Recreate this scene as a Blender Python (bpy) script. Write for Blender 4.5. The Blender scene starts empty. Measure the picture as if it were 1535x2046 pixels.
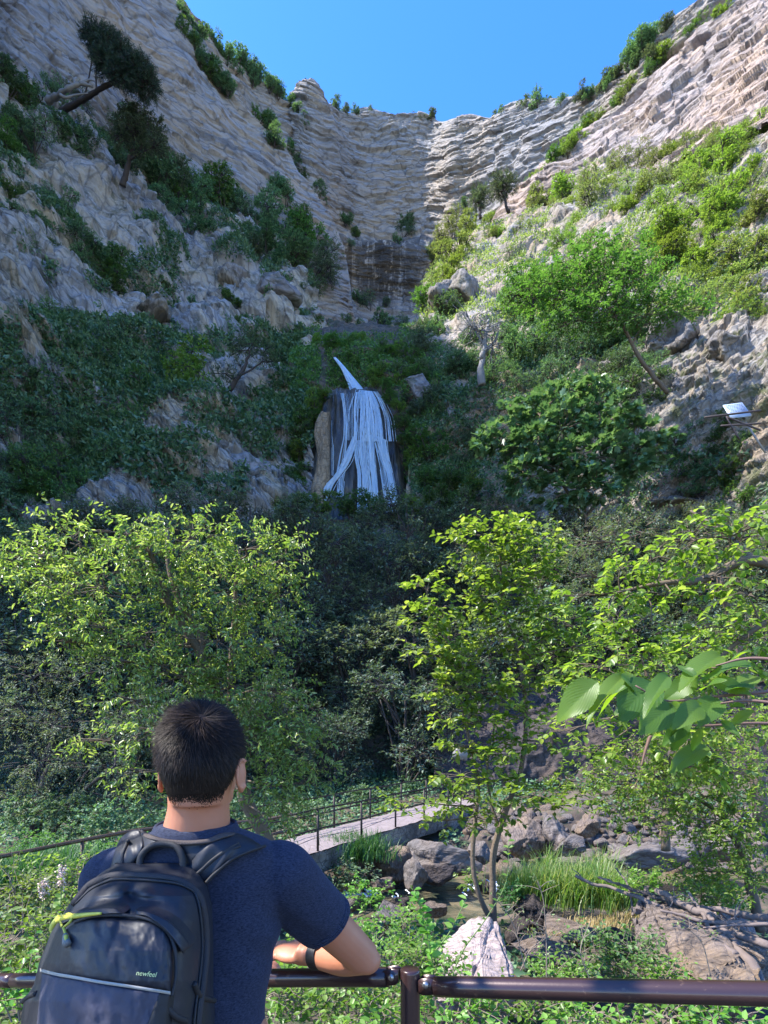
import bpy, math, random
import numpy as np
from mathutils import Vector, Matrix
from mathutils.bvhtree import BVHTree
S = bpy.context.scene
COL = S.collection
# ------------------------------------------------------------------ camera, world, sun, exposure
CAMZ = 1.62
cam_d = bpy.data.cameras.new('camera'); cam = bpy.data.objects.new('camera', cam_d); COL.objects.link(cam)
cam.location = (0, 0, CAMZ); cam.rotation_euler = (math.pi/2, 0, 0)
cam_d.sensor_fit = 'VERTICAL'; cam_d.sensor_height = 24; cam_d.lens = 24*1073/2046
cam_d.shift_y = 437/2046; cam_d.clip_start = .05; cam_d.clip_end = 3000
S.camera = cam
SUN_DIR = Vector((-.80, -.10, 1.10)).normalized()          # towards the sun
el = math.asin(SUN_DIR.z); az = math.atan2(SUN_DIR.x, SUN_DIR.y)
W = bpy.data.worlds.new('World'); S.world = W; W.use_nodes = True
nt = W.node_tree; bg = nt.nodes['Background']
sky = nt.nodes.new('ShaderNodeTexSky'); sky.sky_type = 'NISHITA'; sky.sun_disc = False
sky.sun_elevation = el; sky.sun_rotation = az
sky.air_density = 1.0; sky.dust_density = .3; sky.ozone_density = 3.0; sky.altitude = 900
hs = nt.nodes.new('ShaderNodeHueSaturation'); hs.inputs['Saturation'].default_value = 1.3; hs.inputs['Hue'].default_value = .512; hs.inputs['Value'].default_value = .93
nt.links.new(sky.outputs[0], hs.inputs['Color'])
tc = nt.nodes.new('ShaderNodeTexCoord'); nz = nt.nodes.new('ShaderNodeTexNoise'); nz.inputs['Scale'].default_value = 14; nz.inputs['Detail'].default_value = 8; nz.inputs['Roughness'].default_value = .68
mp = nt.nodes.new('ShaderNodeMapping'); mp.inputs['Scale'].default_value = (1.6, 1, .8); nt.links.new(tc.outputs['Generated'], mp.inputs[0]); nt.links.new(mp.outputs[0], nz.inputs['Vector'])
rp = nt.nodes.new('ShaderNodeValToRGB'); rp.color_ramp.elements[0].position = .685; rp.color_ramp.elements[1].position = .86; rp.color_ramp.elements[1].color = (.5, .5, .5, 1); nt.links.new(nz.outputs[0], rp.inputs[0])
wm_ = nt.nodes.new('ShaderNodeMix'); wm_.data_type = 'RGBA'; nt.links.new(rp.outputs[0], wm_.inputs[0]); nt.links.new(hs.outputs[0], wm_.inputs[6]); wm_.inputs[7].default_value = (2.2, 2.3, 2.5, 1)
nt.links.new(wm_.outputs[2], bg.inputs[0]); bg.inputs[1].default_value = .15
sl = bpy.data.lights.new('sun', 'SUN'); sl.energy = 2.75; sl.angle = math.radians(.55); sl.color = (1, .95, .87)
so = bpy.data.objects.new('sun', sl); COL.objects.link(so); so.location = (-40, 20, 90)
so.rotation_euler = SUN_DIR.to_track_quat('Z', 'Y').to_euler()
S.view_settings.view_transform = 'Standard'; S.view_settings.look = 'None'
S.view_settings.exposure = 2.15; S.view_settings.gamma = 1
S.render.engine = 'CYCLES'
S.cycles.use_denoising = True
S.cycles.max_bounces = 5; S.cycles.diffuse_bounces = 3; S.cycles.glossy_bounces = 2
S.cycles.transmission_bounces = 4; S.cycles.transparent_max_bounces = 4
S.cycles.caustics_reflective = False; S.cycles.caustics_refractive = False
S.cycles.sample_clamp_indirect = 6
F = 1073.0
def P(px, py, Y):                                         # a point at distance Y seen at photo position (px, py)
    return np.array([(px-767.5)/F*Y, Y, CAMZ+(1460-py)/F*Y])
def Wd(x, y, z): return np.array([x, y, z], float)
# ------------------------------------------------------------------ noise
def _h(ix, iy, iz, seed):
    n = (ix*374761393 + iy*668265263 + iz*1274126177 + seed*974634777) & 0xffffffff
    n = ((n ^ (n >> 13))*1274126177) & 0xffffffff
    n = ((n ^ (n >> 16))*2246822519) & 0xffffffff
    return ((n ^ (n >> 15)) & 0xffffff)/float(0xffffff)
def vnoise(p, seed=0):
    p = np.asarray(p, float); i = np.floor(p).astype(np.int64); f = p-i; f = f*f*(3-2*f)
    r = 0
    for dx in (0, 1):
        wx = f[:, 0] if dx else 1-f[:, 0]
        for dy in (0, 1):
            wy = f[:, 1] if dy else 1-f[:, 1]
            for dz in (0, 1):
                wz = f[:, 2] if dz else 1-f[:, 2]
                r = r + wx*wy*wz*_h(i[:, 0]+dx, i[:, 1]+dy, i[:, 2]+dz, seed)
    return r*2-1
def fbm(p, octv=4, seed=0, gain=.5, lac=2.03):
    p = np.asarray(p, float); a = 1; r = 0; s = 0
    for k in range(octv):
        r = r + a*vnoise(p, seed+k*17); s += a; a *= gain; p = p*lac+3.7
    return r/s
def blocks(t, s, h, L, seed):
    """each bed (row s/h) is broken into blocks of random length and protrusion"""
    r = np.floor(s/h).astype(np.int64); z = np.zeros_like(r); o = _h(r, z, z, seed)*7; ln = L*(.6+.9*_h(r, z, z+1, seed)); c = np.floor(t/ln+o).astype(np.int64)
    return _h(r, c, z+2, seed)*2-1, _h(r, c, z+3, seed)
def ridged(p, octv=4, seed=0, gain=.5):
    p = np.asarray(p, float); a = 1; r = 0; s = 0
    for k in range(octv):
        r = r + a*(1-2*np.abs(vnoise(p, seed+k*31))); s += a; a *= gain; p = p*2.05+1.3
    return r/s
# ------------------------------------------------------------------ mesh helpers
def mesh_np(name, V, Fs, mat=None, smooth=False, attrs=None):
    """V (n,3); Fs list of (m,k) index arrays"""
    V = np.asarray(V, np.float32); me = bpy.data.meshes.new(name)
    Fs = [np.asarray(f, np.int32) for f in Fs if len(f)]
    me.vertices.add(len(V)); me.vertices.foreach_set('co', V.ravel())
    nl = sum(f.size for f in Fs); nf = sum(len(f) for f in Fs)
    me.loops.add(nl); me.loops.foreach_set('vertex_index', np.concatenate([f.ravel() for f in Fs]))
    tot = np.concatenate([np.full(len(f), f.shape[1], np.int32) for f in Fs])
    st = np.concatenate([[0], np.cumsum(tot)[:-1]]).astype(np.int32)
    me.polygons.add(nf); me.polygons.foreach_set('loop_start', st); me.polygons.foreach_set('loop_total', tot)
    if smooth: me.polygons.foreach_set('use_smooth', np.ones(nf, bool))
    for k, (typ, arr) in (attrs or {}).items():
        a = me.attributes.new(k, typ, 'POINT')
        a.data.foreach_set('vector' if typ == 'FLOAT_VECTOR' else 'value', np.asarray(arr, np.float32).ravel())
    me.update(calc_edges=True); me.validate()
    for m in (mat if isinstance(mat, (list, tuple)) else [mat] if mat else []): me.materials.append(m)
    return me
def ob(name, me, parent=None, label=None, cat=None, group=None, kind=None, loc=None):
    o = bpy.data.objects.new(name, me); COL.objects.link(o)
    if parent: o.parent = parent
    if loc is not None: o.location = loc
    if label: o['label'] = label
    if cat: o['category'] = cat
    if group: o['group'] = group
    if kind: o['kind'] = kind
    return o
def thing(name, label, cat, loc=(0, 0, 0), group=None): return ob(name, None, None, label, cat, group, None, loc)
def grid_faces(nu, nv, close=False):
    i, j = np.meshgrid(np.arange(nv-1), np.arange(nu if close else nu-1), indexing='ij')
    a = i*nu+j; b = i*nu+(j+1) % nu
    return np.stack([a, b, b+nu, a+nu], -1).reshape(-1, 4)
class Acc:
    """collects pieces of geometry for one mesh"""
    def __init__(s): s.v = []; s.f = {}; s.n = 0
    def add(s, V, *Fs):
        V = np.asarray(V, float).reshape(-1, 3)
        for f in Fs:
            f = np.asarray(f, np.int64)
            if f.size: s.f.setdefault(f.shape[1], []).append(f+s.n)
        s.v.append(V); s.n += len(V)
    def arrays(s):
        if not s.v: return np.zeros((0, 3)), []
        return np.concatenate(s.v), [np.concatenate(x) for x in s.f.values()]
    def mesh(s, name, mat=None, smooth=False):
        V, Fs = s.arrays(); return mesh_np(name, V, Fs, mat, smooth)
def unit(a): return a/np.maximum(np.linalg.norm(a, axis=-1, keepdims=True), 1e-9)
def smooth_path(pts, n):
    pts = np.asarray(pts, float); m = len(pts)
    if m == 2: t = np.linspace(0, 1, n)[:, None]; return pts[0]*(1-t)+pts[1]*t
    q = np.vstack([2*pts[0]-pts[1], pts, 2*pts[-1]-pts[-2]])
    t = np.linspace(0, m-1-1e-6, n); i = t.astype(int); f = (t-i)[:, None]
    a, b, c, d = q[i], q[i+1], q[i+2], q[i+3]
    return .5*((2*b)+(-a+c)*f+(2*a-5*b+4*c-d)*f*f+(-a+3*b-3*c+d)*f**3)
def tube(acc, path, rad, k=8, caps=True, ell=None):
    path = np.asarray(path, float); n = len(path); rad = np.broadcast_to(np.asarray(rad, float), (n,))
    t = unit(np.gradient(path, axis=0)); up = np.array([0, 0, 1.]) if abs(t[0][2]) < .9 else np.array([1., 0, 0])
    s = unit(np.cross(t[0], up)); rings = []
    ang = np.linspace(0, 2*np.pi, k, endpoint=False)
    for i in range(n):
        s = s-t[i]*np.dot(s, t[i]); s = s/max(np.linalg.norm(s), 1e-9); b = np.cross(t[i], s)
        rings.append(path[i]+rad[i]*(np.cos(ang)[:, None]*s+np.sin(ang)[:, None]*b))
    V = np.concatenate(rings); Fq = grid_faces(k, n, True)
    if caps:
        V = np.vstack([V, path[0], path[-1]]); a = np.arange(k); b = (a+1) % k
        acc.add(V, Fq, np.stack([b, a, np.full(k, n*k)], -1), np.stack([a+(n-1)*k, b+(n-1)*k, np.full(k, n*k+1)], -1))
    else: acc.add(V, Fq)
def segs(acc, p0, p1, r0, r1):
    """many straight 3-sided tapered twigs"""
    p0 = np.asarray(p0); p1 = np.asarray(p1); n = len(p0)
    if n == 0: return
    d = unit(p1-p0); up = np.where(np.abs(d[:, 2:3]) < .9, np.array([[0, 0, 1.]]), np.array([[1., 0, 0]]))
    s = unit(np.cross(d, up)); b = np.cross(d, s)
    r0 = np.broadcast_to(r0, (n,)); r1 = np.broadcast_to(r1, (n,)); V = np.zeros((n, 6, 3))
    for k in range(3):
        a = k*2*np.pi/3; o = np.cos(a)*s+np.sin(a)*b
        V[:, k] = p0+o*r0[:, None]; V[:, 3+k] = p1+o*r1[:, None]
    base = np.arange(n)[:, None]*6
    for k in range(3):
        q = np.array([k, (k+1) % 3, 3+(k+1) % 3, 3+k]); acc.f.setdefault(4, []).append(base+q+acc.n)
    acc.v.append(V.reshape(-1, 3)); acc.n += n*6
# leaf templates: x across, y along, z up
LT = {
 'tri': (np.array([[0, 0, 0], [.5, .42, .12], [0, 1, 0], [-.5, .42, .12]]), np.array([[0, 1, 2], [0, 2, 3]])),
 'oval': (np.array([[0, 0, 0], [.42, .22, .1], [.45, .62, .08], [0, 1, -.1], [-.45, .62, .08], [-.42, .22, .1]]), np.array([[0, 1, 2, 3], [0, 3, 4, 5]])),
 'lobe': (np.array([[0, 0, 0], [.3, .12, .05], [.62, .45, .06], [.3, .52, .02], [.36, .85, .05], [.1, .7, 0], [0, 1.05, -.1],
                    [-.1, .7, 0], [-.36, .85, .05], [-.3, .52, .02], [-.62, .45, .06], [-.3, .12, .05]]),
          np.array([[0, 1, 2, 3], [0, 3, 4, 5], [0, 5, 6, 7], [0, 7, 8, 9], [0, 9, 10, 11]])),
}
def leaves(acc, pos, d, nrm, L, Wf, kind='oval'):
    n = len(pos)
    if n == 0: return
    T, Fc = LT[kind]; d = unit(d); s = unit(np.cross(d, nrm)); u = np.cross(s, d)
    L = np.broadcast_to(L, (n,)); Wd_ = L*Wf
    V = pos[:, None]+T[None, :, 0:1]*s[:, None]*Wd_[:, None, None]+T[None, :, 1:2]*d[:, None]*L[:, None, None]+T[None, :, 2:3]*u[:, None]*L[:, None, None]
    k = len(T); idx = (np.arange(n)[:, None, None]*k+Fc[None]).reshape(-1, Fc.shape[1])
    acc.v.append(V.reshape(-1, 3)); acc.f.setdefault(Fc.shape[1], []).append(idx+acc.n); acc.n += n*k
def sprays(rng, lacc, tacc, p, d, L, nleaf, leaf, wf, kind='oval', droop=.25, twig_r=.004, upj=.45, fwd=.45):
    """p,d (n,3) twigs; leaves set alternately along both sides"""
    n = len(p)
    if n == 0: return
    d = unit(d); L = np.broadcast_to(L, (n,))
    mid = p+d*(L*.5)[:, None]; end = mid+unit(d+np.array([0, 0, -droop]))*(L*.5)[:, None]
    if tacc is not None:
        segs(tacc, p, mid, twig_r, twig_r*.7); segs(tacc, mid, end, twig_r*.7, twig_r*.35)
    t = np.tile((np.arange(nleaf)+.6)/nleaf, n)+rng.uniform(-.04, .04, n*nleaf)
    I = np.repeat(np.arange(n), nleaf); side = np.tile(np.where(np.arange(nleaf) % 2 == 0, 1., -1.), n)
    t2 = t[:, None]; pos = np.where(t2 < .5, p[I]+(mid-p)[I]*t2*2, mid[I]+(end-mid)[I]*(t2*2-1))
    dd = unit((end-p)[I]); up = np.array([0, 0, 1.])+rng.normal(0, upj, (len(I), 3)); sd = unit(np.cross(dd, up))
    ld = dd*fwd+sd*side[:, None]+rng.normal(0, .22, (len(I), 3)); ld[:, 2] -= droop*.6
    ln = leaf*rng.uniform(.6, 1.15, len(I))*np.where(t > .9, .8, 1)
    leaves(lacc, pos, ld, up, ln, wf, kind)
def rdir(rng, n):
    v = rng.normal(0, 1, (n, 3)); return unit(v)
# ------------------------------------------------------------------ material helpers
class M_:
    def __init__(s, name):
        s.m = bpy.data.materials.new(name); s.m.use_nodes = True; s.t = s.m.node_tree
        s.bs = s.t.nodes['Principled BSDF']; s.out = s.t.nodes['Material Output']
    def n(s, typ, **kw):
        x = s.t.nodes.new('ShaderNode'+typ)
        for k, v in kw.items():
            if k.startswith('i_'):
                key = k[2:]; key = int(key) if key.isdigit() else key.replace('_', ' ')
                if isinstance(v, bpy.types.NodeSocket): s.t.links.new(v, x.inputs[key])
                else: x.inputs[key].default_value = v
            else: setattr(x, k, v)
        return x
    def l(s, a, b): s.t.links.new(a, b)
    def ramp(s, fac, stops):
        r = s.n('ValToRGB'); s.l(fac, r.inputs[0]); e = r.color_ramp.elements
        while len(e) < len(stops): e.new(.5)
        for q, (p, c) in zip(e, stops): q.position = p; q.color = (*c, 1) if len(c) == 3 else c
        return r.outputs[0]
    def mix(s, fac, a, b, typ='MIX'):
        x = s.n('Mix', data_type='RGBA', blend_type=typ)
        for v, i in ((fac, 0), (a, 6), (b, 7)):
            if isinstance(v, bpy.types.NodeSocket): s.l(v, x.inputs[i])
            else: x.inputs[i].default_value = v if i == 0 else (*v, 1)
        return x.outputs[2]
    def math(s, op, a, b=0., c=0.):
        x = s.n('Math', operation=op)
        for v, i in ((a, 0), (b, 1), (c, 2)):
            if isinstance(v, bpy.types.NodeSocket): s.l(v, x.inputs[i])
            else: x.inputs[i].default_value = v
        return x.outputs[0]
    def noise(s, vec, scale, detail=5, rough=.55, dist=0):
        x = s.n('TexNoise'); x.inputs['Scale'].default_value = scale; x.inputs['Detail'].default_value = detail
        x.inputs['Roughness'].default_value = rough; x.inputs['Distortion'].default_value = dist
        if vec is not None: s.l(vec, x.inputs['Vector'])
        return x.outputs[0]
    def mapping(s, vec, scale=(1, 1, 1), rot=(0, 0, 0)):
        x = s.n('Mapping'); s.l(vec, x.inputs[0]); x.inputs['Scale'].default_value = scale; x.inputs['Rotation'].default_value = rot
        return x.outputs[0]
    def bump(s, h, strength=.5, dist=.1, nrm=None):
        x = s.n('Bump'); s.l(h, x.inputs['Height']); x.inputs['Strength'].default_value = strength; x.inputs['Distance'].default_value = dist
        if nrm: s.l(nrm, x.inputs['Normal'])
        return x.outputs[0]
    def obj(s): return s.n('TexCoord').outputs['Object']
def simple(name, col, rough=.6, metal=0, bump=None, spec=.5, var=.0, vscale=5):
    m = M_(name); m.bs.inputs['Roughness'].default_value = rough; m.bs.inputs['Metallic'].default_value = metal
    m.bs.inputs['Specular IOR Level'].default_value = spec
    if var:
        n = m.noise(m.obj(), vscale); m.l(m.mix(n, tuple(c*(1-var) for c in col), tuple(min(1, c*(1+var)) for c in col)), m.bs.inputs['Base Color'])
    else: m.bs.inputs['Base Color'].default_value = (*col, 1)
    if bump: m.l(m.bump(m.noise(m.obj(), bump[0], 6), bump[1], bump[2]), m.bs.inputs['Normal'])
    return m.m
def leafmat(name, c0, c1, c2, trans=.45, rough=.42, tcol=None, spec=.5):
    m = M_(name); g = m.n('NewGeometry'); oi = m.n('ObjectInfo')
    c = m.ramp(g.outputs['Random Per Island'], [(0, c0), (.55, c1), (1, c2)])
    k = m.math('MULTIPLY_ADD', oi.outputs['Random'], .5, .75)
    hv = m.n('HueSaturation'); m.l(c, hv.inputs['Color']); m.l(k, hv.inputs['Value'])
    hue = m.math('MULTIPLY_ADD', oi.outputs['Random'], .03, .485); m.l(hue, hv.inputs['Hue']); c = hv.outputs[0]
    m.l(c, m.bs.inputs['Base Color']); m.bs.inputs['Roughness'].default_value = rough; m.bs.inputs['Specular IOR Level'].default_value = spec
    tr = m.n('BsdfTranslucent'); tc = m.mix(1., c, tcol or (1.6, 1.6, .7), 'MULTIPLY'); m.l(tc, tr.inputs[0])
    mx = m.n('MixShader'); mx.inputs[0].default_value = trans; m.l(m.bs.outputs[0], mx.inputs[1]); m.l(tr.outputs[0], mx.inputs[2])
    m.l(mx.outputs[0], m.out.inputs[0]); return m.m
def rockmat(name, grey, tan, dark, bs=1., bump=.6, bdist=.25, stains=0., attr=True, lich=None, crack=.6, pale=None):
    """stratified limestone; the 'bed' attribute runs along (x) and across (y) the beds"""
    m = M_(name); o = m.obj(); bed = m.n('Attribute', attribute_name='bed').outputs['Vector'] if attr else o
    st = m.mapping(bed, (.12*bs, 1.0*bs, .3*bs)); fine = m.mapping(bed, (.5*bs, 3.2*bs, 1.*bs))
    n1 = m.noise(st, 1.0, 6, .62, .4); n2 = m.noise(o, .09*bs, 4, .55, .5); n3 = m.noise(fine, 1.3, 7, .65)
    c = m.mix(m.ramp(n2, [(.40, (0, 0, 0)), (.62, (1, 1, 1))]), grey, tan)
    c = m.mix(m.math('MULTIPLY', m.ramp(n3, [(.35, (1, 1, 1)), (.55, (0, 0, 0))]), .55), c, dark)
    if attr:
        bk = m.n('Attribute', attribute_name='blk').outputs['Fac']; c = m.mix(m.ramp(bk, [(.55, (0, 0, 0)), (.95, (.75, .75, .75))]), c, tan); c = m.mix(m.ramp(bk, [(.0, (.6, .6, .6)), (.25, (0, 0, 0))]), c, tuple(x*.62 for x in grey))
    if pale: c = m.mix(m.ramp(m.noise(o, .35*bs, 6, .6, .6), [(.55, (0, 0, 0)), (.68, (.8, .8, .8))]), c, pale)
    c = m.mix(m.math('MULTIPLY', m.ramp(n1, [(.36, (1, 1, 1)), (.43, (0, 0, 0))]), crack), c, tuple(x*.45 for x in dark))
    vo = m.n('TexVoronoi', feature='DISTANCE_TO_EDGE'); m.l(m.mapping(m.mix(.12, bed, m.n('TexNoise', i_Vector=o, i_Scale=1.2*bs, i_Detail=4.).outputs['Color']), (.55*bs, 1.7*bs, .8*bs)), vo.inputs['Vector']); vo.inputs['Scale'].default_value = 1.
    ck = m.ramp(vo.outputs['Distance'], [(0, (1, 1, 1)), (.07, (0, 0, 0))]); c = m.mix(m.math('MULTIPLY', ck, .45), c, tuple(x*.4 for x in dark))  # crack lines, with the shadow between blocks painted into the colour
    if stains:
        vs = m.noise(m.mapping(o, (1.7*bs, 1.7*bs, .10*bs)), 1.0, 5, .7); am = m.n('Attribute', attribute_name='wet').outputs['Fac']
        k = m.math('MULTIPLY', m.ramp(vs, [(.40, (0, 0, 0)), (.50, (1, 1, 1))]), am); c = m.mix(m.math('MULTIPLY', k, stains), c, (.035, .03, .026))
    if lich: c = m.mix(m.math('MULTIPLY', m.ramp(m.noise(o, .5*bs, 6, .7, 1), [(.52, (0, 0, 0)), (.62, (1, 1, 1))]), lich[1]), c, lich[0])
    m.l(c, m.bs.inputs['Base Color']); m.bs.inputs['Roughness'].default_value = .9; m.bs.inputs['Specular IOR Level'].default_value = .25
    hgt = m.math('ADD', m.math('MULTIPLY', n1, .8), m.math('MULTIPLY', n3, .6)); hgt = m.math('SUBTRACT', hgt, m.math('MULTIPLY', ck, .12)); hgt = m.math('ADD', hgt, m.math('MULTIPLY', m.noise(o, 1.6*bs, 8, .7), .5))
    m.l(m.bump(hgt, bump, bdist), m.bs.inputs['Normal']); return m.m
# ------------------------------------------------------------------ terrain: gorge walls and slopes
M_cliff = rockmat('cliff_limestone', (.31, .305, .31), (.40, .335, .27), (.12, .115, .115), bs=.36, bump=1., bdist=1.1, stains=.9, crack=.55)
M_cliffR = rockmat('cliff_pinkish', (.33, .305, .30), (.44, .335, .27), (.17, .14, .14), bs=.4, bump=1., bdist=1.1, crack=.6)
M_crag = rockmat('crag_limestone', (.32, .315, .32), (.44, .37, .27), (.10, .09, .08), bs=.9, bump=1., bdist=.6, crack=.7, pale=(.42, .41, .42), lich=((.035, .05, .02), .55))
M_slopeR = rockmat('slope_rock', (.34, .32, .30), (.36, .28, .20), (.12, .10, .08), bs=1., bump=1., bdist=.5, crack=.6, lich=((.09, .11, .035), .75))
M_soil = rockmat('dark_soil', (.10, .085, .07), (.13, .10, .07), (.04, .032, .025), bs=1.4, bump=1., bdist=.2, crack=.5, lich=((.03, .05, .018), .8), attr=False)
def cmat(m, n):
    t = np.linspace(0, m-1-1e-9, n); i = t.astype(int); f = t-i; C = np.zeros((n, m))
    w = [.5*(-f+2*f*f-f**3), .5*(2-5*f*f+3*f**3), .5*(f+4*f*f-3*f**3), .5*(-f*f+f**3)]
    for k in range(4):
        j = i+k-1
        for a in range(n):
            jj = j[a]
            if jj < 0: C[a, 0] += 2*w[k][a]; C[a, min(1, m-1)] -= w[k][a]
            elif jj > m-1: C[a, m-1] += 2*w[k][a]; C[a, m-2] -= w[k][a]
            else: C[a, jj] += w[k][a]
    return C
_gx = np.array([-900, -300, 200, 450, 650, 760, 900, 1000, 1200, 1500, 2300]); _gs = np.array([.7, .75, .85, .75, .45, .08, -.12, -.45, -.68, -.75, -.7])
_xs = np.linspace(-900, 2300, 1601); _G = np.concatenate([[0], np.cumsum(np.interp(_xs[1:], _gx, _gs)*2)])
BVHV, BVHF, BVHN = [], [], [0]
PATCH = {}
def proj(G):
    Y = np.maximum(G[..., 1], 4.); return 767.5+G[..., 0]/Y*F, 1460-(G[..., 2]-CAMZ)/Y*F
def patch(name, rows, nu, nv, mat, kY, a_bed=1.2, a_big=3., s_big=.06, a_mid=1., s_mid=.25, seed=0, rdg=0., topfix=0, back=None, kind='structure', label=None, cat=None, wet=None, vsp=None, edge=None, BS=(2.6, 9., 1.)):
    R = np.array([[p for p in r] for r in rows]); Cv = cmat(R.shape[0], nv); Cu = cmat(R.shape[1], nu)
    if vsp is not None:   # denser rows where asked
        Cv = cmat(R.shape[0], 401)[np.round(np.interp(np.linspace(0, 1, nv), *vsp)*400).astype(int)]
    G = np.einsum('ai,ijk,bj->abk', Cv, R, Cu)
    lo = G[::max(1, nv//26), ::max(1, nu//40)]; h, w = lo.shape[:2]
    BVHV.append(lo.reshape(-1, 3)); BVHF.append(grid_faces(w, h)+BVHN[0]); BVHN[0] += h*w
    N = unit(np.cross(np.gradient(G, axis=1), np.gradient(G, axis=0))); c = G-np.array([0, 0, CAMZ])
    N = N*np.where((N*c).sum(-1, keepdims=True) > 0, -1, 1)
    px, py = proj(G); px = np.clip(px, -880, 2280); k = kY/F
    s = (np.interp(px, _xs, _G)-py)*k; t = px*k*1.2; bed = np.stack([t, s, np.full_like(s, seed*3.)], -1).reshape(-1, 3)
    g = G.reshape(-1, 3); q = bed*np.array([.07, .42, 1]); warp = fbm(g*.04, 3, seed+5)*.55; q[:, 1] += warp
    d = a_bed*(fbm(q, 5, seed, .6)+.6*np.abs(fbm(q*np.array([1.5, 2.6, 1]), 3, seed+9)))
    B1, C1 = blocks(bed[:, 0]+warp*2, q[:, 1]/.42, BS[0], BS[1], seed); B2, C2 = blocks(bed[:, 0]+warp, q[:, 1]/.42+fbm(g*.5, 2, seed+4)*.3, BS[0]*.36, BS[1]*.45, seed+1)
    d = d*.28+a_bed*BS[2]*(.55*B1+.42*B2)
    d += a_big*fbm(g*s_big, 3, seed+1)+a_mid*fbm(g*s_mid*np.array([1, 1, .8]), 4, seed+2, .55)
    if rdg: d += rdg*ridged(g*s_mid*.6, 4, seed+3)
    d = d.reshape(nv, nu)
    if edge is not None: d[:edge] *= np.linspace(.15, 1, edge)[:, None]
    G2 = G+N*d[..., None]
    V = G2.reshape(-1, 3); Fq = grid_faces(nu, nv); at = {'bed': ('FLOAT_VECTOR', bed)}
    at['blk'] = ('FLOAT', C1*.35+C2*.65); wv = np.zeros(len(V)) if wet is None else wet(px, py).ravel()
    if back is not None:   # thickness behind the top edge
        top = G2[0]; rows2 = [top+np.array(back)*q for q in (.12, .4, 1.)]; dn = top+np.array(back)*1.05; dn[:, 2] = dn[:, 2]*.2; rows2.append(dn)
        B = np.stack([top]+rows2); B[1:4, :, 2] += fbm((B[1:4]*.1).reshape(-1, 3), 3, seed+8).reshape(3, -1)*1.2
        Fb = grid_faces(nu, 5); n0 = len(V); V = np.vstack([V, B.reshape(-1, 3)]); Fq = np.vstack([Fq, Fb+n0])
        bed = np.vstack([bed, np.tile(bed[:nu], (5, 1))]); at['blk'] = ('FLOAT', np.concatenate([at['blk'][1], np.full(5*nu, .5)])); at['bed'] = ('FLOAT_VECTOR', bed); wv = np.concatenate([wv, np.zeros(5*nu)])
    at['wet'] = ('FLOAT', wv)
    me = mesh_np(name, V, [Fq], mat, False, at)
    o = ob(name, me, kind=kind, label=label, cat=cat); PATCH[name] = G2; return o
def wet_c(px, py): return np.clip((py-462)/18, 0, 1)*np.clip(1-np.abs(px-765)/150, 0, 1)**.6*np.clip((640-py)/60, 0, 1)*1.0
sk = [(330, -60, 112), (380, 22, 118), (440, 95, 125), (500, 140, 130), (560, 196, 136), (583, 200, 139), (600, 174, 138), (626, 160, 138), (652, 205, 142), (700, 226, 150), (730, 214, 153),
      (790, 232, 156), (850, 228, 155), (880, 243, 152), (905, 238, 148), (940, 228, 146), (985, 236, 142), (1020, 206, 138), (1090, 197, 132), (1160, 190, 126), (1200, 165, 122), (1248, 130, 116), (1262, 92, 112), (1330, 42, 108), (1400, 5, 104), (1560, -80, 98)]
def rowat(base, pyf, yf): return [P(x, pyf(x, y), Y*yf(x)) for x, y, Y in base]
def ledge(x): return .93 if 640 < x < 880 else .97
patch('gorge_head_cliff', [rowat(sk, lambda x, y: y, lambda x: 1), rowat(sk, lambda x, y: y+(480-y)*.35, lambda x: 1.0), rowat(sk, lambda x, y: y+(480-y)*.8, lambda x: 1.0),
      rowat(sk, lambda x, y: 468, lambda x: .985), rowat(sk, lambda x, y: 490, lambda x: ledge(x)), rowat(sk, lambda x, y: 610, lambda x: ledge(x)), rowat(sk, lambda x, y: 760, lambda x: .84)],
      760, 620, M_cliff, 145, a_bed=.95, BS=(1.5, 9., .8), a_big=3.5, s_big=.05, a_mid=1.1, s_mid=.16, seed=3, back=(0, 26, 5), wet=wet_c, edge=10)
# near left wall: its right edge drops diagonally; unseen run towards the viewer added and shaped to shade the hill
patch('left_cliff', [[Wd(-46, 15, 12), Wd(-49, 23, 86), Wd(-53, 44, 122), P(60, -360, 78), P(220, -120, 92), P(375, 24, 108), P(465, 185, 112), P(565, 290, 117), P(600, 350, 118), P(650, 425, 121), P(692, 520, 122), P(708, 640, 122)],
      [Wd(-42, 15, 10), Wd(-45, 23, 50), Wd(-48, 44, 75), P(20, -60, 72), P(190, 60, 84), P(330, 180, 98), P(430, 300, 106), P(530, 400, 111), P(580, 450, 113), P(630, 500, 116), P(675, 570, 118), P(700, 660, 119)],
      [Wd(-39, 16, 8), Wd(-42, 24, 16), Wd(-44, 44, 30), P(0, 160, 66), P(150, 290, 76), P(280, 420, 90), P(390, 500, 98), P(490, 560, 104), P(550, 590, 108), P(610, 610, 112), P(660, 640, 115), P(690, 680, 117)],
      [Wd(-37, 17, -4), Wd(-39, 25, 0), Wd(-41, 44, 8), P(0, 420, 60), P(150, 560, 66), P(280, 640, 78), P(390, 680, 88), P(490, 700, 96), P(550, 710, 100), P(610, 720, 105), P(660, 730, 110), P(690, 740, 113)]],
      720, 460, M_cliff, 100, a_bed=.8, BS=(1.35, 8., .85), a_big=3., s_big=.06, a_mid=.8, s_mid=.2, seed=11, back=(-14, 6, 3), edge=8)
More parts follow.
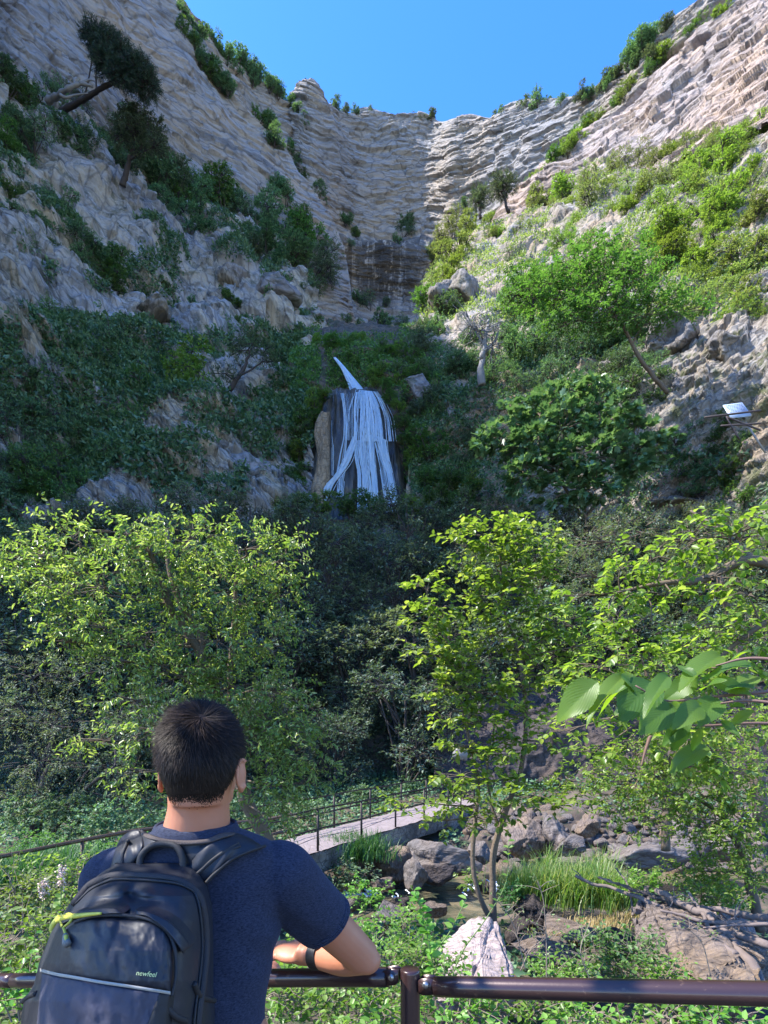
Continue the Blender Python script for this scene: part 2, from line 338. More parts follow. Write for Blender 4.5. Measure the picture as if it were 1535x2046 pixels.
patch('right_cliff', [[P(960, 470, 116), P(1000, 425, 113), P(1058, 366, 108), P(1120, 300, 104), P(1180, 255, 100), P(1240, 212, 97), P(1300, 150, 93), P(1380, 90, 88), P(1440, 34, 84), P(1510, -20, 80), P(1700, -150, 72), Wd(72, 48, 95)],
      [P(955, 500, 112), P(1000, 460, 108), P(1065, 420, 103), P(1130, 370, 98), P(1195, 330, 93), P(1260, 295, 89), P(1320, 250, 84), P(1400, 210, 80), P(1460, 170, 76), P(1530, 130, 72), P(1700, 40, 66), Wd(66, 46, 70)],
      [P(950, 540, 106), P(1000, 500, 102), P(1070, 470, 96), P(1140, 440, 90), P(1205, 410, 85), P(1270, 380, 80), P(1330, 350, 76), P(1410, 320, 71), P(1470, 300, 67), P(1540, 270, 64), P(1700, 220, 58), Wd(58, 42, 42)]],
      640, 340, M_cliffR, 92, a_bed=1.0, BS=(1.2, 8., .85), a_big=3., s_big=.07, a_mid=1., s_mid=.22, seed=23, back=(14, 8, 2), edge=6)
patch('right_slope', [[P(860, 560, 100), P(900, 490, 100), P(960, 455, 98), P(1030, 440, 94), P(1100, 420, 88), P(1200, 372, 80), P(1300, 335, 74), P(1400, 300, 68), P(1505, 268, 62), P(1700, 200, 54), Wd(54, 36, 40)],
      [P(850, 600, 84), P(890, 540, 84), P(950, 500, 83), P(1030, 500, 78), P(1100, 500, 74), P(1200, 470, 69), P(1300, 440, 63), P(1400, 410, 59), P(1505, 390, 54), P(1700, 340, 48), Wd(46, 30, 26)],
      [P(845, 660, 66), P(880, 610, 68), P(940, 590, 67), P(1030, 590, 62), P(1100, 600, 58), P(1200, 580, 55), P(1300, 560, 52), P(1400, 550, 48), P(1505, 540, 45), P(1700, 520, 40), Wd(38, 26, 18)],
      [P(830, 760, 55), P(870, 740, 55), P(930, 720, 54), P(1020, 700, 52), P(1100, 690, 50), P(1200, 680, 48), P(1300, 670, 46), P(1400, 662, 43), P(1505, 655, 40), P(1700, 650, 35), Wd(33, 24, 13)],
      [P(820, 900, 49), P(870, 880, 49), P(930, 860, 49), P(1020, 850, 47), P(1100, 850, 46), P(1200, 830, 44), P(1300, 800, 42), P(1400, 780, 40), P(1505, 770, 37), P(1700, 760, 32), Wd(31, 21, 10)],
      [P(800, 1130, 44), P(870, 1130, 44), P(930, 1130, 44), P(1020, 1130, 43), P(1100, 1130, 42), P(1200, 1130, 41), P(1300, 1130, 39), P(1400, 1130, 37), P(1505, 1130, 34), P(1700, 1130, 30), Wd(29, 19, 8)]],
      480, 520, M_slopeR, 60, a_bed=.7, BS=(1.2, 3., .8), a_big=2.2, s_big=.08, a_mid=.9, s_mid=.35, seed=31, rdg=.5)
patch('left_slope', [[Wd(-36, 22, 16), P(-350, 40, 46), P(-100, 80, 58), P(30, 150, 64), P(130, 215, 69), P(220, 290, 74), P(310, 380, 78), P(400, 430, 82), P(490, 450, 86), P(570, 500, 86), P(625, 580, 80), P(655, 680, 70)],
      [Wd(-34, 21, 13), P(-350, 180, 43), P(-100, 210, 54), P(30, 270, 59), P(130, 320, 63), P(220, 390, 67), P(310, 450, 70), P(400, 500, 74), P(490, 520, 78), P(560, 560, 79), P(615, 620, 74), P(650, 700, 66)],
      [Wd(-32, 20, 11), P(-350, 330, 41), P(-100, 360, 51), P(30, 400, 55), P(130, 430, 58), P(220, 480, 61), P(310, 530, 64), P(400, 570, 67), P(490, 590, 70), P(560, 620, 71), P(610, 660, 68), P(645, 720, 62)],
      [Wd(-30, 19, 9), P(-350, 520, 38), P(-100, 560, 46), P(30, 590, 49), P(130, 610, 52), P(220, 640, 55), P(310, 660, 58), P(400, 665, 60), P(490, 670, 63), P(560, 690, 64), P(605, 700, 62), P(640, 740, 57)],
      [Wd(-29, 18.5, 8), P(-350, 600, 35), P(-100, 640, 42), P(30, 670, 45), P(130, 690, 47), P(220, 710, 49), P(310, 715, 52), P(400, 725, 54), P(490, 735, 56), P(560, 745, 58), P(600, 750, 57), P(640, 770, 53)],
      [Wd(-28, 18, 7), P(-350, 850, 33), P(-100, 850, 38), P(30, 850, 41), P(130, 860, 43), P(220, 870, 44), P(310, 870, 46), P(400, 870, 47), P(490, 870, 49), P(560, 870, 50), P(600, 880, 50), P(630, 880, 49)],
      [Wd(-27, 17, 5), P(-350, 1130, 31), P(-100, 1130, 35), P(30, 1130, 37), P(130, 1130, 38.5), P(220, 1130, 40), P(310, 1130, 41), P(400, 1130, 42), P(490, 1130, 43), P(560, 1130, 43.5), P(600, 1130, 44), P(640, 1130, 44)]],
      560, 620, M_crag, 58, a_bed=.9, BS=(1.5, 4., 1.), a_big=3.2, s_big=.09, a_mid=2.4, s_mid=.2, seed=41, rdg=1.4)
# waterfall zone: dark recess behind, mossy shelf, tufa column
patch('cascade_bank', [[P(585, 640, 76), P(620, 620, 78), P(660, 650, 78), P(700, 650, 78), P(760, 650, 76), P(800, 650, 72), P(860, 640, 68), P(920, 640, 64)],
      [P(585, 700, 60), P(620, 690, 60), P(655, 690, 58), P(700, 684, 57), P(750, 690, 57), P(810, 700, 57), P(860, 720, 56), P(920, 730, 55)],
      [P(580, 760, 53), P(610, 760, 53), P(650, 760, 53), P(690, 768, 52.5), P(740, 765, 51.5), P(800, 770, 51.5), P(860, 770, 52), P(920, 790, 52)],
      [P(580, 860, 50), P(605, 860, 50.5), P(650, 860, 51), P(690, 860, 51), P(740, 860, 51), P(800, 860, 51), P(860, 860, 50), P(920, 880, 49)],
      [P(575, 1130, 45), P(600, 1130, 46), P(650, 1130, 47), P(690, 1130, 47), P(740, 1130, 47), P(800, 1130, 46.5), P(860, 1130, 45), P(920, 1130, 44)]],
      200, 260, M_soil, 52, a_bed=.5, a_big=.8, s_big=.2, a_mid=.6, s_mid=.6, seed=51, rdg=.3)
# wooded hill across the river, up to the shelf that carries the waterfall
xs = [-900, -500, -200, 30, 200, 400, 600, 800, 1000, 1200, 1400, 1600, 1900, 2300]
patch('wooded_hill', [[P(x, 1036, 45-abs(x-700)*.006) for x in xs], [P(x, 1090, 40-abs(x-700)*.006) for x in xs], [P(x, 1260, 33-abs(x-700)*.004) for x in xs],
      [P(x, 1450, 28-abs(x-700)*.003) for x in xs], [P(x, 1590, 24.5-abs(x-700)*.002) for x in xs], [P(x, 1680, 22-abs(x-700)*.001) for x in xs]],
      300, 160, M_soil, 30, a_bed=0, BS=(1, 3, 0.), a_big=.8, s_big=.15, a_mid=.4, s_mid=.5, seed=61)
# ------------------------------------------------------------------ ground round the river (z relative to the eye in zr)
RA, RB = P(1505, 1985, 1.10), P(30, 1959, 1.90)          # the front rail
def river_mask(X, Y):
    c = 12.6+1.2*np.sin(X*.35)+np.where(X > 2, (X-2)*.35, 0); w = 2.3
    return np.clip(1-((Y-c)/w)**2, -2, 1)
def hgt(X, Y):
    X = np.asarray(X, float); Y = np.asarray(Y, float)
    t = Y-(1.35-.38*(X-.066))                              # beyond the rail
    z = np.interp(t, [-30, .12, .5, 3.2, 6.3, 8.5, 12, 17, 20, 25, 60, 200], [0, 0, -.25, -1.0, -1.85, -2.1, -2.1, -1.9, -1.2, -.6, 3, 6])
    rm = river_mask(X, Y); z = np.where(rm > -1.2, z-np.clip((rm+1.2)/2.2, 0, 1)**.7*(z+3.0)*np.clip((rm+1.2), 0, 1), z)
    lb = np.clip((-X-2.2)/1.2, 0, 1)*np.clip((Y-5)/2, 0, 1)*np.clip((14-Y)/2, 0, 1); z = z*(1-lb)+(-1.15)*lb   # bank left of the bridge
    isl = np.exp(-(((X-2.6)/1.7)**2+((Y-9.6)/1.1)**2)); z = z+isl*(.2)
    return z
gx = np.concatenate([[-400, -150, -60], np.linspace(-26, 30, 420), [60, 150, 400]]); gy = np.concatenate([[-400, -150, -40, -10], np.linspace(-3, 27, 360), [60, 200, 900]])
GX, GY = np.meshgrid(gx, gy); GZ = hgt(GX, GY); pts = np.stack([GX, GY, GZ], -1).reshape(-1, 3)
tt = (GY-(1.35-.38*(GX-.066))).ravel(); am = np.clip(tt*2, 0, 1)
far = (np.abs(GX) > 40).ravel() | (GY.ravel() > 30)
pts[:, 2] += np.where(far, 0, am*(fbm(pts*np.array([.6, .6, 0]), 4, 71)*.28+fbm(pts*np.array([3, 3, 0]), 3, 72)*.06)); pts[:, 2] = np.where(far, np.minimum(pts[:, 2], -2), pts[:, 2])
m = M_('ground_earth'); o = m.obj()
c = m.mix(m.ramp(m.noise(o, .8, 6, .6), [(.4, (0, 0, 0)), (.6, (1, 1, 1))]), (.06, .045, .035), (.13, .10, .075))
c = m.mix(m.ramp(m.noise(o, 2.2, 6, .7), [(.5, (0, 0, 0)), (.62, (1, 1, 1))]), c, (.035, .055, .018)); m.l(c, m.bs.inputs['Base Color'])
m.bs.inputs['Roughness'].default_value = .95; m.l(m.bump(m.noise(o, 9, 8, .7), .8, .06), m.bs.inputs['Normal'])
ob('ground', mesh_np('ground', pts, [grid_faces(len(gx), len(gy))], m.m, True), kind='structure')
def gz(x, y): return float(hgt(np.array([x]), np.array([y]))[0])
# river water
m = M_('river_water'); o = m.obj()
m.bs.inputs['Base Color'].default_value = (.055, .065, .045, 1); m.bs.inputs['Roughness'].default_value = .07; m.bs.inputs['IOR'].default_value = 1.33
c = m.mix(m.ramp(m.noise(o, .9, 5, .6, 1), [(.42, (0, 0, 0)), (.6, (1, 1, 1))]), (.035, .045, .03), (.17, .14, .085)); m.l(c, m.bs.inputs['Base Color'])
m.l(m.bump(m.noise(m.mapping(o, (1.2, 3, 1)), 2.2, 4, .6, .6), .35, .12), m.bs.inputs['Normal'])
wx = np.linspace(-16, 20, 260); wy = np.linspace(8.2, 19, 110); WX, WY = np.meshgrid(wx, wy); wp = np.stack([WX, WY, np.full_like(WX, -2.42)], -1).reshape(-1, 3)
wp[:, 2] += fbm(wp*np.array([1.5, 3, 0]), 3, 77)*.03
ob('river_water', mesh_np('river_water', wp, [grid_faces(260, 110)], m.m, True), kind='structure')
BV = np.concatenate(BVHV); BF = np.concatenate(BVHF)
BVH = BVHTree.FromPolygons([tuple(v) for v in BV], [tuple(int(i) for i in f) for f in BF])
def hit(px, py):
    d = Vector(P(px, py, 1.)-np.array([0, 0, CAMZ])).normalized(); h = BVH.ray_cast(Vector((0, 0, CAMZ)), d)
    return (np.array(h[0]), np.array(h[1])) if h[0] is not None else (None, None)
# ------------------------------------------------------------------ vegetation
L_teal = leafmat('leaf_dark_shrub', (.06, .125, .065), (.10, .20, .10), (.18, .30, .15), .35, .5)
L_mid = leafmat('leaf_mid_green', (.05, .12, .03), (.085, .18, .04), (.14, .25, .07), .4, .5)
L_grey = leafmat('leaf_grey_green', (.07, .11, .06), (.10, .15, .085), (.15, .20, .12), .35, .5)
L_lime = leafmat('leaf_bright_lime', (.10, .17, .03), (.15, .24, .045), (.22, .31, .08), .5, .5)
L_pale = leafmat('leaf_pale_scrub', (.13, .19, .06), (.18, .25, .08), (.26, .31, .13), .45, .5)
L_pine = leafmat('leaf_pine', (.015, .04, .022), (.025, .06, .03), (.05, .09, .05), .15, .55)
L_fig = leafmat('leaf_fig', (.08, .17, .09), (.12, .24, .13), (.20, .34, .17), .35, .35)
L_ash = leafmat('leaf_ash', (.11, .19, .04), (.17, .27, .065), (.36, .44, .19), .5, .30)  # palest stop paints white glints into the leaf colour
L_hazel = leafmat('leaf_hazel', (.10, .19, .03), (.17, .285, .04), (.32, .41, .12), .55, .36)
L_hill = leafmat('leaf_hill_tree', (.085, .12, .08), (.12, .17, .10), (.19, .24, .14), .35, .55)
L_bram = leafmat('leaf_bramble', (.08, .18, .025), (.13, .27, .04), (.24, .38, .09), .45, .38)
W_dark = simple('bark_dark', (.045, .035, .03), .9, bump=(12, .6, .03))
W_bark = simple('bark_brown', (.13, .095, .065), .9, bump=(14, .8, .02), var=.35, vscale=8)
W_twig = simple('twig_bark', (.20, .155, .12), .85)
W_grey = simple('bark_silver', (.20, .19, .18), .9, bump=(3, .8, .1), var=.3, vscale=2)
def two_mat(name, la, ta, lm, tm):
    V1, F1 = la.arrays(); V2, F2 = ta.arrays(); n1 = len(V1)
    me = mesh_np(name, np.vstack([V1, V2]) if len(V2) else V1, F1+[f+n1 for f in F2], [lm, tm])
    nf1 = sum(len(f) for f in F1); mi = np.zeros(len(me.polygons), np.int32); mi[nf1:] = 1
    me.polygons.foreach_set('material_index', mi); return me
def crown_geo(rng, blobs, la, ta, dens, twig_L, nleaf, leaf, wf, kind, droop, twig_r, shell=.35, upd=.25, upj=.45, fwd=.45, limbs=6, limb_r=None, start=None):
    """blobs: centre(3), radii(3).  start: function(centre)->point on the trunk"""
    for c, r in blobs:
        c = np.array(c, float); r = np.array(r, float); n = max(6, int(dens*(r[0]*r[2]+r[0]*r[1]+r[1]*r[2])/3))
        v = rdir(rng, n); rad = rng.uniform(shell, 1, n)**.6; p = c+v*rad[:, None]*r*(1+.25*vnoise(v*2.3+c, 5)[:, None])
        d = unit(v*np.array([1, 1, .7])+rng.normal(0, .45, (n, 3))+np.array([0, 0, upd]))
        sprays(rng, la, ta, p, d, twig_L*rng.uniform(.6, 1.2, n), nleaf, leaf, wf, kind, droop, twig_r, upj, fwd)
        if ta is not None and limbs:
            q = start(c) if start else c-np.array([0, 0, r[2]*.9]); lr = limb_r or twig_r*3
            k = rng.normal(0, .12, 3)*r; path = smooth_path([q, q*.45+c*.55+k-np.array([0, 0, .1*r[2]]), c], 7); tube(ta, path, np.linspace(lr, lr*.5, 7), 5, False)
            j = rng.choice(n, min(limbs, n), False)
            for i in j: tube(ta, smooth_path([c-(c-q)*.15, (c+p[i])*.5+rng.normal(0, .05, 3)*r, p[i]], 5), np.linspace(lr*.5, twig_r, 5), 4, False)
            o = rng.choice(n, n); segs(ta, p[o[:n//2]], p[o[:n//2]]*.55+c*.45, twig_r, twig_r*1.8)
_pc = {}
REC = []
CN = {'leaf_dark_shrub': 'dark green', 'leaf_mid_green': 'fresh green', 'leaf_grey_green': 'grey-green', 'leaf_bright_lime': 'lime green', 'leaf_pale_scrub': 'pale green', 'leaf_pine': 'pine green', 'leaf_hill_tree': 'grey-green', 'leaf_hill_dark': 'dark', 'leaf_hill_dusk': 'dusky'}
KN = {'full': 'dense', 'wispy': 'feathery', 'small': 'little', 'pine': 'needled'}
def shrub_proto(kind, seed, lm, tm):
    key = (kind, seed, lm.name)
    if key in _pc: return _pc[key]
    rng = np.random.default_rng(seed*7+len(kind)); la, ta = Acc(), Acc(); bl = []
    if kind == 'pine':
        for i in range(9): bl.append(((rng.uniform(-.75, .75), rng.uniform(-.6, .6), .7+rng.uniform(-.2, .75)), (rng.uniform(.28, .42), rng.uniform(.28, .42), rng.uniform(.13, .22))))
        crown_geo(rng, bl, la, ta, 900, .12, 10, .085, .12, 'tri', 0, .006, upj=1, fwd=.8, start=lambda c: np.array([0, 0, .35]), limb_r=.03)
        tube(ta, smooth_path([(0, 0, -.5), (.06, 0, .1), (0, 0, .8)], 8), np.linspace(.07, .03, 8), 6)
    elif kind == 'wispy':
        for i in range(8): bl.append(((rng.uniform(-.7, .7), rng.uniform(-.6, .6), .55+rng.uniform(-.3, .6)), tuple(rng.uniform(.25, .42, 3))))
        crown_geo(rng, bl, la, ta, 420, .26, 9, .10, .3, 'tri', .1, .006, upj=.8, start=lambda c: np.array([0, 0, -.2]), limb_r=.022)
    elif kind == 'small':
        for i in range(5): bl.append(((rng.uniform(-.5, .5), rng.uniform(-.5, .5), .4+rng.uniform(-.2, .4)), tuple(rng.uniform(.3, .45, 3))))
        crown_geo(rng, bl, la, ta, 200, .3, 8, .17, .5, 'tri', .15, .012, start=lambda c: np.array([0, 0, -.2]))
    else:   # 'full'
        for i in range(11): bl.append(((rng.uniform(-.75, .75), rng.uniform(-.6, .6), .55+rng.uniform(-.45, .6)), tuple(rng.uniform(.26, .46, 3)*np.array([1, 1, .8]))))
        crown_geo(rng, bl, la, ta, 460, .2, 8, .105, .5, 'tri', .15, .007, start=lambda c: np.array([0, 0, -.2]), limb_r=.03)
    _pc[key] = two_mat(kind+'_shrub', la, ta, lm, tm); return _pc[key]
def inpoly(x, y, poly):
    r = False; j = len(poly)-1
    for i in range(len(poly)):
        (xi, yi), (xj, yj) = poly[i], poly[j]
        if (yi > y) != (yj > y) and x < (xj-xi)*(y-yi)/(yj-yi)+xi: r = not r
        j = i
    return r
prg = random.Random(5)
def place_shrub(px, py, size, kind, lm, name, label, group, tm=None, push=.25, Y=None):
    p, n = hit(px, py)
    if Y: p = P(px, py, Y)
    if p is None: p, n = hit(px, py+14)
    if p is None: return
    r = size/2/F*p[1]; me = shrub_proto(kind, prg.randrange(3), lm, tm or W_dark)
    p = P(px, py, p[1]-r*push)
    o = ob(name, me, None, label, 'tree' if name.endswith('tree') else 'shrub', group, None, (p[0], p[1], p[2]-r*.6))
    REC.append((o, px, py, KN[kind]+' '+CN[lm.name])); o.scale = (r*prg.uniform(.9, 1.15), r, r*prg.uniform(.8, 1.1)); o.rotation_euler = (prg.uniform(-.15, .15), prg.uniform(-.2, .2), prg.uniform(0, 6.28)); return o
def region(poly, n, s0, s1, kinds, lms, name, label, group, gap=.5):
    xs = [p[0] for p in poly]; ys = [p[1] for p in poly]; done = []; t = 0
    while len(done) < n and t < n*60:
        t += 1; x = prg.uniform(min(xs), max(xs)); y = prg.uniform(min(ys), max(ys)); s = prg.uniform(s0, s1)
        if not inpoly(x, y, poly) or any((x-a)**2+(y-b)**2 < (gap*(s+c)/2)**2 for a, b, c in done): continue
        done.append((x, y, s)); place_shrub(x, y, s, prg.choice(kinds), prg.choice(lms), name, label, group)
region([(10, 150), (90, 170), (190, 230), (300, 300), (400, 370), (470, 405), (570, 400), (640, 480), (652, 600), (600, 570), (510, 530), (430, 500), (370, 440), (270, 375), (170, 320), (60, 290), (10, 300)], 62, 62, 105,
       ['full', 'full', 'wispy'], [L_teal, L_teal, L_teal, L_mid, L_grey], 'terrace_shrub', 'dark green shrub in the dense band slanting across the left cliff', 'shrubs on the upper left terrace')
region([(10, 380), (110, 400), (180, 470), (240, 515), (230, 590), (140, 555), (60, 500), (10, 520)], 15, 50, 85, ['full', 'wispy'], [L_teal, L_mid, L_teal], 'ledge_shrub', 'blue-green shrub on the rock ledge at the left edge below the band', 'shrubs on the left ledge')
region([(10, 650), (150, 645), (250, 690), (290, 760), (300, 850), (230, 1010), (10, 1010)], 36, 80, 130, ['full', 'wispy', 'wispy'], [L_teal, L_teal, L_mid], 'bank_shrub', 'lush blue-green shrub on the shaded bank at lower left of the cliff', 'shrubs on the lower left bank')
region([(300, 700), (470, 690), (560, 720), (630, 800), (600, 880), (570, 1000), (480, 900), (400, 800), (340, 860), (290, 800)], 24, 40, 80, ['full', 'wispy'], [L_teal, L_teal, L_grey], 'rock_shrub', 'small dark shrub among the grey rocks left of the waterfall', 'shrubs left of the waterfall')
region([(250, 560), (420, 540), (620, 600), (640, 680), (440, 670), (280, 640)], 12, 20, 42, ['small', 'full'], [L_teal, L_mid], 'crevice_shrub', 'tiny shrub in a crack of the bulging grey rock', 'crevice shrubs on the left crag')
region([(640, 688), (760, 686), (825, 715), (835, 765), (770, 760), (715, 735)], 16, 34, 60, ['small', 'full'], [L_mid, L_mid, L_lime], 'shelf_shrub', 'fresh green bush on the mossy shelf above the waterfall', 'bushes on the mossy shelf')
region([(830, 570), (940, 640), (980, 760), (960, 940), (850, 980), (840, 860), (810, 760), (830, 660)], 26, 45, 90, ['full', 'wispy'], [L_teal, L_teal, L_mid, L_grey], 'gorge_shrub', 'dark shrub in the shaded gully right of the waterfall', 'shrubs right of the waterfall')
region([(560, 820), (620, 790), (640, 830), (610, 900), (600, 1000), (540, 1000)], 10, 36, 60, ['small', 'full'], [L_mid, L_teal], 'ivy_bush', 'ivy-like green bush hugging the tufa left of the falls', 'ivy bushes beside the falls')
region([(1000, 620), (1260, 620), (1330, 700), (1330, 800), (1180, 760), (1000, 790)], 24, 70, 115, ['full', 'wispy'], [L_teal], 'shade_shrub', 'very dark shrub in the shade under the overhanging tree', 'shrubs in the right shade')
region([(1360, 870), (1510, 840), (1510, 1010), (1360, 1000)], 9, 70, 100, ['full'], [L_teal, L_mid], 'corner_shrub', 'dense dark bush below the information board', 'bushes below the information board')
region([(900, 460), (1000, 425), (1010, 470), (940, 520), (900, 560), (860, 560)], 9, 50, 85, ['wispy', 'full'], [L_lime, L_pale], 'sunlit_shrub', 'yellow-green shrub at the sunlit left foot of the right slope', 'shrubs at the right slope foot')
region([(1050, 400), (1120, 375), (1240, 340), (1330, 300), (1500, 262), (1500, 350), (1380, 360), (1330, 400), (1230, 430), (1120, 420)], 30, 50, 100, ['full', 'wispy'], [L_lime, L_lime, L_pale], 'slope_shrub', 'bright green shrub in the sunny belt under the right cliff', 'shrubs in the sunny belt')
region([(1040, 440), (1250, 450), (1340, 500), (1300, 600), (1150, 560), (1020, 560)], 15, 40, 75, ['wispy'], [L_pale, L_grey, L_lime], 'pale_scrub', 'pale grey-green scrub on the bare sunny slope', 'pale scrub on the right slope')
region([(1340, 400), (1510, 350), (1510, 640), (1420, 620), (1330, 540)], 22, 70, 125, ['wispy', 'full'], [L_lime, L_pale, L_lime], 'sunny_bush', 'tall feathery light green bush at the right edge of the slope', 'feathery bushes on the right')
for i, (x, y, s) in enumerate([(1060, 372, 34), (1080, 352, 40), (1098, 335, 42), (1115, 318, 46), (1135, 300, 46), (1150, 282, 44), (1165, 262, 50), (1185, 245, 40), (1205, 235, 34), (1240, 205, 36), (1258, 185, 44), (1275, 165, 40), (1300, 145, 40), (1325, 120, 42), (1350, 95, 40), (1380, 70, 44), (1410, 50, 46), (1440, 38, 42)]):
    place_shrub(x, y, s, 'full' if i % 2 else 'wispy', L_lime if i % 3 else L_mid, 'gully_shrub', 'green shrub in the diagonal gully splitting the right cliff', 'shrubs in the right cliff gully')
for i, (x, y, s) in enumerate([(372, 38, 50), (392, 62, 46), (420, 78, 40), (432, 92, 30), (455, 118, 44), (478, 112, 38), (500, 134, 44), (520, 150, 40), (540, 172, 40), (556, 186, 40), (572, 200, 34), (598, 232, 34), (614, 248, 30), (505, 160, 34), (470, 140, 30), (585, 215, 26)]):
    place_shrub(x, y, s, 'full', L_teal, 'ridge_tree', 'small dark tree on the left skyline ridge against the sky', 'trees along the left skyline')
for i, (x, y, s) in enumerate([(372, 72, 46), (388, 98, 44), (402, 120, 40), (420, 140, 46), (440, 162, 44), (455, 178, 40), (518, 232, 44), (532, 252, 46), (548, 276, 44), (566, 292, 36), (585, 308, 34), (596, 330, 38), (606, 352, 30), (634, 388, 46), (690, 440, 34), (712, 470, 24)]):
    place_shrub(x, y, s, 'full', L_teal if i % 3 else L_mid, 'edge_shrub', 'dark bush clinging to the slanting edge of the near left cliff', 'bushes on the near cliff edge')
for i, (x, y, s) in enumerate([(1075, 202, 44), (1052, 206, 30), (1005, 226, 24), (990, 232, 20), (1120, 202, 24), (1165, 188, 34), (1180, 184, 26), (1205, 170, 38), (1222, 162, 36), (1240, 140, 34), (1285, 92, 62), (1310, 112, 60), (1278, 118, 44), (1330, 60, 40), (1300, 70, 44), (862, 232, 24), (842, 236, 18), (828, 236, 16), (672, 208, 26), (690, 218, 22), (712, 222, 18), (742, 222, 16), (1262, 100, 40)]):
    place_shrub(x, y, s, 'full', L_grey if i % 2 else L_teal, 'rim_tree', 'small olive green tree on the far rim of the gorge', 'trees on the far rim')
for i, (x, y, s) in enumerate([(812, 440, 34), (806, 462, 40), (796, 476, 24), (740, 606, 44), (716, 590, 30), (770, 600, 26), (870, 560, 40), (890, 525, 30), (930, 405, 22), (700, 486, 20), (760, 640, 46), (690, 640, 30), (720, 650, 30), (800, 640, 36)]):
    place_shrub(x, y, s, 'wispy' if i % 2 else 'small', L_teal, 'wall_shrub', 'dark shrub rooted in the stained wall behind the waterfall', 'shrubs on the head wall')
for i, (x, y, s) in enumerate([(650, 1006, 60), (700, 1012, 66), (745, 1014, 50), (830, 1012, 60), (875, 1008, 64), (925, 990, 60), (945, 965, 56), (905, 965, 44), (600, 1010, 50), (560, 1014, 56)]):
    place_shrub(x, y, s*1.1, 'full', L_mid if i % 3 else L_lime, 'waterside_bush', 'light green bush at the foot of the waterfall', 'bushes at the foot of the falls', Y=43.6)
def tree(name, label, cat, trunks, blobs, dens, twig_L, nleaf, leaf, wf, kind, lm, wm, droop=.25, twig_r=.006, seed=1, group=None, upd=.1, upj=.45, fwd=.45, limb_r=.03, shell=.3, limbs=6, thin=1.):
    """trunks: [[(px,py,Y)...], r0, r1]; blobs: (px,py,Y,rx_px,ry_px[,depth factor])"""
    rng = np.random.default_rng(seed); la, ta = Acc(), Acc(); pp = []
    for pts, r0, r1 in trunks:
        path = smooth_path([P(*q) for q in pts], 8*len(pts)); n = len(path); path = path+fbm(path*2.1, 3, seed)[:, None]*r0*.6
        tube(ta, path, np.linspace(r0, r1, n)*(1+.12*vnoise(path*5, seed)), 9); pp.append(path)
    allp = np.vstack(pp); B = []
    for b in blobs:
        c = P(b[0], b[1], b[2]); rx = b[3]/F*b[2]; rz = b[4]/F*b[2]; B.append((c, (rx, (rx+rz)/2*(b[5] if len(b) > 5 else 1), rz)))
    def start(c):
        dd = np.linalg.norm(allp-c, axis=1)+np.maximum(0, allp[:, 2]-c[2])*.8; return allp[np.argmin(dd)]
    crown_geo(rng, B, la, ta, dens, twig_L, nleaf, leaf, wf, kind, droop, twig_r, shell, upd, upj, fwd, limbs, limb_r, start)
    base = allp[0]; t = thing(name, label, cat, tuple(base), group)
    for a in (la, ta): a.v = [v-base for v in a.v]
    ob('crown', la.mesh('crown', lm), t); ob('trunk', ta.mesh('trunk', wm, False), t); return t
# upper scene, distinct trees
tree('leaning_pine', 'dark pine leaning out from the upper left cliff wall', 'tree', [[[(120, 225, 66), (165, 200, 64), (215, 170, 62), (260, 150, 61), (300, 165, 60)], .35, .12], [[(215, 170, 62), (240, 165, 61), (290, 175, 60)], .15, .06]],
     [(200, 85, 63, 28, 22), (225, 105, 62, 34, 24), (250, 128, 61, 34, 26), (275, 150, 60, 34, 28), (295, 172, 60, 24, 18), (215, 130, 61, 26, 20), (185, 68, 63, 20, 14), (240, 150, 60, 22, 14)], 95, .8, 16, .38, .12, 'tri', L_pine, W_dark, 0, .03, 3, upj=1, fwd=.8, limb_r=.1)
tree('grey_leaved_tree', 'grey-leaved tree with a dark forked trunk on the left terrace', 'tree', [[[(246, 372, 65), (256, 330, 64.5), (264, 300, 64), (272, 262, 64)], .35, .12], [[(262, 318, 64), (285, 290, 64), (300, 272, 63.5)], .16, .06]],
     [(250, 245, 63, 26, 16), (278, 238, 63, 32, 18), (305, 262, 62.5, 26, 20), (240, 270, 63, 20, 14), (312, 290, 62, 18, 14), (285, 300, 63, 16, 10), (268, 255, 62, 24, 12)], 60, .7, 12, .3, .35, 'tri', L_grey, W_dark, .1, .03, 4, limb_r=.09)
t = thing('dead_trunk', 'bare silvery dead trunk lying across the left terrace shrubs', 'dead tree', tuple(P(100, 198, 62))); a_ = Acc()
tube(a_, smooth_path([P(95, 202, 62), P(115, 192, 61), P(135, 178, 60), P(160, 168, 60), P(185, 172, 60)], 24)-P(100, 198, 62), np.linspace(.36, .14, 24)*(1+.25*np.sin(np.arange(24)*1.7)), 9); ob('trunk', a_.mesh('trunk', W_grey, True), t)
a_ = Acc()
for q in ([(120, 190), (132, 195), (150, 190), (176, 186)], [(150, 170), (148, 160), (142, 150)], [(160, 168), (178, 160), (190, 162)]): tube(a_, smooth_path([P(x, y, 60) for x, y in q], 12)-P(100, 198, 62), np.linspace(.2, .05, 12), 6)
ob('broken_limb', a_.mesh('broken_limb', W_grey, True), t)
tree('lime_sapling', 'yellow-green leafy sapling glowing amid the dark left bank', 'tree', [[[(372, 850, 47), (375, 790, 47.5), (380, 720, 48), (385, 690, 48)], .1, .04]],
     [(388, 700, 47.5, 30, 16), (370, 735, 47, 36, 22), (385, 765, 46.5, 28, 18), (345, 770, 46.5, 18, 10), (365, 885, 44, 24, 20), (350, 905, 44, 18, 14)], 40, .6, 8, .34, .5, 'oval', L_lime, W_dark, .1, .02, 6, limb_r=.04)
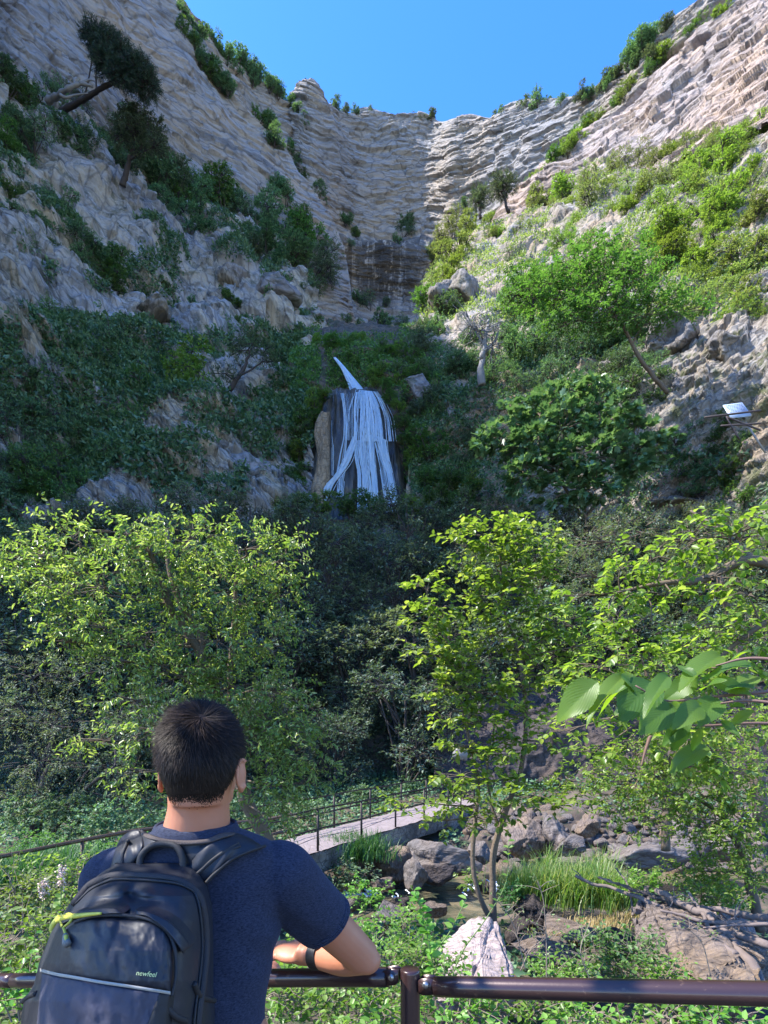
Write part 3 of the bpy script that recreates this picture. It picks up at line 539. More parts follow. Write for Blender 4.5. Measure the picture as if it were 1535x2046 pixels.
tree('gnarled_tree', 'gnarled dark-limbed tree with sparse grey leaves by the pale rock', 'tree', [[[(460, 778, 50), (478, 750, 50), (492, 725, 50), (500, 700, 50)], .25, .08], [[(478, 750, 50), (500, 740, 50), (525, 722, 50)], .12, .05]],
     [(505, 685, 50, 34, 14), (528, 700, 50, 24, 16), (480, 700, 50, 20, 12), (450, 745, 49.5, 22, 16), (535, 725, 50, 16, 10)], 40, .6, 10, .28, .35, 'tri', L_grey, W_dark, .1, .02, 7, limb_r=.06)
for nm, lb, sp in (('round_headed_pine', 'round-headed pine on the sunny edge, left one of the two', [(960, 436, 90, 958, 395, 18, 20)]), ('flat_topped_pine', 'flat-topped pine on the sunny edge, right one of the two', [(1016, 424, 90, 1006, 372, 26, 20)])):
    x0, y0, Y0, cx, cy, rx, ry = sp[0]
    tree(nm, lb, 'tree', [[[(x0, y0, Y0), ((x0+cx)/2, (y0+cy)/2+8, Y0), (cx, cy, Y0)], .3, .12]], [(cx-rx*.4, cy+ry*.5, Y0, rx*.6, ry*.6), (cx+rx*.4, cy, Y0, rx*.7, ry*.6), (cx, cy-ry*.5, Y0, rx*.8, ry*.5), (cx-rx*.5, cy-ry*.1, Y0, rx*.5, ry*.5), (cx, cy+ry*.7, Y0, rx*.5, ry*.4)], 40, .8, 16, .42, .14, 'tri', L_grey, W_dark, 0, .03, 8, upj=1, fwd=.8, limb_r=.1)
tree('overhanging_tree', 'bright green tree with layered branches and a long curved trunk on the right', 'tree', [[[(1335, 785, 38), (1300, 745, 37.5), (1272, 705, 37), (1250, 660, 37), (1225, 625, 37), (1205, 585, 37)], .16, .07], [[(1262, 690, 37), (1275, 665, 37), (1285, 650, 37)], .08, .03], [[(1225, 625, 37), (1190, 600, 37), (1150, 580, 37)], .07, .03]],
     [(1190, 510, 37, 60, 16), (1250, 500, 37, 55, 14), (1145, 530, 37, 55, 18), (1220, 540, 36.5, 70, 18), (1290, 540, 36.5, 50, 14), (1170, 570, 36.5, 70, 18), (1250, 580, 36, 70, 16), (1320, 600, 36, 60, 12), (1120, 600, 36.5, 40, 16), (1200, 620, 36, 80, 16), (1290, 630, 36, 80, 14), (1370, 620, 36, 45, 10), (1150, 640, 36.5, 60, 14), (1100, 565, 36.5, 40, 20), (1060, 590, 37, 40, 22)],
     36, .9, 12, .3, .45, 'tri', leafmat('leaf_vivid', (.05, .11, .028), (.075, .155, .035), (.12, .22, .06), .45, .5), W_bark, .1, .015, 9, upd=-.05, limb_r=.05, upj=.3)
tree('bushy_tree', 'rounded dark-stemmed tree left of the overhanging tree', 'tree', [[[(1062, 640, 40), (1065, 610, 40), (1060, 580, 40)], .18, .08]],
     [(1045, 555, 40, 36, 20), (1085, 560, 40, 34, 22), (1065, 585, 39.5, 44, 20), (1030, 590, 40, 26, 16), (1100, 600, 39.5, 26, 16)], 50, .7, 11, .26, .45, 'tri', L_mid, W_dark, .1, .02, 10, limb_r=.06)
tree('bare_grey_tree', 'leafless grey twiggy tree in the shade right of the waterfall', 'tree', [[[(962, 770, 44), (962, 730, 44), (968, 690, 44), (975, 640, 44)], .34, .1], [[(964, 700, 44), (990, 680, 44), (1000, 640, 44)], .1, .03], [[(968, 690, 44), (950, 660, 44), (945, 630, 44)], .1, .03]],
     [(960, 660, 44, 36, 30), (985, 690, 44, 26, 26), (940, 650, 44, 24, 24)], 26, 1., 3, .16, .3, 'tri', L_grey, W_grey, -.1, .035, 12, limb_r=.07, limbs=16)
tree('fig_tree', 'spreading fig tree with broad lobed leaves right of the waterfall', 'tree', [[[(1165, 1040, 33), (1120, 960, 33), (1080, 900, 33)], .12, .05], [[(1165, 1040, 33), (1180, 950, 33), (1200, 860, 33)], .12, .05], [[(1165, 1040, 33), (1230, 960, 33), (1290, 900, 33)], .12, .05]],
     [(1135, 790, 33, 60, 24), (1080, 820, 33, 60, 26), (1190, 795, 33, 50, 26), (1020, 850, 33, 50, 26), (1000, 890, 32.5, 50, 24), (1060, 880, 32, 60, 30), (1130, 850, 32, 70, 34), (1210, 840, 32, 66, 32), (1270, 870, 32, 56, 28), (1310, 890, 32.5, 36, 20),
      (1100, 930, 32, 60, 30), (1180, 910, 31.5, 66, 34), (1050, 950, 32, 44, 26), (1250, 930, 32, 50, 30), (1190, 975, 31.5, 60, 26), (1120, 985, 32, 50, 22), (1270, 900, 31.5, 40, 24), (985, 870, 33, 30, 18)],
     24, .5, 9, .55, .62, 'lobe', L_fig, W_bark, .15, .02, 13, limb_r=.05, upj=.5, fwd=.7)
# low cover on the slopes: uncountable
def carpet(name, G, label_n, lm, n, leaf, seed, mask, thr=.0, scale=.22, wf=.5):
    rng = np.random.default_rng(seed); h, w = G.shape[:2]; i = rng.uniform(0, h-1.01, n*3); j = rng.uniform(0, w-1.01, n*3); a = i.astype(int); b = j.astype(int); fi = (i-a)[:, None]; fj = (j-b)[:, None]
    p = (G[a, b]*(1-fj)+G[a, b+1]*fj)*(1-fi)+(G[a+1, b]*(1-fj)+G[a+1, b+1]*fj)*fi
    px, py = proj(p); k = mask(px, py) & (fbm(p*scale, 3, seed) > thr); p = p[k][:n]
    la = Acc(); m_ = len(p); d = rdir(rng, m_); d[:, 1] -= .5; up = rdir(rng, m_)+np.array([0, -.4, .6]); p = p+rdir(rng, m_)*leaf*.8; p[:, 2] += leaf*.4; p[:, 1] -= leaf*.5
    leaves(la, p, d, up, leaf*rng.uniform(.5, 1.3, m_), wf, 'tri'); return ob(name, la.mesh(name, lm), kind='stuff')
carpet('left_slope_undergrowth', PATCH['left_slope'], '', L_teal, 90000, .42, 1, lambda x, y: (x > -20) & (x < 680) & (y > 130) & ((y > 640) | (fbm(np.stack([x*.02, y*.02, y*0], -1), 2, 4) > .12)), -.02)
carpet('mossy_shelf_cover', PATCH['cascade_bank'], '', L_mid, 26000, .26, 2, lambda x, y: (x > 560) & (x < 930) & ((y > 670) & (y < 775) & (x > 655) | (x < 640) | (x > 800)), -.2, .4)
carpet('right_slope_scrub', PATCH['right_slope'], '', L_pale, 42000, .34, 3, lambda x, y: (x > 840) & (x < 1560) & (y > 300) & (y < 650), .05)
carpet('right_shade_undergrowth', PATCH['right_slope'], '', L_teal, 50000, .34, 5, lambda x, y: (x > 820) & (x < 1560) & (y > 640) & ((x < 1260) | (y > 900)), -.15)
carpet('hill_undergrowth', PATCH['wooded_hill'], '', L_hill, 60000, .22, 6, lambda x, y: (x > -40) & (x < 1600), -.3)
# ------------------------------------------------------------------ waterfall and tufa column
def colY(px, py):
    w = np.interp(py, [770, 800, 850, 920, 1040, 1140], [42, 62, 76, 92, 112, 120]); cx = np.interp(py, [770, 1040], [706, 714])
    u = np.clip((px-cx)/w, -1, 1); return np.interp(py, [770, 790, 860, 1140], [50.2, 49.4, 48.2, 46.0])-2.6*(1-u*u)**.5+1.2
nu, nv = 150, 180; V = []; wt = []
for py in np.linspace(777, 1140, nv):
    w = np.interp(py, [770, 800, 850, 920, 1040, 1140], [42, 62, 76, 92, 112, 120]); cx = np.interp(py, [770, 1040], [706, 714])
    u = np.sin(np.linspace(-np.pi/2, np.pi/2, nu)); px = cx+u*w; Y = colY(px, py)+np.where(abs(u) > .98, 1.5, 0)
    V.append(np.stack([(px-767.5)/F*Y, Y, CAMZ+(1460-py)/F*Y], -1)); wt.append(px)
V = np.array(V); top = V[0]*1; top = np.stack([top, top+np.array([0, 3., .05])]); px = np.array(wt).ravel()
v = V.reshape(-1, 3); dd = fbm(v*np.array([2.2, 1, .35]), 4, 81)*.45+fbm(v*np.array([5, 2, 1.2]), 3, 82)*.12; v[:, 1] -= dd; v = np.vstack([top[1], v])
m = M_('tufa_wet'); o = m.obj(); n = m.noise(m.mapping(o, (2.5, 1, .35)), 1, 6, .65); c = m.ramp(n, [(.35, (.012, .011, .01)), (.52, (.045, .038, .026)), (.72, (.13, .10, .065))]); m.l(c, m.bs.inputs['Base Color'])
m.bs.inputs['Roughness'].default_value = .35; m.l(m.bump(n, .8, .3), m.bs.inputs['Normal'])
ob('tufa_column', mesh_np('tufa_column', v, [grid_faces(nu, nv+1)], m.m, True), label='dark wet rounded tufa rock that the waterfall runs down', cat='rock')
def slab(name, poly_l, poly_r, mat, label, cat, dY, seed, amp=.25):
    """a rough rock strip between two edges (lists of (px,py)), in front of the column face"""
    L = smooth_path([(a, b, 0) for a, b in poly_l], 70); R = smooth_path([(a, b, 0) for a, b in poly_r], 70); rows = []
    for l, r in zip(L, R):
        u = np.linspace(0, 1, 30)[:, None]; q = l*(1-u)+r*u; Y = dY(q[:, 0], q[:, 1])-.9*np.sin(u[:, 0]*np.pi)**.6
        rows.append(np.stack([(q[:, 0]-767.5)/F*Y, Y, CAMZ+(1460-q[:, 1])/F*Y], -1))
    v = np.array(rows).reshape(-1, 3); v[:, 1] -= amp*fbm(v*np.array([1.6, 1.6, .8]), 5, seed)*1.8; v2 = v+np.array([0, 2.2, 0])
    G = grid_faces(30, 70); acc = Acc(); acc.add(v, G); e = np.concatenate([np.arange(30), np.arange(1, 70)*30+29, 69*30+np.arange(28, -1, -1), np.arange(68, 0, -1)*30])
    acc.add(np.vstack([v[e], v2[e]]), np.stack([np.arange(len(e)), (np.arange(len(e))+1) % len(e), (np.arange(len(e))+1) % len(e)+len(e), np.arange(len(e))+len(e)], -1))
    ob(name, acc.mesh(name, mat, True), label=label, cat=cat)
M_tan = rockmat('tan_tufa', (.30, .22, .14), (.36, .26, .16), (.07, .05, .035), bs=2.2, bump=1, bdist=.25, attr=False)
slab('tan_buttress', [(640, 822), (628, 860), (634, 920), (620, 980), (612, 1040)], [(660, 824), (660, 860), (662, 930), (662, 980), (655, 1040)], M_tan, 'upright tan tufa pillar left of the waterfall', 'rock', lambda x, y: 47.4-(y-820)*.004, 83)
m = M_('falling_water'); o = m.obj(); n = m.noise(m.mapping(o, (9, 9, 2.2)), 1, 4, .7); g_ = m.n('NewGeometry').outputs['Random Per Island']; c = m.mix(m.ramp(g_, [(0, (0, 0, 0)), (1, (1, 1, 1))]), (.58, .72, .80), (.97, 1., 1.)); m.l(m.mix(m.ramp(n, [(.4, (0, 0, 0)), (.6, (1, 1, 1))]), tuple([.55, .68, .80]), c), m.bs.inputs['Base Color']); m.bs.inputs['Roughness'].default_value = .25
tr = m.n('BsdfTranslucent'); tr.inputs[0].default_value = (.75, .9, 1, 1); mx = m.n('MixShader'); mx.inputs[0].default_value = .4; m.l(m.bs.outputs[0], mx.inputs[1]); m.l(tr.outputs[0], mx.inputs[2]); m.l(mx.outputs[0], m.out.inputs[0])
M_fall = m.m
rng = np.random.default_rng(8); acc = Acc()
def zq(l): return [(560+a*.2083, 640+b*.2083) for a, b in l]
def stream(left, right, n, r, Yf, wob=1., off=.25, frac=1.):
    L = smooth_path([(a, b, 0) for a, b in zq(left)], 40); R = smooth_path([(a, b, 0) for a, b in zq(right)], 40)
    for k in range(n):
        u = .5+np.clip(rng.normal(0, .34), -.85, .85); i0 = 0 if rng.uniform() < frac else rng.integers(0, 26); i1 = 40 if rng.uniform() < .75 else rng.integers(i0+10, 41)
        q = (L*(1-u)+R*u)[i0:i1]; q = q+np.cumsum(rng.normal(0, .12*wob, (len(q), 1)), 0)*np.array([[1, 0, 0]])
        Y = Yf(q[:, 0], q[:, 1])-off-rng.uniform(0, .3); pts_ = np.stack([(q[:, 0]-767.5)/F*Y, Y, CAMZ+(1460-q[:, 1])/F*Y], -1)
        tube(acc, pts_, r*rng.uniform(.5, 1.3)*np.linspace(.8, 1.1, len(q)), 4, False)
cy = lambda x, y: colY(x, y)
stream([(770, 672), (752, 800), (740, 950), (735, 1160)], [(890, 682), (950, 800), (995, 950), (1015, 1160)], 125, .03, cy, 1.8)
stream([(722, 690), (705, 850), (705, 1000), (700, 1150)], [(742, 690), (722, 850), (730, 1000), (740, 1160)], 9, .04, cy)
stream([(705, 1120), (640, 1280), (545, 1470), (430, 1600), (380, 1720)], [(740, 1160), (690, 1290), (640, 1400), (520, 1560), (440, 1730)], 60, .028, cy, 1.6)
stream([(725, 1150), (745, 1350), (770, 1500), (775, 1840)], [(810, 1150), (820, 1350), (835, 1500), (870, 1840)], 56, .03, cy, 1.5)
stream([(835, 1100), (850, 1350), (880, 1550), (905, 1840)], [(890, 1100), (910, 1350), (925, 1550), (945, 1840)], 36, .03, cy, 1.5)
stream([(905, 1100), (960, 1300), (1020, 1500), (1070, 1840)], [(1020, 1150), (1035, 1300), (1080, 1500), (1140, 1840)], 52, .03, cy, 1.4)
stream([(880, 1150), (920, 1400), (960, 1600), (1000, 1840)], [(930, 1200), (990, 1400), (1020, 1600), (1050, 1840)], 16, .022, cy, frac=.3)
stream([(592, 700), (615, 900), (618, 1100), (585, 1300), (560, 1450)], [(604, 700), (632, 900), (636, 1100), (620, 1300), (600, 1450)], 10, .025, cy)
stream([(560, 1470), (555, 1600), (545, 1700)], [(640, 1400), (610, 1560), (600, 1690)], 16, .02, cy, frac=.4)
stream([(610, 700), (640, 900), (640, 1150)], [(700, 700), (700, 900), (695, 1150)], 12, .012, cy, frac=.4)
stream([(480, 960), (480, 1200), (480, 1480)], [(500, 960), (510, 1200), (515, 1500)], 4, .014, cy, frac=.6)
up = lambda x, y: 52.4-(y-715)*.035
stream([(515, 358), (590, 455), (650, 570), (695, 668)], [(532, 358), (615, 450), (700, 560), (782, 664)], 70, .05, up, .3, .1)
ob('waterfall', acc.mesh('waterfall', M_fall, True), kind='structure')
for i, (x, y, s_) in enumerate([(628, 800, 34), (612, 830, 40), (606, 868, 40), (598, 905, 44), (596, 945, 46), (590, 985, 50), (650, 785, 24), (640, 796, 22), (782, 792, 26), (794, 812, 28), (806, 845, 32), (816, 880, 34), (828, 920, 40), (836, 960, 44), (770, 772, 26), (752, 768, 22), (690, 770, 14), (820, 1000, 44)]):
    o_ = place_shrub(x, y, s_*1.25, 'full', L_mid if i % 3 else L_lime, 'ivy_bush', '', 'ivy hugging the tufa column', push=.1, Y=float(min(48.6, colY(x, y)-.1))+(.4 if y < 800 else 0))
# ------------------------------------------------------------------ boulders
import bmesh
_bm = bmesh.new(); bmesh.ops.create_icosphere(_bm, subdivisions=5, radius=1); ICO = np.array([v.co[:] for v in _bm.verts]); ICF = np.array([[v.index for v in f.verts] for f in _bm.faces]); _bm.free()
_bm = bmesh.new(); bmesh.ops.create_icosphere(_bm, subdivisions=3, radius=1); ICO3 = np.array([v.co[:] for v in _bm.verts]); ICF3 = np.array([[v.index for v in f.verts] for f in _bm.faces]); _bm.free()
def rock_mesh(seed, mat, planes=10, rough=.08, name='boulder', lo=False, planeset=None, fr=2.5):
    rng = np.random.default_rng(seed); v = (ICO3 if lo else ICO).copy(); N = rdir(rng, planes); D = rng.uniform(.45, .85, planes)
    if planeset is not None: N = np.vstack([N, unit(np.array([p[:3] for p in planeset], float))]); D = np.concatenate([D, [p[3] for p in planeset]])
    dt = v@N.T; k = np.where(dt > 1e-3, D/np.maximum(dt, 1e-3), 9).min(1); k = np.minimum(k, 1.); v = v*k[:, None]
    v = v+unit(v)*(fbm(v*fr+seed, 5, seed)*rough*2)[:, None]
    return mesh_np(name, v, [ICF3 if lo else ICF], mat, not lo, {'bed': ('FLOAT_VECTOR', v*3)})
R_grey = rockmat('boulder_grey', (.165, .15, .145), (.21, .16, .125), (.05, .042, .04), bs=3., bump=.9, bdist=.08, attr=False, pale=(.27, .235, .22))
R_crag = rockmat('boulder_crag', (.22, .21, .22), (.30, .25, .18), (.06, .055, .05), bs=2.2, bump=1, bdist=.35, attr=False, pale=(.36, .35, .36), lich=((.035, .05, .02), .6))
R_dark = rockmat('boulder_dark', (.065, .055, .055), (.10, .075, .06), (.02, .017, .017), bs=3.5, bump=1, bdist=.1, attr=False)
R_white = rockmat('boulder_pale', (.40, .325, .31), (.36, .28, .255), (.20, .155, .14), bs=5, bump=.9, bdist=.05, attr=False, crack=.5)
R_brown = rockmat('boulder_brown', (.20, .16, .14), (.27, .19, .12), (.05, .04, .035), bs=4, bump=1, bdist=.08, attr=False)
def boulder(px, py, w, h, Y, label, mat=R_grey, seed=1, rot=0, name='boulder', group=None, depth=1., planes=10, rough=.08, tilt=0, planeset=None, lo=False, fr=2.5):
    c = P(px, py, Y); me = rock_mesh(seed, mat, planes, rough, name, lo, planeset, fr); o = ob(name, me, None, label, 'rock', group, None, tuple(c))
    sx = w/2/F*Y*1.25; sz = h/2/F*Y*1.25; o.scale = (sx, (sx+sz)/2*depth, sz); o.rotation_euler = (0, tilt, rot); return o
B = [(1460, 706, 88, 62, 38, 'big dark boulder at the right edge of the gorge'), (1372, 775, 56, 42, 37, 'grey boulder beside the foot of the curved trunk'), (1418, 752, 42, 34, 38, 'rounded boulder just left of the big dark one'),
     (1330, 700, 120, 60, 41, 'broad cracked rock face under the overhanging tree'), (1455, 770, 34, 20, 37, 'small flat rock above the information board'), (1500, 748, 40, 16, 37, 'thin slab at the right edge above the information board'), (1438, 790, 24, 14, 36, 'fist-shaped stone left above the information board'),
     (1330, 935, 74, 56, 31, 'brown boulder between the fig tree and the dense bush'), (1212, 990, 46, 60, 30, 'upright white mottled stone below the fig tree'), (1340, 1008, 86, 40, 29.5, 'low white mottled stone right of the upright one'),
     (1440, 838, 60, 18, 35, 'flat grey rock under the wooden rail by the board'), (1500, 860, 60, 20, 34, 'flat rock right behind the post of the board'), (840, 790, 60, 56, 48, 'mossy grey boulder right of the cascade lip'), (918, 845, 60, 40, 47, 'dark boulder deep in the gully right of the falls'),
     (500, 985, 130, 100, 41, 'large rough conical rock left below the waterfall'), (400, 930, 150, 100, 44, 'blue-grey cracked outcrop at the foot of the left bank'), (250, 975, 80, 60, 40, 'pale outcrop leaning at lower left of the gorge'),
     (215, 830, 70, 46, 45, 'tan rock poking from the lower left bank'), (898, 606, 70, 56, 64, 'dark fissured crag above the gully right of the falls'), (930, 590, 50, 70, 62, 'steep grey crag beside the sunny slope edge'),
     (742, 678, 26, 8, 56, 'small flat white stone on the mossy shelf'), (300, 640, 130, 50, 55, 'bulging grey overhang of rock above the dark cave'), (540, 600, 90, 60, 62, 'cluster of white-grey knobbly rock left of the head wall'), (470, 560, 60, 44, 66, 'tan and white knob of rock below the terrace shrubs')]
for i, (x, y, w, h, Y, lb) in enumerate(B):
    hp, _n = hit(x, y+h*.3); Y = (hp[1]+.15*w/F*hp[1]) if hp is not None else Y
    boulder(x, y, w*1.1, h*1.1, Y, lb, R_crag, 100+i, i*1.3, tilt=(.35 if 'leaning' in lb else 0), rough=.24 if w > 60 else .15, fr=1.7)
# ------------------------------------------------------------------ information board
def box(acc, c, sx, sy, sz, rot=None):
    v = np.array([[a, b, d] for a in (-.5, .5) for b in (-.5, .5) for d in (-.5, .5)])*np.array([sx, sy, sz])
    if rot is not None: v = v@np.array(rot).T
    acc.add(v+np.array(c), np.array([[0, 1, 3, 2], [4, 6, 7, 5], [0, 4, 5, 1], [2, 3, 7, 6], [0, 2, 6, 4], [1, 5, 7, 3]]))
Yb = 31; base = P(1505, 880, Yb); t = thing('information_board', 'tilted pale blue text board on a short post at the right', 'sign', tuple(base))
q = [P(1445, 809, Yb+.3), P(1483, 804, Yb+.3), P(1502, 829, Yb-.3), P(1462, 834, Yb-.3)]
def qp(u, v, e=0): 
    a = (q[0]*(1-u)+q[1]*u)*(1-v)+(q[3]*(1-u)+q[2]*u)*v; return a+nb*e-base
nb = unit(np.cross(q[1]-q[0], q[3]-q[0])); nb = nb*(-1 if nb[1] > 0 else 1)
def qplate(a, b, c, d, e0, e1):
    v = [qp(a, c, e0), qp(b, c, e0), qp(b, d, e0), qp(a, d, e0), qp(a, c, e1), qp(b, c, e1), qp(b, d, e1), qp(a, d, e1)]
    return np.array(v), np.array([[0, 1, 2, 3], [4, 5, 6, 7], [0, 1, 5, 4], [1, 2, 6, 5], [2, 3, 7, 6], [3, 0, 4, 7]])
a_ = Acc(); a_.add(*qplate(0, 1, 0, 1, -.06, 0)); ob('panel', a_.mesh('panel', simple('board_face', (.30, .38, .50), .4)), t)
a_ = Acc()
for k in range(8):
    vv = .1+k*.1; x = .08
    while x < .9:
        w = rng.uniform(.04, .13); a_.add(*qplate(x, min(.93, x+w), vv, vv+.035, .004, .008)); x += w+.025
ob('text_lines', a_.mesh('text_lines', simple('board_ink', (.03, .05, .12), .5)), t)
a_ = Acc(); tube(a_, np.array([P(1482, 830, Yb+.15), P(1510, 875, Yb-.1), P(1530, 905, Yb-.2)])-base, .07, 4); ob('post', a_.mesh('post', simple('pale_post', (.30, .27, .24), .7)), t)
t = thing('wooden_rail', 'thin dark wooden rail fence crossing in front of the board', 'fence', tuple(P(1440, 840, 30)))
wm = simple('rail_wood', (.07, .05, .045), .8)
for nm, pa in (('rail', [(1408, 834), (1520, 820)]), ('rail', [(1450, 832), (1520, 860)]), ('rail', [(1440, 851), (1520, 846)]), ('post', [(1450, 832), (1478, 878)])):
    a_ = Acc(); tube(a_, smooth_path([P(x, y, 30) for x, y in pa], 6)-P(1440, 840, 30), .05, 6); ob(nm, a_.mesh(nm, wm), t)
# ------------------------------------------------------------------ hill woodland behind the river
def grove_proto(seed):
    rng = np.random.default_rng(200+seed); la, ta = Acc(), Acc(); bl = []
    for i in range(17):
        z = rng.uniform(.22, .92); w = .40*math.sin(min(1, (z)/.55)*1.57)*(1.15-z*.55); a = rng.uniform(0, 6.28); bl.append(((math.cos(a)*w*.8, math.sin(a)*w*.8, z), tuple(np.array([.13, .13, .10])*rng.uniform(.8, 1.4))))
    crown_geo(rng, bl, la, ta, 2300, .085, 8, .034, .45, 'tri', .25, .0022, start=lambda c: np.array([c[0]*.25, c[1]*.25, max(.08, c[2]-.28)]), limb_r=.008, limbs=8)
    tube(ta, smooth_path([(0, 0, -.12), (.02, 0, .3), (-.01, .01, .6), (0, 0, .88)], 14), np.linspace(.022, .006, 14), 6)
    for k in range(3): a = rng.uniform(0, 6.28); tube(ta, smooth_path([(0, 0, -.1), (math.cos(a)*.06, math.sin(a)*.06, .3), (math.cos(a)*.2, math.sin(a)*.2, .75)], 10), np.linspace(.012, .004, 10), 5)
    return la.mesh('grove_crown', L_hill), ta.mesh('grove_trunk', W_dark)
GP = [grove_proto(i) for i in range(4)]
def grove(px, py, hpx, k, label, group, lm=None, Y=None):
    p, n = hit(px, py)
    if Y: p = P(px, py, Y)
    H = hpx/F*p[1]; t = thing('hillside_tree', label, 'tree', (p[0], p[1]-.5, p[2]-.3), group); c = ob('crown', GP[k][0], t); tr_ = ob('trunk', GP[k][1], t)
    if lm: c.material_slots[0].link = 'OBJECT'; c.material_slots[0].material = lm
    REC.append((t, px, py, CN[(lm or L_hill).name])); t.scale = (H*prg.uniform(.9, 1.2), H*1.0, H); t.rotation_euler = (0, prg.uniform(-.06, .06), prg.uniform(0, 6.28))
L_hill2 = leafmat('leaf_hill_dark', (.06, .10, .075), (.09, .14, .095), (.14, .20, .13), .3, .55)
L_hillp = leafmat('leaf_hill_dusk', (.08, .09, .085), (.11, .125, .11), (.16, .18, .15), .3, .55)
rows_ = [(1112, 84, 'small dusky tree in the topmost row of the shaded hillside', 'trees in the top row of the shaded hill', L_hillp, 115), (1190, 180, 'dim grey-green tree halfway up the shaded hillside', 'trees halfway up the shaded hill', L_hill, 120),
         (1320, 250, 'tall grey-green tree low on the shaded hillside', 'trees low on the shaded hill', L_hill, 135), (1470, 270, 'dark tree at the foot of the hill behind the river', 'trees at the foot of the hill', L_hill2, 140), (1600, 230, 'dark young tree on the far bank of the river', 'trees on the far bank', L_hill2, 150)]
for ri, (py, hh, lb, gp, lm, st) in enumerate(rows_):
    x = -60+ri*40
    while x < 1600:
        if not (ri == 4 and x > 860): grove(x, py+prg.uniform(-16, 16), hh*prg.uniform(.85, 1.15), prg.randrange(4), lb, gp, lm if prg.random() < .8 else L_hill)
        x += st*prg.uniform(.75, 1.1)
patch('river_crag', [[P(880, 1430, 25), P(1000, 1415, 25), P(1130, 1400, 25), P(1260, 1400, 24.5), P(1400, 1390, 24), P(1620, 1380, 23)], [P(870, 1530, 23.6), P(1000, 1520, 23.4), P(1130, 1500, 23.2), P(1260, 1510, 23), P(1400, 1500, 22.5), P(1620, 1500, 21.5)],
      [P(860, 1640, 22.5), P(1000, 1640, 22.2), P(1130, 1640, 22), P(1260, 1640, 21.8), P(1400, 1640, 21.2), P(1620, 1640, 20)]], 240, 120, R_dark, 23, a_bed=.3, a_big=.6, s_big=.3, a_mid=.7, s_mid=.8, seed=91, kind='structure', rdg=.3, back=(0, 3, .5))
# ------------------------------------------------------------------ footbridge
def on_line(px, x0=-1.79, y0=11.5, dx=.526, dy=.85):
    k = (px-767.5)/F; s = (x0-k*y0)/(k*dy-dx); return s
BD = np.array([.526, .85]); BN = np.array([-.85, .526]); B0 = np.array([-1.79, 11.5]); ZD = CAMZ-2.7
def bp(s, w, z): q = B0+BD*s+BN*w; return np.array([q[0], q[1], z])
t = thing('footbridge', 'narrow stone footbridge with thin iron railings crossing the river', 'bridge', tuple(bp(0, .75, ZD)))
org = bp(0, .75, ZD)
M_deck = M_('deck_stone'); o = M_deck.obj(); v_ = M_deck.n('TexVoronoi', feature='DISTANCE_TO_EDGE'); M_deck.l(M_deck.mapping(o, (1, 1, 1)), v_.inputs['Vector']); v_.inputs['Scale'].default_value = 4.2
c = M_deck.mix(M_deck.noise(o, 3, 6, .7), (.17, .14, .14), (.30, .25, .25)); c = M_deck.mix(M_deck.ramp(v_.outputs['Distance'], [(0, (1, 1, 1)), (.05, (0, 0, 0))]), c, (.17, .14, .14)); M_deck.l(c, M_deck.bs.inputs['Base Color'])
M_deck.bs.inputs['Roughness'].default_value = .9; M_deck.l(M_deck.bump(M_deck.math('ADD', M_deck.noise(o, 12, 6, .7), M_deck.math('MINIMUM', v_.outputs['Distance'], .1)), .8, .04), M_deck.bs.inputs['Normal']); M_deck = M_deck.m
M_mas = M_('bridge_masonry'); o = M_mas.obj(); v_ = M_mas.n('TexVoronoi', feature='DISTANCE_TO_EDGE'); M_mas.l(M_mas.mapping(o, (1, 1, 1.5)), v_.inputs['Vector']); v_.inputs['Scale'].default_value = 4.6
c = M_mas.mix(M_mas.ramp(M_mas.noise(o, 1.3, 5, .6), [(.42, (0, 0, 0)), (.62, (1, 1, 1))]), (.10, .08, .065), (.30, .25, .20)); c = M_mas.mix(M_mas.ramp(v_.outputs['Distance'], [(0, (1, 1, 1)), (.06, (0, 0, 0))]), c, (.05, .04, .035)); M_mas.l(c, M_mas.bs.inputs['Base Color'])
M_mas.bs.inputs['Roughness'].default_value = .95; M_mas.l(M_mas.bump(M_mas.math('ADD', M_mas.noise(o, 9, 7, .7), M_mas.math('MINIMUM', v_.outputs['Distance'], .12)), 1., .07), M_mas.bs.inputs['Normal']); M_mas = M_mas.m
ss = np.linspace(-1.6, 10.6, 190); ww = np.linspace(0, 1.5, 26); SS, WW = np.meshgrid(ss, ww); G = np.stack([B0[0]+BD[0]*SS+BN[0]*WW, B0[1]+BD[1]*SS+BN[1]*WW, np.full_like(SS, ZD)], -1).reshape(-1, 3)-org
G[:, 2] += fbm(G*3, 4, 5)*.03; e_ = (np.abs(WW-.75) > .7).ravel(); G[e_, :2] += (fbm(G[e_]*np.array([4, 4, 0]), 3, 6)*.06)[:, None]; ob('deck', mesh_np('deck', G, [grid_faces(190, 26)], M_deck, True), t)
def wall_strip(s0, s1, w, z0f, z1, seed, out, ns=160, nz=26, thick=None):
    ss = np.linspace(s0, s1, ns); u = np.linspace(0, 1, nz); SS, U = np.meshgrid(ss, u); Z = z1*(1-U)+z0f(SS)*U
    q = np.stack([B0[0]+BD[0]*SS+BN[0]*w, B0[1]+BD[1]*SS+BN[1]*w, Z], -1).reshape(-1, 3); n = fbm(q*np.array([2.2, 2.2, 3]), 4, seed)*.09
    q[:, 0] += BN[0]*out*n; q[:, 1] += BN[1]*out*n; return q-org, grid_faces(ns, nz)
def under(s): return ZD-.5-np.where(np.abs(s-1.9) < 1.7, 0, 0)+0*s
a_ = Acc(); v1, f1 = wall_strip(-1.6, 10.6, -.03, under, ZD-.01, 7, -1); a_.add(v1, f1); v1, f1 = wall_strip(-1.6, 10.6, 1.53, under, ZD-.01, 8, 1); a_.add(v1, f1)
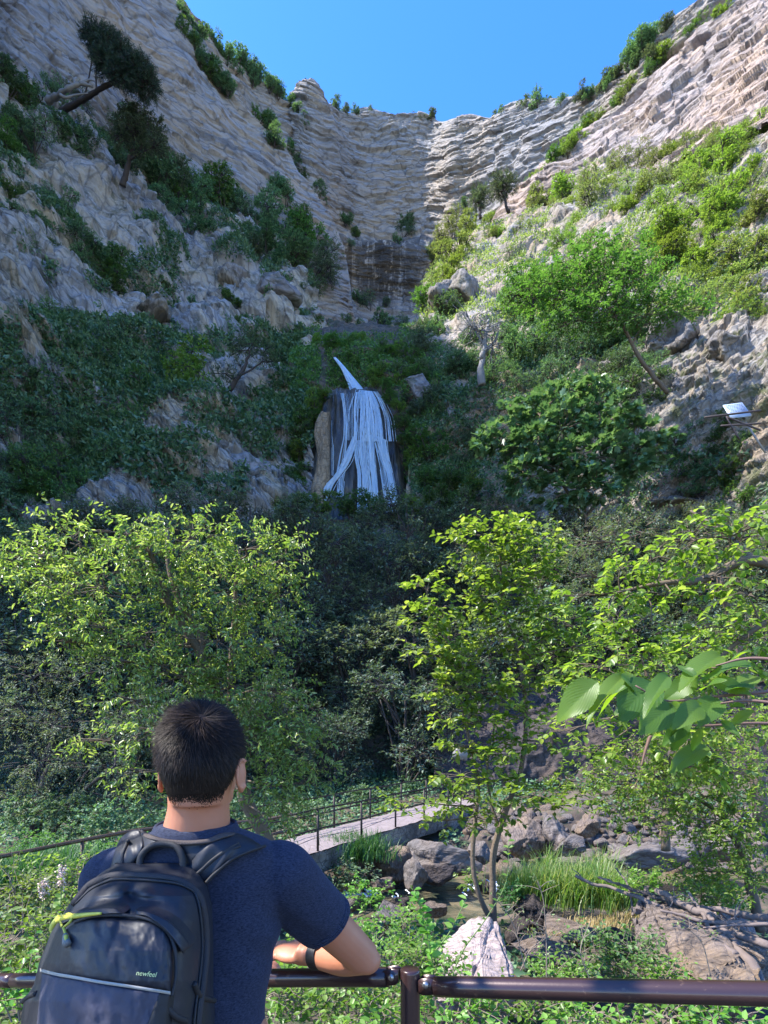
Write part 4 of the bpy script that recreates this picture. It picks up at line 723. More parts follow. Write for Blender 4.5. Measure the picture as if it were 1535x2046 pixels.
b0, b1, b2, b3 = bp(-1.6, 0, ZD-.5), bp(10.6, 0, ZD-.5), bp(10.6, 1.5, ZD-.5), bp(-1.6, 1.5, ZD-.5); a_.add(np.array([b0, b1, b2, b3])-org, np.array([[0, 1, 2, 3]])); ob('side_wall', a_.mesh('side_wall', M_mas, True), t)
def pier(s0, s1):
    a_ = Acc(); L = []
    for s, w in ((s0, -.1), (s1, -.1), (s1, 1.6), (s0, 1.6)): L.append(bp(s, w, 0))
    ring = []
    for i in range(4):
        for u in np.linspace(0, 1, 14, endpoint=False): ring.append(L[i]*(1-u)+L[(i+1) % 4]*u)
    ring = np.array(ring); zz = np.linspace(ZD-.45, ZD-2.3, 26); c = ring.mean(0); q = []
    for z in zz: q.append(np.column_stack([ring[:, :2], np.full(len(ring), z)]))
    q = np.array(q).reshape(-1, 3); d = q-c; d[:, 2] = 0; q = q+unit(d)*(fbm(q*2.6, 4, 9)*.16)[:, None]; a_.add(q-org, grid_faces(len(ring), 26, True)); return a_.mesh('pier', M_mas, True)
for s in ((-1.5, .62), (3.6, 4.4), (7.6, 10.4)): ob('pier', pier(*s), t)
M_iron = simple('railing_iron', (.035, .028, .028), .5, .6)
M_steel = simple('rusty_pipe', (.13, .09, .07), .45, .7, var=.3)
def rail_run(w, posts, z1=.93, par=t, s_end=10.4, s0=-.2):
    for s in posts:
        a_ = Acc(); tube(a_, np.array([bp(s, w, ZD-.25), bp(s, w, ZD+z1)])-org, .03, 6); ob('post', a_.mesh('post', M_iron), par)
    for h in (z1, z1*.52):
        a_ = Acc(); tube(a_, smooth_path([bp(s, w, ZD+h+.012*math.sin(s*2)) for s in np.linspace(s0, s_end, 12)], 40)-org, .022, 6); ob('rail', a_.mesh('rail', M_iron), par)
    a_ = Acc(); tube(a_, smooth_path([bp(s, w, ZD+z1*.28+.05*math.sin(s*2.1)) for s in np.linspace(s0, s_end, 14)], 60)-org, .006, 4); ob('wire', a_.mesh('wire', M_steel), par)
rail_run(.04, [on_line(p) for p in (638, 725, 793, 850, 898)]+[9.8])
B0f = B0+BN*1.46; rail_run(1.46, [on_line(p, B0f[0], B0f[1]) for p in (668, 740, 802, 852, 896)]+[10.1], s0=-1.2)
# path railing that joins the bridge, left of the man
pr = [P(-60, 1722, 7.4), P(30, 1706, 7.9), P(165, 1679, 8.9), P(300, 1656, 9.9), P(500, 1641, 11.0), bp(-.2, .04, ZD+.93)]
t = thing('path_railing', 'rusty three-bar pipe railing running from the left edge behind the man', 'railing', tuple(pr[2]-np.array([0, 0, 1])))
og = np.array(t.location)
for dz, r in ((0, .034), (-.33, .034), (-.60, .008), (-.72, .008)):
    a_ = Acc(); tube(a_, smooth_path([p+np.array([0, 0, dz]) for p in pr], 60)-og, r, 8); ob('rail' if r > .01 else 'wire', a_.mesh('rail', M_steel), t)
for p in (pr[2], P(330, 1652, 10.1), P(520, 1639, 11.05), P(-20, 1716, 7.6)):
    a_ = Acc(); tube(a_, np.array([p+np.array([0, 0, .01]), p-np.array([0, 0, 1.25])])-og, .03, 8); ob('post', a_.mesh('post', M_steel), t)
# small sign at the bridge's far end
Ys = 17.5; t = thing('warning_sign', 'small pale sign lettered Acceso at the far end of the bridge', 'sign', tuple(P(920, 1600, Ys))); og = P(920, 1600, Ys)
a_ = Acc(); box(a_, P(920, 1507, Ys)-og, .50, .02, .36, Matrix.Rotation(math.radians(8), 3, 'Y')); ob('plate', a_.mesh('plate', simple('sign_plate', (.22, .20, .18), .6)), t)
a_ = Acc(); tube(a_, np.array([P(921, 1500, Ys+.05), P(921, 1640, Ys+.05)])-og, .025, 6); ob('post', a_.mesh('post', M_iron), t)
M_ink = simple('sign_ink', (.03, .03, .03), .6)
def text(body, size, mat, extr=.001):
    cu = bpy.data.curves.new('txt', 'FONT'); cu.body = body; cu.size = size; cu.align_x = 'CENTER'; cu.align_y = 'CENTER'; cu.extrude = extr
    o_ = bpy.data.objects.new('txt', cu); COL.objects.link(o_); bpy.context.view_layer.update(); me = bpy.data.meshes.new_from_object(o_.evaluated_get(bpy.context.evaluated_depsgraph_get())); bpy.data.objects.remove(o_); me.materials.clear(); me.materials.append(mat); return me
o_ = ob('lettering', text('Acceso', .13, M_ink), t, loc=tuple(P(919, 1500, Ys-.03)-og)); o_.rotation_euler = (math.pi/2, math.radians(8), 0)
a_ = Acc()
for k, (x, w) in enumerate(((905, .1), (915, .12), (926, .08))): box(a_, P(x, 1515+k, Ys-.03)-og, w, .004, .03)
ob('worn_line', a_.mesh('worn_line', M_ink), t)
# ------------------------------------------------------------------ rocks of the river
def ghit(px, py, y0=1.8, y1=40):
    Y = np.linspace(y0, y1, 900); X = (px-767.5)/F*Y; Z = CAMZ+(1460-py)/F*Y; h = np.maximum(hgt(X, Y), -2.42); k = np.nonzero(Z <= h)[0]; return float(Y[k[0]]) if len(k) else y1
RL = [(885, 1715, 120, 60, 13.6, 'long flat grey slab over the river by the bridge', R_grey), (832, 1748, 46, 46, 12.6, 'pitted pale rock at the tip of the flat slab', R_grey), (872, 1745, 60, 40, 12.9, 'dark rock wedged under the flat slab', R_dark),
      (790, 1722, 80, 50, 14, 'mossy brown rock under the bridge', R_brown), (770, 1765, 50, 22, 12.2, 'low brown rock in the shallows', R_brown), (775, 1820, 56, 40, 10.6, 'rounded grey rock in the near shallows', R_grey), (705, 1805, 34, 20, 11, 'small grey rock by the foaming water at left', R_grey),
      (805, 1812, 44, 34, 10.9, 'dark wet rock beside the rounded grey one', R_dark), (868, 1818, 46, 30, 10.6, 'dark brown river rock, middle of the near shallows', R_brown), (660, 1765, 30, 26, 12, 'dark stone at the foot of the bridge pier', R_dark), (955, 1700, 60, 36, 14.6, 'grey rock half hidden behind the twin stems', R_grey),
      (1110, 1672, 44, 62, 15.5, 'upright grey block in the stone bank', R_grey), (1050, 1672, 90, 56, 15.6, 'dark wide rock at the left of the stone bank', R_brown), (1290, 1712, 120, 44, 13.6, 'smooth pale boulder at the water edge on the right', R_grey), (1240, 1705, 60, 36, 14, 'grey rock left of the smooth pale boulder', R_grey),
      (1140, 1690, 60, 30, 14.4, 'low grey rock right of the upright block', R_grey), (1350, 1700, 60, 40, 14, 'angular grey rock right of the smooth pale boulder', R_grey), (1400, 1690, 70, 46, 14, 'tall angular rock near the right stem', R_grey), (1460, 1700, 60, 50, 13.6, 'shadowed grey rock at the right edge', R_grey), (1180, 1650, 60, 34, 16.6, 'brown rock high in the stone bank', R_brown),
      (1065, 1822, 70, 50, 8.6, 'dark porous tufa rock before the grass clump', R_dark), (1040, 1860, 60, 40, 8.0, 'dark porous lump at the left of the tufa ledge', R_dark), (1140, 1865, 130, 50, 7.6, 'brown dry ledge of tufa', R_brown), (1225, 1872, 90, 40, 7.3, 'dark hollow rock at the right end of the ledge', R_dark), (1100, 1895, 120, 40, 7.0, 'low brown crumbling rock below the ledge', R_brown),
      (1440, 1865, 110, 60, 6.6, 'pinkish pale rock behind the driftwood', R_white), (1475, 1890, 60, 50, 6.2, 'pinkish rock at the far right under the driftwood', R_white), (965, 1775, 30, 20, 11.6, 'dark rock beside the small rapid', R_dark)]
for i, (x, y, w, h, Y, lb, mt) in enumerate(RL): boulder(x, y, w*1.1, h*1.25, Y, lb, mt, 300+i, i*1.7, rough=.1 if mt is not R_dark else .16, depth=.9)
# the sunlit squared block close to the rail, and the big leaning rock on the right
def hull_rock(name, pts, mat, label, seed, rough=.05, sub=4):
    bm = bmesh.new(); [bm.verts.new(p) for p in pts]; bmesh.ops.convex_hull(bm, input=bm.verts[:]); bmesh.ops.delete(bm, geom=[v for v in bm.verts if not v.link_faces], context='VERTS')
    bmesh.ops.bevel(bm, geom=bm.edges[:], offset=rough*.9, segments=2, affect='EDGES'); bmesh.ops.triangulate(bm, faces=bm.faces[:])
    bmesh.ops.subdivide_edges(bm, edges=bm.edges[:], cuts=sub, use_grid_fill=True)
    for _ in range(4):
        lg = [e for e in bm.edges if e.calc_length() > .07]
        if not lg: break
        bmesh.ops.subdivide_edges(bm, edges=lg, cuts=1); bmesh.ops.triangulate(bm, faces=bm.faces[:])
    bm.normal_update(); co = np.array([v.co[:] for v in bm.verts]); nn = np.array([v.normal[:] for v in bm.verts]); co = co+nn*(fbm(co*np.array([3., 3, 3]), 6, seed, .6)*rough*1.6)[:, None]
    for v, c_ in zip(bm.verts, co): v.co = c_
    me = bpy.data.meshes.new(name); bm.to_mesh(me); bm.free(); me.materials.append(mat); c0 = co.mean(0)
    me.transform(Matrix.Translation(-Vector(c0))); a = me.attributes.new('bed', 'FLOAT_VECTOR', 'POINT'); a.data.foreach_set('vector', co.astype(np.float32).ravel()); return ob(name, me, None, label, 'rock', None, None, tuple(c0))
hull_rock('pale_block', [P(905, 1868, 5.6), P(950, 1832, 5.8), P(988, 1834, 5.8), P(1035, 1985, 4.6), P(955, 1985, 4.4), P(858, 1990, 4.8), P(870, 1900, 5.5), P(950, 1905, 5.0), P(1000, 1850, 6.3), P(920, 1850, 6.4), P(1010, 2060, 5), P(880, 2060, 5)], R_white, 'large pale squared limestone block in sunlight behind the rail', 21, .05)
hull_rock('leaning_rock', [P(1275, 1800, 6.2), P(1300, 1788, 6.4), P(1350, 1800, 6.4), P(1420, 1850, 5.6), P(1500, 1905, 5.0), P(1540, 1990, 4.4), P(1400, 1990, 4.2), P(1290, 1960, 4.8), P(1262, 1860, 5.8), P(1270, 1990, 4.8), P(1440, 1830, 6.6), P(1540, 1890, 6), P(1400, 2100, 5)], R_brown, 'massive rough grey-brown rock sloping down under the driftwood', 22, .09)
# rubble bank: stones one could count
RS = [rock_mesh(500+i, R_grey if i % 3 else R_brown, 9, .05, 'river_stone', True) for i in range(8)]
st = []; tr_ = 0
while len(st) < 270 and tr_ < 20000:
    tr_ += 1; x = prg.uniform(940, 1520); y = prg.uniform(1606, 1745)
    if y < 1640+(x-1230)*.08-30 and prg.random() < .5: continue
    s = prg.uniform(14, 46)*(.6+(y-1600)/200)
    if any((x-a)**2+((y-b)*1.6)**2 < (.30*(s+c))**2 for a, b, c in st): continue
    st.append((x, y, s))
for x, y, s in st:
    Y = ghit(x, y, 9, 30); Y = min(Y, 21.5); p = P(x, y, Y); r = s/2/F*Y*1.15
    o_ = ob('bank_stone', prg.choice(RS), None, 'loose angular stone heaped on the far bank of the river', 'stone', 'loose stones of the far bank', None, tuple(p)); o_.scale = (r*prg.uniform(.9, 1.4), r, r*prg.uniform(.6, .9)); o_.rotation_euler = (prg.uniform(-.4, .4), prg.uniform(-.4, .4), prg.uniform(0, 6.28))
# foam of the two small rapids
M_foam = simple('foam', (.75, .8, .88), .5)
def foam(px, py, Y, sx, sy, label, seed):
    r2 = np.random.default_rng(seed); a_ = Acc(); c = P(px, py, Y)
    for k in range(70):
        q = r2.normal(0, 1, 2)*np.array([sx, sy]); p0 = np.array([q[0], q[1], .04+abs(r2.normal(0, .04))]); tube(a_, smooth_path([p0, p0+np.array([r2.uniform(.03, .14), -r2.uniform(.0, .12), -.03])+0, p0+np.array([r2.uniform(.04, .12), -r2.uniform(.03, .12), -.06])], 6), r2.uniform(.012, .035), 6)
    ob('river_foam', a_.mesh('river_foam', M_foam, True), kind='structure', loc=tuple(c))
foam(966, 1775, 13.2, .22, .25, '', 1); foam(690, 1790, 12.6, .5, .1, '', 2)
# ------------------------------------------------------------------ grass
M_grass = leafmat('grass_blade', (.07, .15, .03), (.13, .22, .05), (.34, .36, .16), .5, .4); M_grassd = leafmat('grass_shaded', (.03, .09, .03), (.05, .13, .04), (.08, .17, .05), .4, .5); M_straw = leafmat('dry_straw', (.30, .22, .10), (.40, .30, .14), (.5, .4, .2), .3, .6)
def grass(name, spots, mat, h, w, seed):
    """spots: (x,y,z,n,spread)"""
    r2 = np.random.default_rng(seed); Vs = []; 
    for x, y, z, n, sp in spots:
        b = np.column_stack([x+r2.normal(0, sp, n), y+r2.normal(0, sp, n), np.full(n, z)]); a = r2.uniform(0, 6.28, n); lean = r2.uniform(.15, .8, n); H = h*r2.uniform(.5, 1.15, n); d = np.column_stack([np.cos(a), np.sin(a), np.zeros(n)])
        s = np.column_stack([-np.sin(a), np.cos(a), np.zeros(n)])*w; rows = []
        for k, u in enumerate((0, .3, .6, .85, 1.)):
            c = b+d*(lean*H*u**1.8)[:, None]+np.column_stack([np.zeros(n), np.zeros(n), H*(u-.35*lean*u**2.5)]); ww_ = (1, .9, .7, .4, .02)[k]; rows += [c-s*ww_, c+s*ww_]
        Vs.append(np.stack(rows, 1))
    V = np.concatenate(Vs); n = len(V); f = np.array([[0, 1, 3, 2], [2, 3, 5, 4], [4, 5, 7, 6], [6, 7, 9, 8]]); Fq = (np.arange(n)[:, None, None]*10+f[None]).reshape(-1, 4)
    return ob(name, mesh_np(name, V.reshape(-1, 3), [Fq], mat), kind='stuff')
def gs(l, n, sp, dz=0):
    r = []
    for x, y, Y in l: p = P(x, y, Y); r.append((p[0], p[1], p[2]+dz, n, sp))
    return r
grass('riverside_grass', gs([(1030, 1790, 9.6), (1055, 1800, 9.3), (1080, 1790, 9.8), (1105, 1800, 9.2), (1130, 1800, 9.4), (1155, 1800, 9.2), (1180, 1800, 9.4), (1205, 1800, 9.2), (1225, 1805, 9.0), (1240, 1815, 8.8), (1060, 1780, 10.4), (1120, 1780, 10.4), (1180, 1780, 10.4), (1230, 1790, 10)], 230, .2), M_grass, .62, .006, 1)
grass('riverside_tufts', gs([(1045, 1800, 9.2), (1090, 1805, 9), (1140, 1812, 8.8), (1200, 1812, 8.8), (1180, 1800, 9.1), (1225, 1815, 8.7), (1100, 1760, 11), (1200, 1765, 10.6), (1150, 1800, 9.2)], 160, .13), M_grass, .8, .008, 11)
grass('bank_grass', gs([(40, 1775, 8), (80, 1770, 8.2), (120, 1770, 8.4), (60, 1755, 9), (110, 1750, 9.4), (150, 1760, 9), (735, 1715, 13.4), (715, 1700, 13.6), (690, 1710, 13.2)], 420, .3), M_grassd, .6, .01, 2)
grass('dry_straw', gs([(1150, 1862, 7.8), (1190, 1862, 7.7), (1230, 1860, 7.6), (1210, 1850, 8.2), (1170, 1850, 8.2), (1130, 1875, 7.4), (1240, 1845, 8.4), (1260, 1830, 8.4)], 160, .14), M_straw, .14, .005, 3)
# ------------------------------------------------------------------ lower trees
tree('leaning_ash', 'big bright green tree with leaning forked trunk behind the man', 'tree', [[[(540, 1700, 9.6), (522, 1650, 9.5), (497, 1595, 9.4), (462, 1500, 9.2), (430, 1400, 9), (400, 1310, 8.8), (345, 1225, 8.6), (305, 1135, 8.4), (290, 1085, 8.3)], .155, .03], [[(402, 1312, 8.8), (398, 1270, 8.8), (365, 1215, 8.7), (340, 1150, 8.7), (335, 1060, 8.8)], .075, .03], [[(455, 1480, 9.2), (460, 1350, 9.2), (470, 1200, 9.2), (480, 1100, 9.1)], .06, .02]],
     [(60, 1110, 8.2, 60, 40), (140, 1085, 8.2, 60, 44), (250, 1065, 8, 60, 40), (300, 1110, 8, 70, 40), (390, 1075, 8.2, 66, 50), (490, 1095, 8.6, 70, 40), (570, 1120, 8.8, 40, 50), (100, 1180, 8, 70, 40), (190, 1170, 7.8, 80, 46), (330, 1180, 8.4, 60, 50), (450, 1180, 8.6, 90, 60), (560, 1190, 8.8, 46, 40), (70, 1130, 8.4, 60, 50),
      (180, 1250, 7.8, 84, 36), (110, 1280, 8, 50, 24), (280, 1270, 8, 80, 44), (440, 1280, 8.6, 90, 56), (540, 1290, 8.8, 46, 40), (240, 1320, 7.8, 70, 30), (350, 1350, 8.2, 90, 46), (470, 1370, 8.6, 90, 50), (560, 1380, 8.8, 46, 36), (250, 1400, 7.6, 50, 24), (560, 1450, 8.6, 80, 44),
      (500, 1480, 8.4, 70, 50), (610, 1500, 8.6, 60, 50), (190, 1480, 7.4, 44, 22), (290, 1460, 7.4, 40, 36), (540, 1560, 8.4, 60, 50), (620, 1560, 8.8, 46, 24), (270, 1540, 7.4, 36, 22), (560, 1620, 8.4, 40, 40), (300, 1600, 7.4, 24, 30), (440, 1440, 8.6, 70, 40)],
     300, .42, 11, .095, .36, 'oval', L_ash, W_bark, .6, .004, 21, upd=-.05, limb_r=.02, upj=.7, limbs=7)
tree('slender_hazel', 'slender twin-stemmed tree with glowing lime leaves right of the bridge', 'tree', [[[(985, 1850, 7.2), (985, 1780, 7.2), (988, 1700, 7.2), (1010, 1620, 7.2), (1040, 1540, 7.2), (1050, 1440, 7.2), (1040, 1320, 7.2), (1010, 1220, 7.2), (1000, 1100, 7.2)], .055, .015], [[(985, 1850, 7.2), (958, 1790, 7.1), (946, 1720, 7.1), (950, 1640, 7.1), (955, 1560, 7.1), (930, 1450, 7.1), (905, 1330, 7.1), (880, 1250, 7.1)], .04, .012], [[(1000, 1660, 7.2), (980, 1600, 7.2), (975, 1520, 7.2), (1000, 1400, 7.2)], .025, .01]],
     [(975, 1075, 7, 50, 36), (1035, 1080, 7, 46, 34), (1080, 1110, 7, 44, 30), (920, 1090, 7, 28, 26), (990, 1130, 7, 60, 30), (1060, 1160, 7, 50, 30), (985, 1190, 7, 50, 30), (1050, 1220, 7, 44, 26), (850, 1170, 6.8, 26, 22), (880, 1210, 6.8, 40, 24), (850, 1245, 6.8, 40, 24),
      (900, 1270, 6.8, 50, 26), (870, 1310, 6.8, 44, 24), (930, 1330, 6.8, 50, 24), (1000, 1260, 7, 40, 22), (1060, 1290, 7, 60, 22), (1130, 1240, 7, 50, 22), (1160, 1290, 6.8, 50, 20), (1100, 1340, 6.8, 60, 20), (890, 1370, 6.8, 44, 18), (960, 1380, 6.8, 60, 18), (1040, 1370, 6.8, 50, 18),
      (900, 1420, 6.8, 44, 16), (960, 1440, 6.8, 60, 18), (1040, 1430, 7, 50, 18), (930, 1490, 6.8, 50, 16), (1000, 1500, 6.8, 60, 16), (1080, 1480, 6.8, 46, 14), (920, 1550, 6.6, 50, 16), (990, 1560, 6.8, 60, 16), (1070, 1590, 6.4, 60, 12), (1130, 1600, 6.4, 56, 12), (930, 1610, 6.6, 56, 12), (890, 1640, 6.6, 40, 10), (980, 1640, 6.8, 40, 14), (800, 1600, 6.4, 34, 8)],
     400, .27, 8, .098, .66, 'oval', L_hazel, W_bark, .25, .003, 22, upd=.2, limb_r=.012, upj=.4, limbs=6)
tree('overhanging_hazel', 'hazel boughs with drooping leaves reaching in from the upper right', 'tree', [[[(1900, 1500, 4.4), (1780, 1300, 4.6), (1640, 1180, 4.8), (1505, 1120, 5), (1400, 1160, 5.1), (1320, 1165, 5.2), (1230, 1185, 5.3)], .08, .012], [[(1640, 1180, 4.8), (1505, 1260, 4.9), (1420, 1330, 5), (1330, 1400, 5.1)], .03, .01], [[(1505, 1120, 5), (1440, 1060, 5.2), (1380, 1020, 5.4)], .03, .01]],
     [(1240, 1130, 5.2, 50, 26), (1300, 1110, 5.2, 60, 30), (1380, 1080, 5.2, 60, 34), (1460, 1070, 5, 60, 40), (1260, 1190, 5.2, 50, 16), (1340, 1190, 5.1, 50, 20), (1430, 1150, 5, 60, 30), (1490, 1180, 4.8, 40, 34), (1220, 1240, 5.2, 40, 14), (1300, 1240, 5.1, 50, 12), (1160, 1190, 5.4, 40, 20),
      (1440, 1250, 5, 60, 22), (1500, 1280, 4.8, 40, 26), (1380, 1310, 5, 60, 16), (1290, 1310, 5.1, 70, 14), (1200, 1330, 5.2, 60, 14), (1240, 1380, 5.2, 50, 12), (1160, 1390, 5.3, 44, 12), (1470, 1330, 4.8, 50, 20), (1390, 1360, 5, 60, 14), (1300, 1430, 5.2, 80, 10), (1190, 1500, 5.2, 44, 8), (1240, 1490, 5.2, 40, 8), (1450, 1450, 4.9, 60, 20), (1380, 1480, 5, 60, 16), (1280, 1480, 5.1, 60, 12), (1340, 1530, 5.1, 60, 12), (1450, 1530, 5, 60, 18), (1130, 1460, 5.3, 40, 10), (1200, 1440, 5.2, 50, 10)],
     380, .24, 8, .085, .62, 'oval', L_hazel, W_bark, .45, .003, 23, upd=-.1, limb_r=.01, upj=.35, limbs=6)
tree('silvery_shrub_tree', 'tree with a bent brown stem and small shiny leaves at the right edge', 'tree', [[[(1520, 1860, 6.4), (1500, 1770, 6.4), (1480, 1700, 6.4), (1450, 1640, 6.4), (1438, 1580, 6.4), (1425, 1510, 6.4)], .06, .02], [[(1450, 1640, 6.4), (1400, 1600, 6.3), (1330, 1580, 6.2), (1270, 1570, 6.2)], .025, .01]],
     [(1250, 1560, 6.1, 50, 24), (1310, 1540, 6.2, 50, 24), (1380, 1530, 6.2, 60, 24), (1450, 1530, 6.1, 60, 30), (1240, 1610, 6, 36, 24), (1290, 1640, 6, 36, 30), (1340, 1590, 6.1, 60, 24), (1410, 1590, 6.2, 50, 26), (1480, 1590, 6.1, 50, 30), (1390, 1660, 6.2, 50, 20), (1470, 1680, 6.2, 50, 26), (1440, 1740, 6.2, 60, 30), (1380, 1740, 6.3, 46, 26), (1490, 1760, 6, 40, 40), (1400, 1790, 6.4, 44, 20), (1210, 1590, 6, 24, 12), (1180, 1540, 6.2, 44, 18), (1130, 1560, 6.4, 40, 14), (1270, 1500, 6.2, 60, 20), (1360, 1480, 6.2, 70, 24), (1460, 1460, 6.1, 60, 26), (1330, 1620, 6.1, 40, 20), (1430, 1640, 6, 50, 26), (1490, 1640, 6, 40, 40)],
     950, .22, 9, .055, .5, 'oval', L_hazel, W_bark, .3, .003, 24, limb_r=.01, upj=.7)
tree('back_right_tree', 'silver-leaved tree filling the far upper right of the river scene', 'tree', [[[(1520, 1640, 15), (1500, 1400, 15), (1450, 1200, 15), (1420, 1080, 15)], .2, .05]],
     [(1170, 1080, 14, 70, 46), (1270, 1060, 14, 80, 40), (1380, 1060, 14, 80, 40), (1480, 1080, 13.5, 60, 50), (1340, 1140, 14, 70, 36), (1440, 1170, 13.5, 70, 44), (1500, 1260, 13, 50, 50), (1400, 1240, 14, 60, 24), (1160, 1150, 14.5, 40, 36), (1330, 1350, 14, 80, 24), (1440, 1370, 13, 70, 40), (1190, 1400, 14, 50, 20), (1490, 1470, 13, 50, 50)],
     110, .45, 10, .10, .4, 'tri', L_grey, W_bark, .3, .005, 25, limb_r=.03, upj=.7)
tree('left_willow', 'soft dark bluish tree at the left edge below the bright crown', 'tree', [[[(60, 1740, 15), (80, 1600, 15), (110, 1450, 15)], .2, .06], [[(60, 1740, 15), (150, 1600, 14.5), (230, 1530, 14)], .08, .03]],
     [(60, 1340, 15, 70, 40), (150, 1350, 15, 70, 40), (50, 1430, 15, 70, 50), (150, 1440, 14.6, 80, 44), (240, 1420, 15, 50, 40), (80, 1520, 14.6, 80, 44), (180, 1530, 14.4, 70, 40), (100, 1600, 14.4, 70, 30), (260, 1600, 14.6, 60, 40), (30, 1600, 14.6, 50, 40), (200, 1620, 14.6, 50, 30)],
     120, .5, 11, .11, .3, 'tri', L_hill, W_dark, .5, .006, 26, limb_r=.03, upj=.7, upd=-.2)
tree('pale_thicket_tree', 'pale sunlit thicket tree behind the hazel boughs at middle right', 'tree', [[[(1330, 1700, 9.5), (1330, 1560, 9.5), (1310, 1430, 9.5), (1290, 1330, 9.5)], .08, .03], [[(1330, 1600, 9.5), (1420, 1500, 9.4), (1480, 1420, 9.4)], .05, .02]],
     [(1130, 1300, 9.6, 50, 26), (1210, 1290, 9.5, 60, 26), (1290, 1330, 9.4, 70, 24), (1380, 1290, 9.4, 70, 26), (1470, 1260, 9.2, 60, 30), (1150, 1350, 9.5, 60, 18), (1240, 1360, 9.4, 60, 18), (1340, 1380, 9.4, 70, 20), (1440, 1350, 9.2, 70, 26), (1210, 1400, 9.4, 60, 14), (1130, 1420, 9.6, 40, 14), (1400, 1430, 9.2, 70, 20), (1490, 1430, 9, 50, 34), (1450, 1500, 9, 70, 22), (1360, 1530, 9.1, 60, 18), (1120, 1240, 9.6, 50, 20), (1220, 1210, 9.6, 40, 16)],
     330, .34, 9, .085, .5, 'oval', L_hazel, W_bark, .35, .004, 27, limb_r=.014, upj=.6)
# ------------------------------------------------------------------ brambles and ground plants near the rail
def bramble(px, py, Y, w, h, label, group, lm, seed, leaf=.05, dens=300, nb=6, kind='oval', cat='shrub', name='bramble_bush'):
    r2 = np.random.default_rng(seed); la, ta = Acc(), Acc(); c = P(px, py, Y); rx = w/2/F*Y; rz = h/2/F*Y; bl = []
    for i in range(nb): bl.append((np.array([r2.uniform(-.65, .65)*rx, r2.uniform(-.5, .5)*rx*.7, r2.uniform(-.6, .6)*rz]), np.array([.45*rx, .4*rx*.8, .5*rz])))
    crown_geo(r2, bl, la, ta, dens, .16, 7, leaf, .62, kind, .2, .0022, limb_r=.004, upj=.45, limbs=5, start=lambda c_: np.array([c_[0]*.4, c_[1]*.4, -rz*1.1]))
    t_ = thing(name, label, cat, tuple(c), group); ob('leaves', la.mesh('leaves', lm), t_); ob('stems', ta.mesh('stems', W_twig), t_)
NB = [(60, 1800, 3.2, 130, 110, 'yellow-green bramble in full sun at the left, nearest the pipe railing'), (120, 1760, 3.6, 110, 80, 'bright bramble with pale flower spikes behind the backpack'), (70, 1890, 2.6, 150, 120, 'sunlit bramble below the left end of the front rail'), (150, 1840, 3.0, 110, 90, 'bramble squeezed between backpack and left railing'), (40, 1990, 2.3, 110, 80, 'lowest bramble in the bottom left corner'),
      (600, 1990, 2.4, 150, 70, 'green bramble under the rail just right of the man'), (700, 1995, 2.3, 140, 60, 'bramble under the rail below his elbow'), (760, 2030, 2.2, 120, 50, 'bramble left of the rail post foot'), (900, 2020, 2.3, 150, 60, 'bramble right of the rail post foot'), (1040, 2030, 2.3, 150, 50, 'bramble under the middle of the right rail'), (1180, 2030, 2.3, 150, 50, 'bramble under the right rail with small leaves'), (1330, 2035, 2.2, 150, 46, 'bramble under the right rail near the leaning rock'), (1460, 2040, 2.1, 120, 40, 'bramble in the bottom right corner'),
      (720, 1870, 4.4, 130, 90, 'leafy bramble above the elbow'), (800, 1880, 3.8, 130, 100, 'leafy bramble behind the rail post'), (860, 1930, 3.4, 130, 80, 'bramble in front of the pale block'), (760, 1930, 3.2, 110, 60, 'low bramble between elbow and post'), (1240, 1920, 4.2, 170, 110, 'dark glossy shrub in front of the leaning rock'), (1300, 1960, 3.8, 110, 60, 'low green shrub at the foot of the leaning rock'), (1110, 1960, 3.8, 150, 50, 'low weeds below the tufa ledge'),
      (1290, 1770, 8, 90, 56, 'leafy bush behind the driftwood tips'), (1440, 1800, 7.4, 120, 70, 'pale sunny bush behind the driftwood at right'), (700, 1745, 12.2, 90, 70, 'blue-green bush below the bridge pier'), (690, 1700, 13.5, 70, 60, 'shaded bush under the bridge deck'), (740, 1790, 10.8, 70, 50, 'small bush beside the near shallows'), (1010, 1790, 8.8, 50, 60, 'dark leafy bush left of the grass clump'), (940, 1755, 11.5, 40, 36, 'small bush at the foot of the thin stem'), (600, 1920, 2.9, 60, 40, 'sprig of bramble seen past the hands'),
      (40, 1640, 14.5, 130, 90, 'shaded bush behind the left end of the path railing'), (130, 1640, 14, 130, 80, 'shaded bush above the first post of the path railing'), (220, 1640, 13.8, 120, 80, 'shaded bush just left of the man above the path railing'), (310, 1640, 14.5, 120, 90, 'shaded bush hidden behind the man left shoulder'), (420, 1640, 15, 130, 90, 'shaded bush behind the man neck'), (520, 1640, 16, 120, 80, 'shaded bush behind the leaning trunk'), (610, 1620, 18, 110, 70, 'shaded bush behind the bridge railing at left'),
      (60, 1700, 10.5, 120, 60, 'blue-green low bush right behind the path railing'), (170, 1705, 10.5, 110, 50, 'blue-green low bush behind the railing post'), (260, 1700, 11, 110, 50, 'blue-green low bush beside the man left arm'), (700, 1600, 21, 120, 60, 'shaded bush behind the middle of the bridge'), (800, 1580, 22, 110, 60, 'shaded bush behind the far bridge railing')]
for i, (x, y, Y, w, h, lb) in enumerate(NB):
    dk = 'dark' in lb or 'blue-green' in lb or 'shaded' in lb; s = max(1, Y/3.4); bramble(x, y, Y, w*1.15, h*1.1, lb, None, L_teal if Y > 12 else (L_mid if dk else (L_lime if i < 4 else L_bram)), 700+i, leaf=.036*s**.6, dens=2600/s**1.3, nb=6)
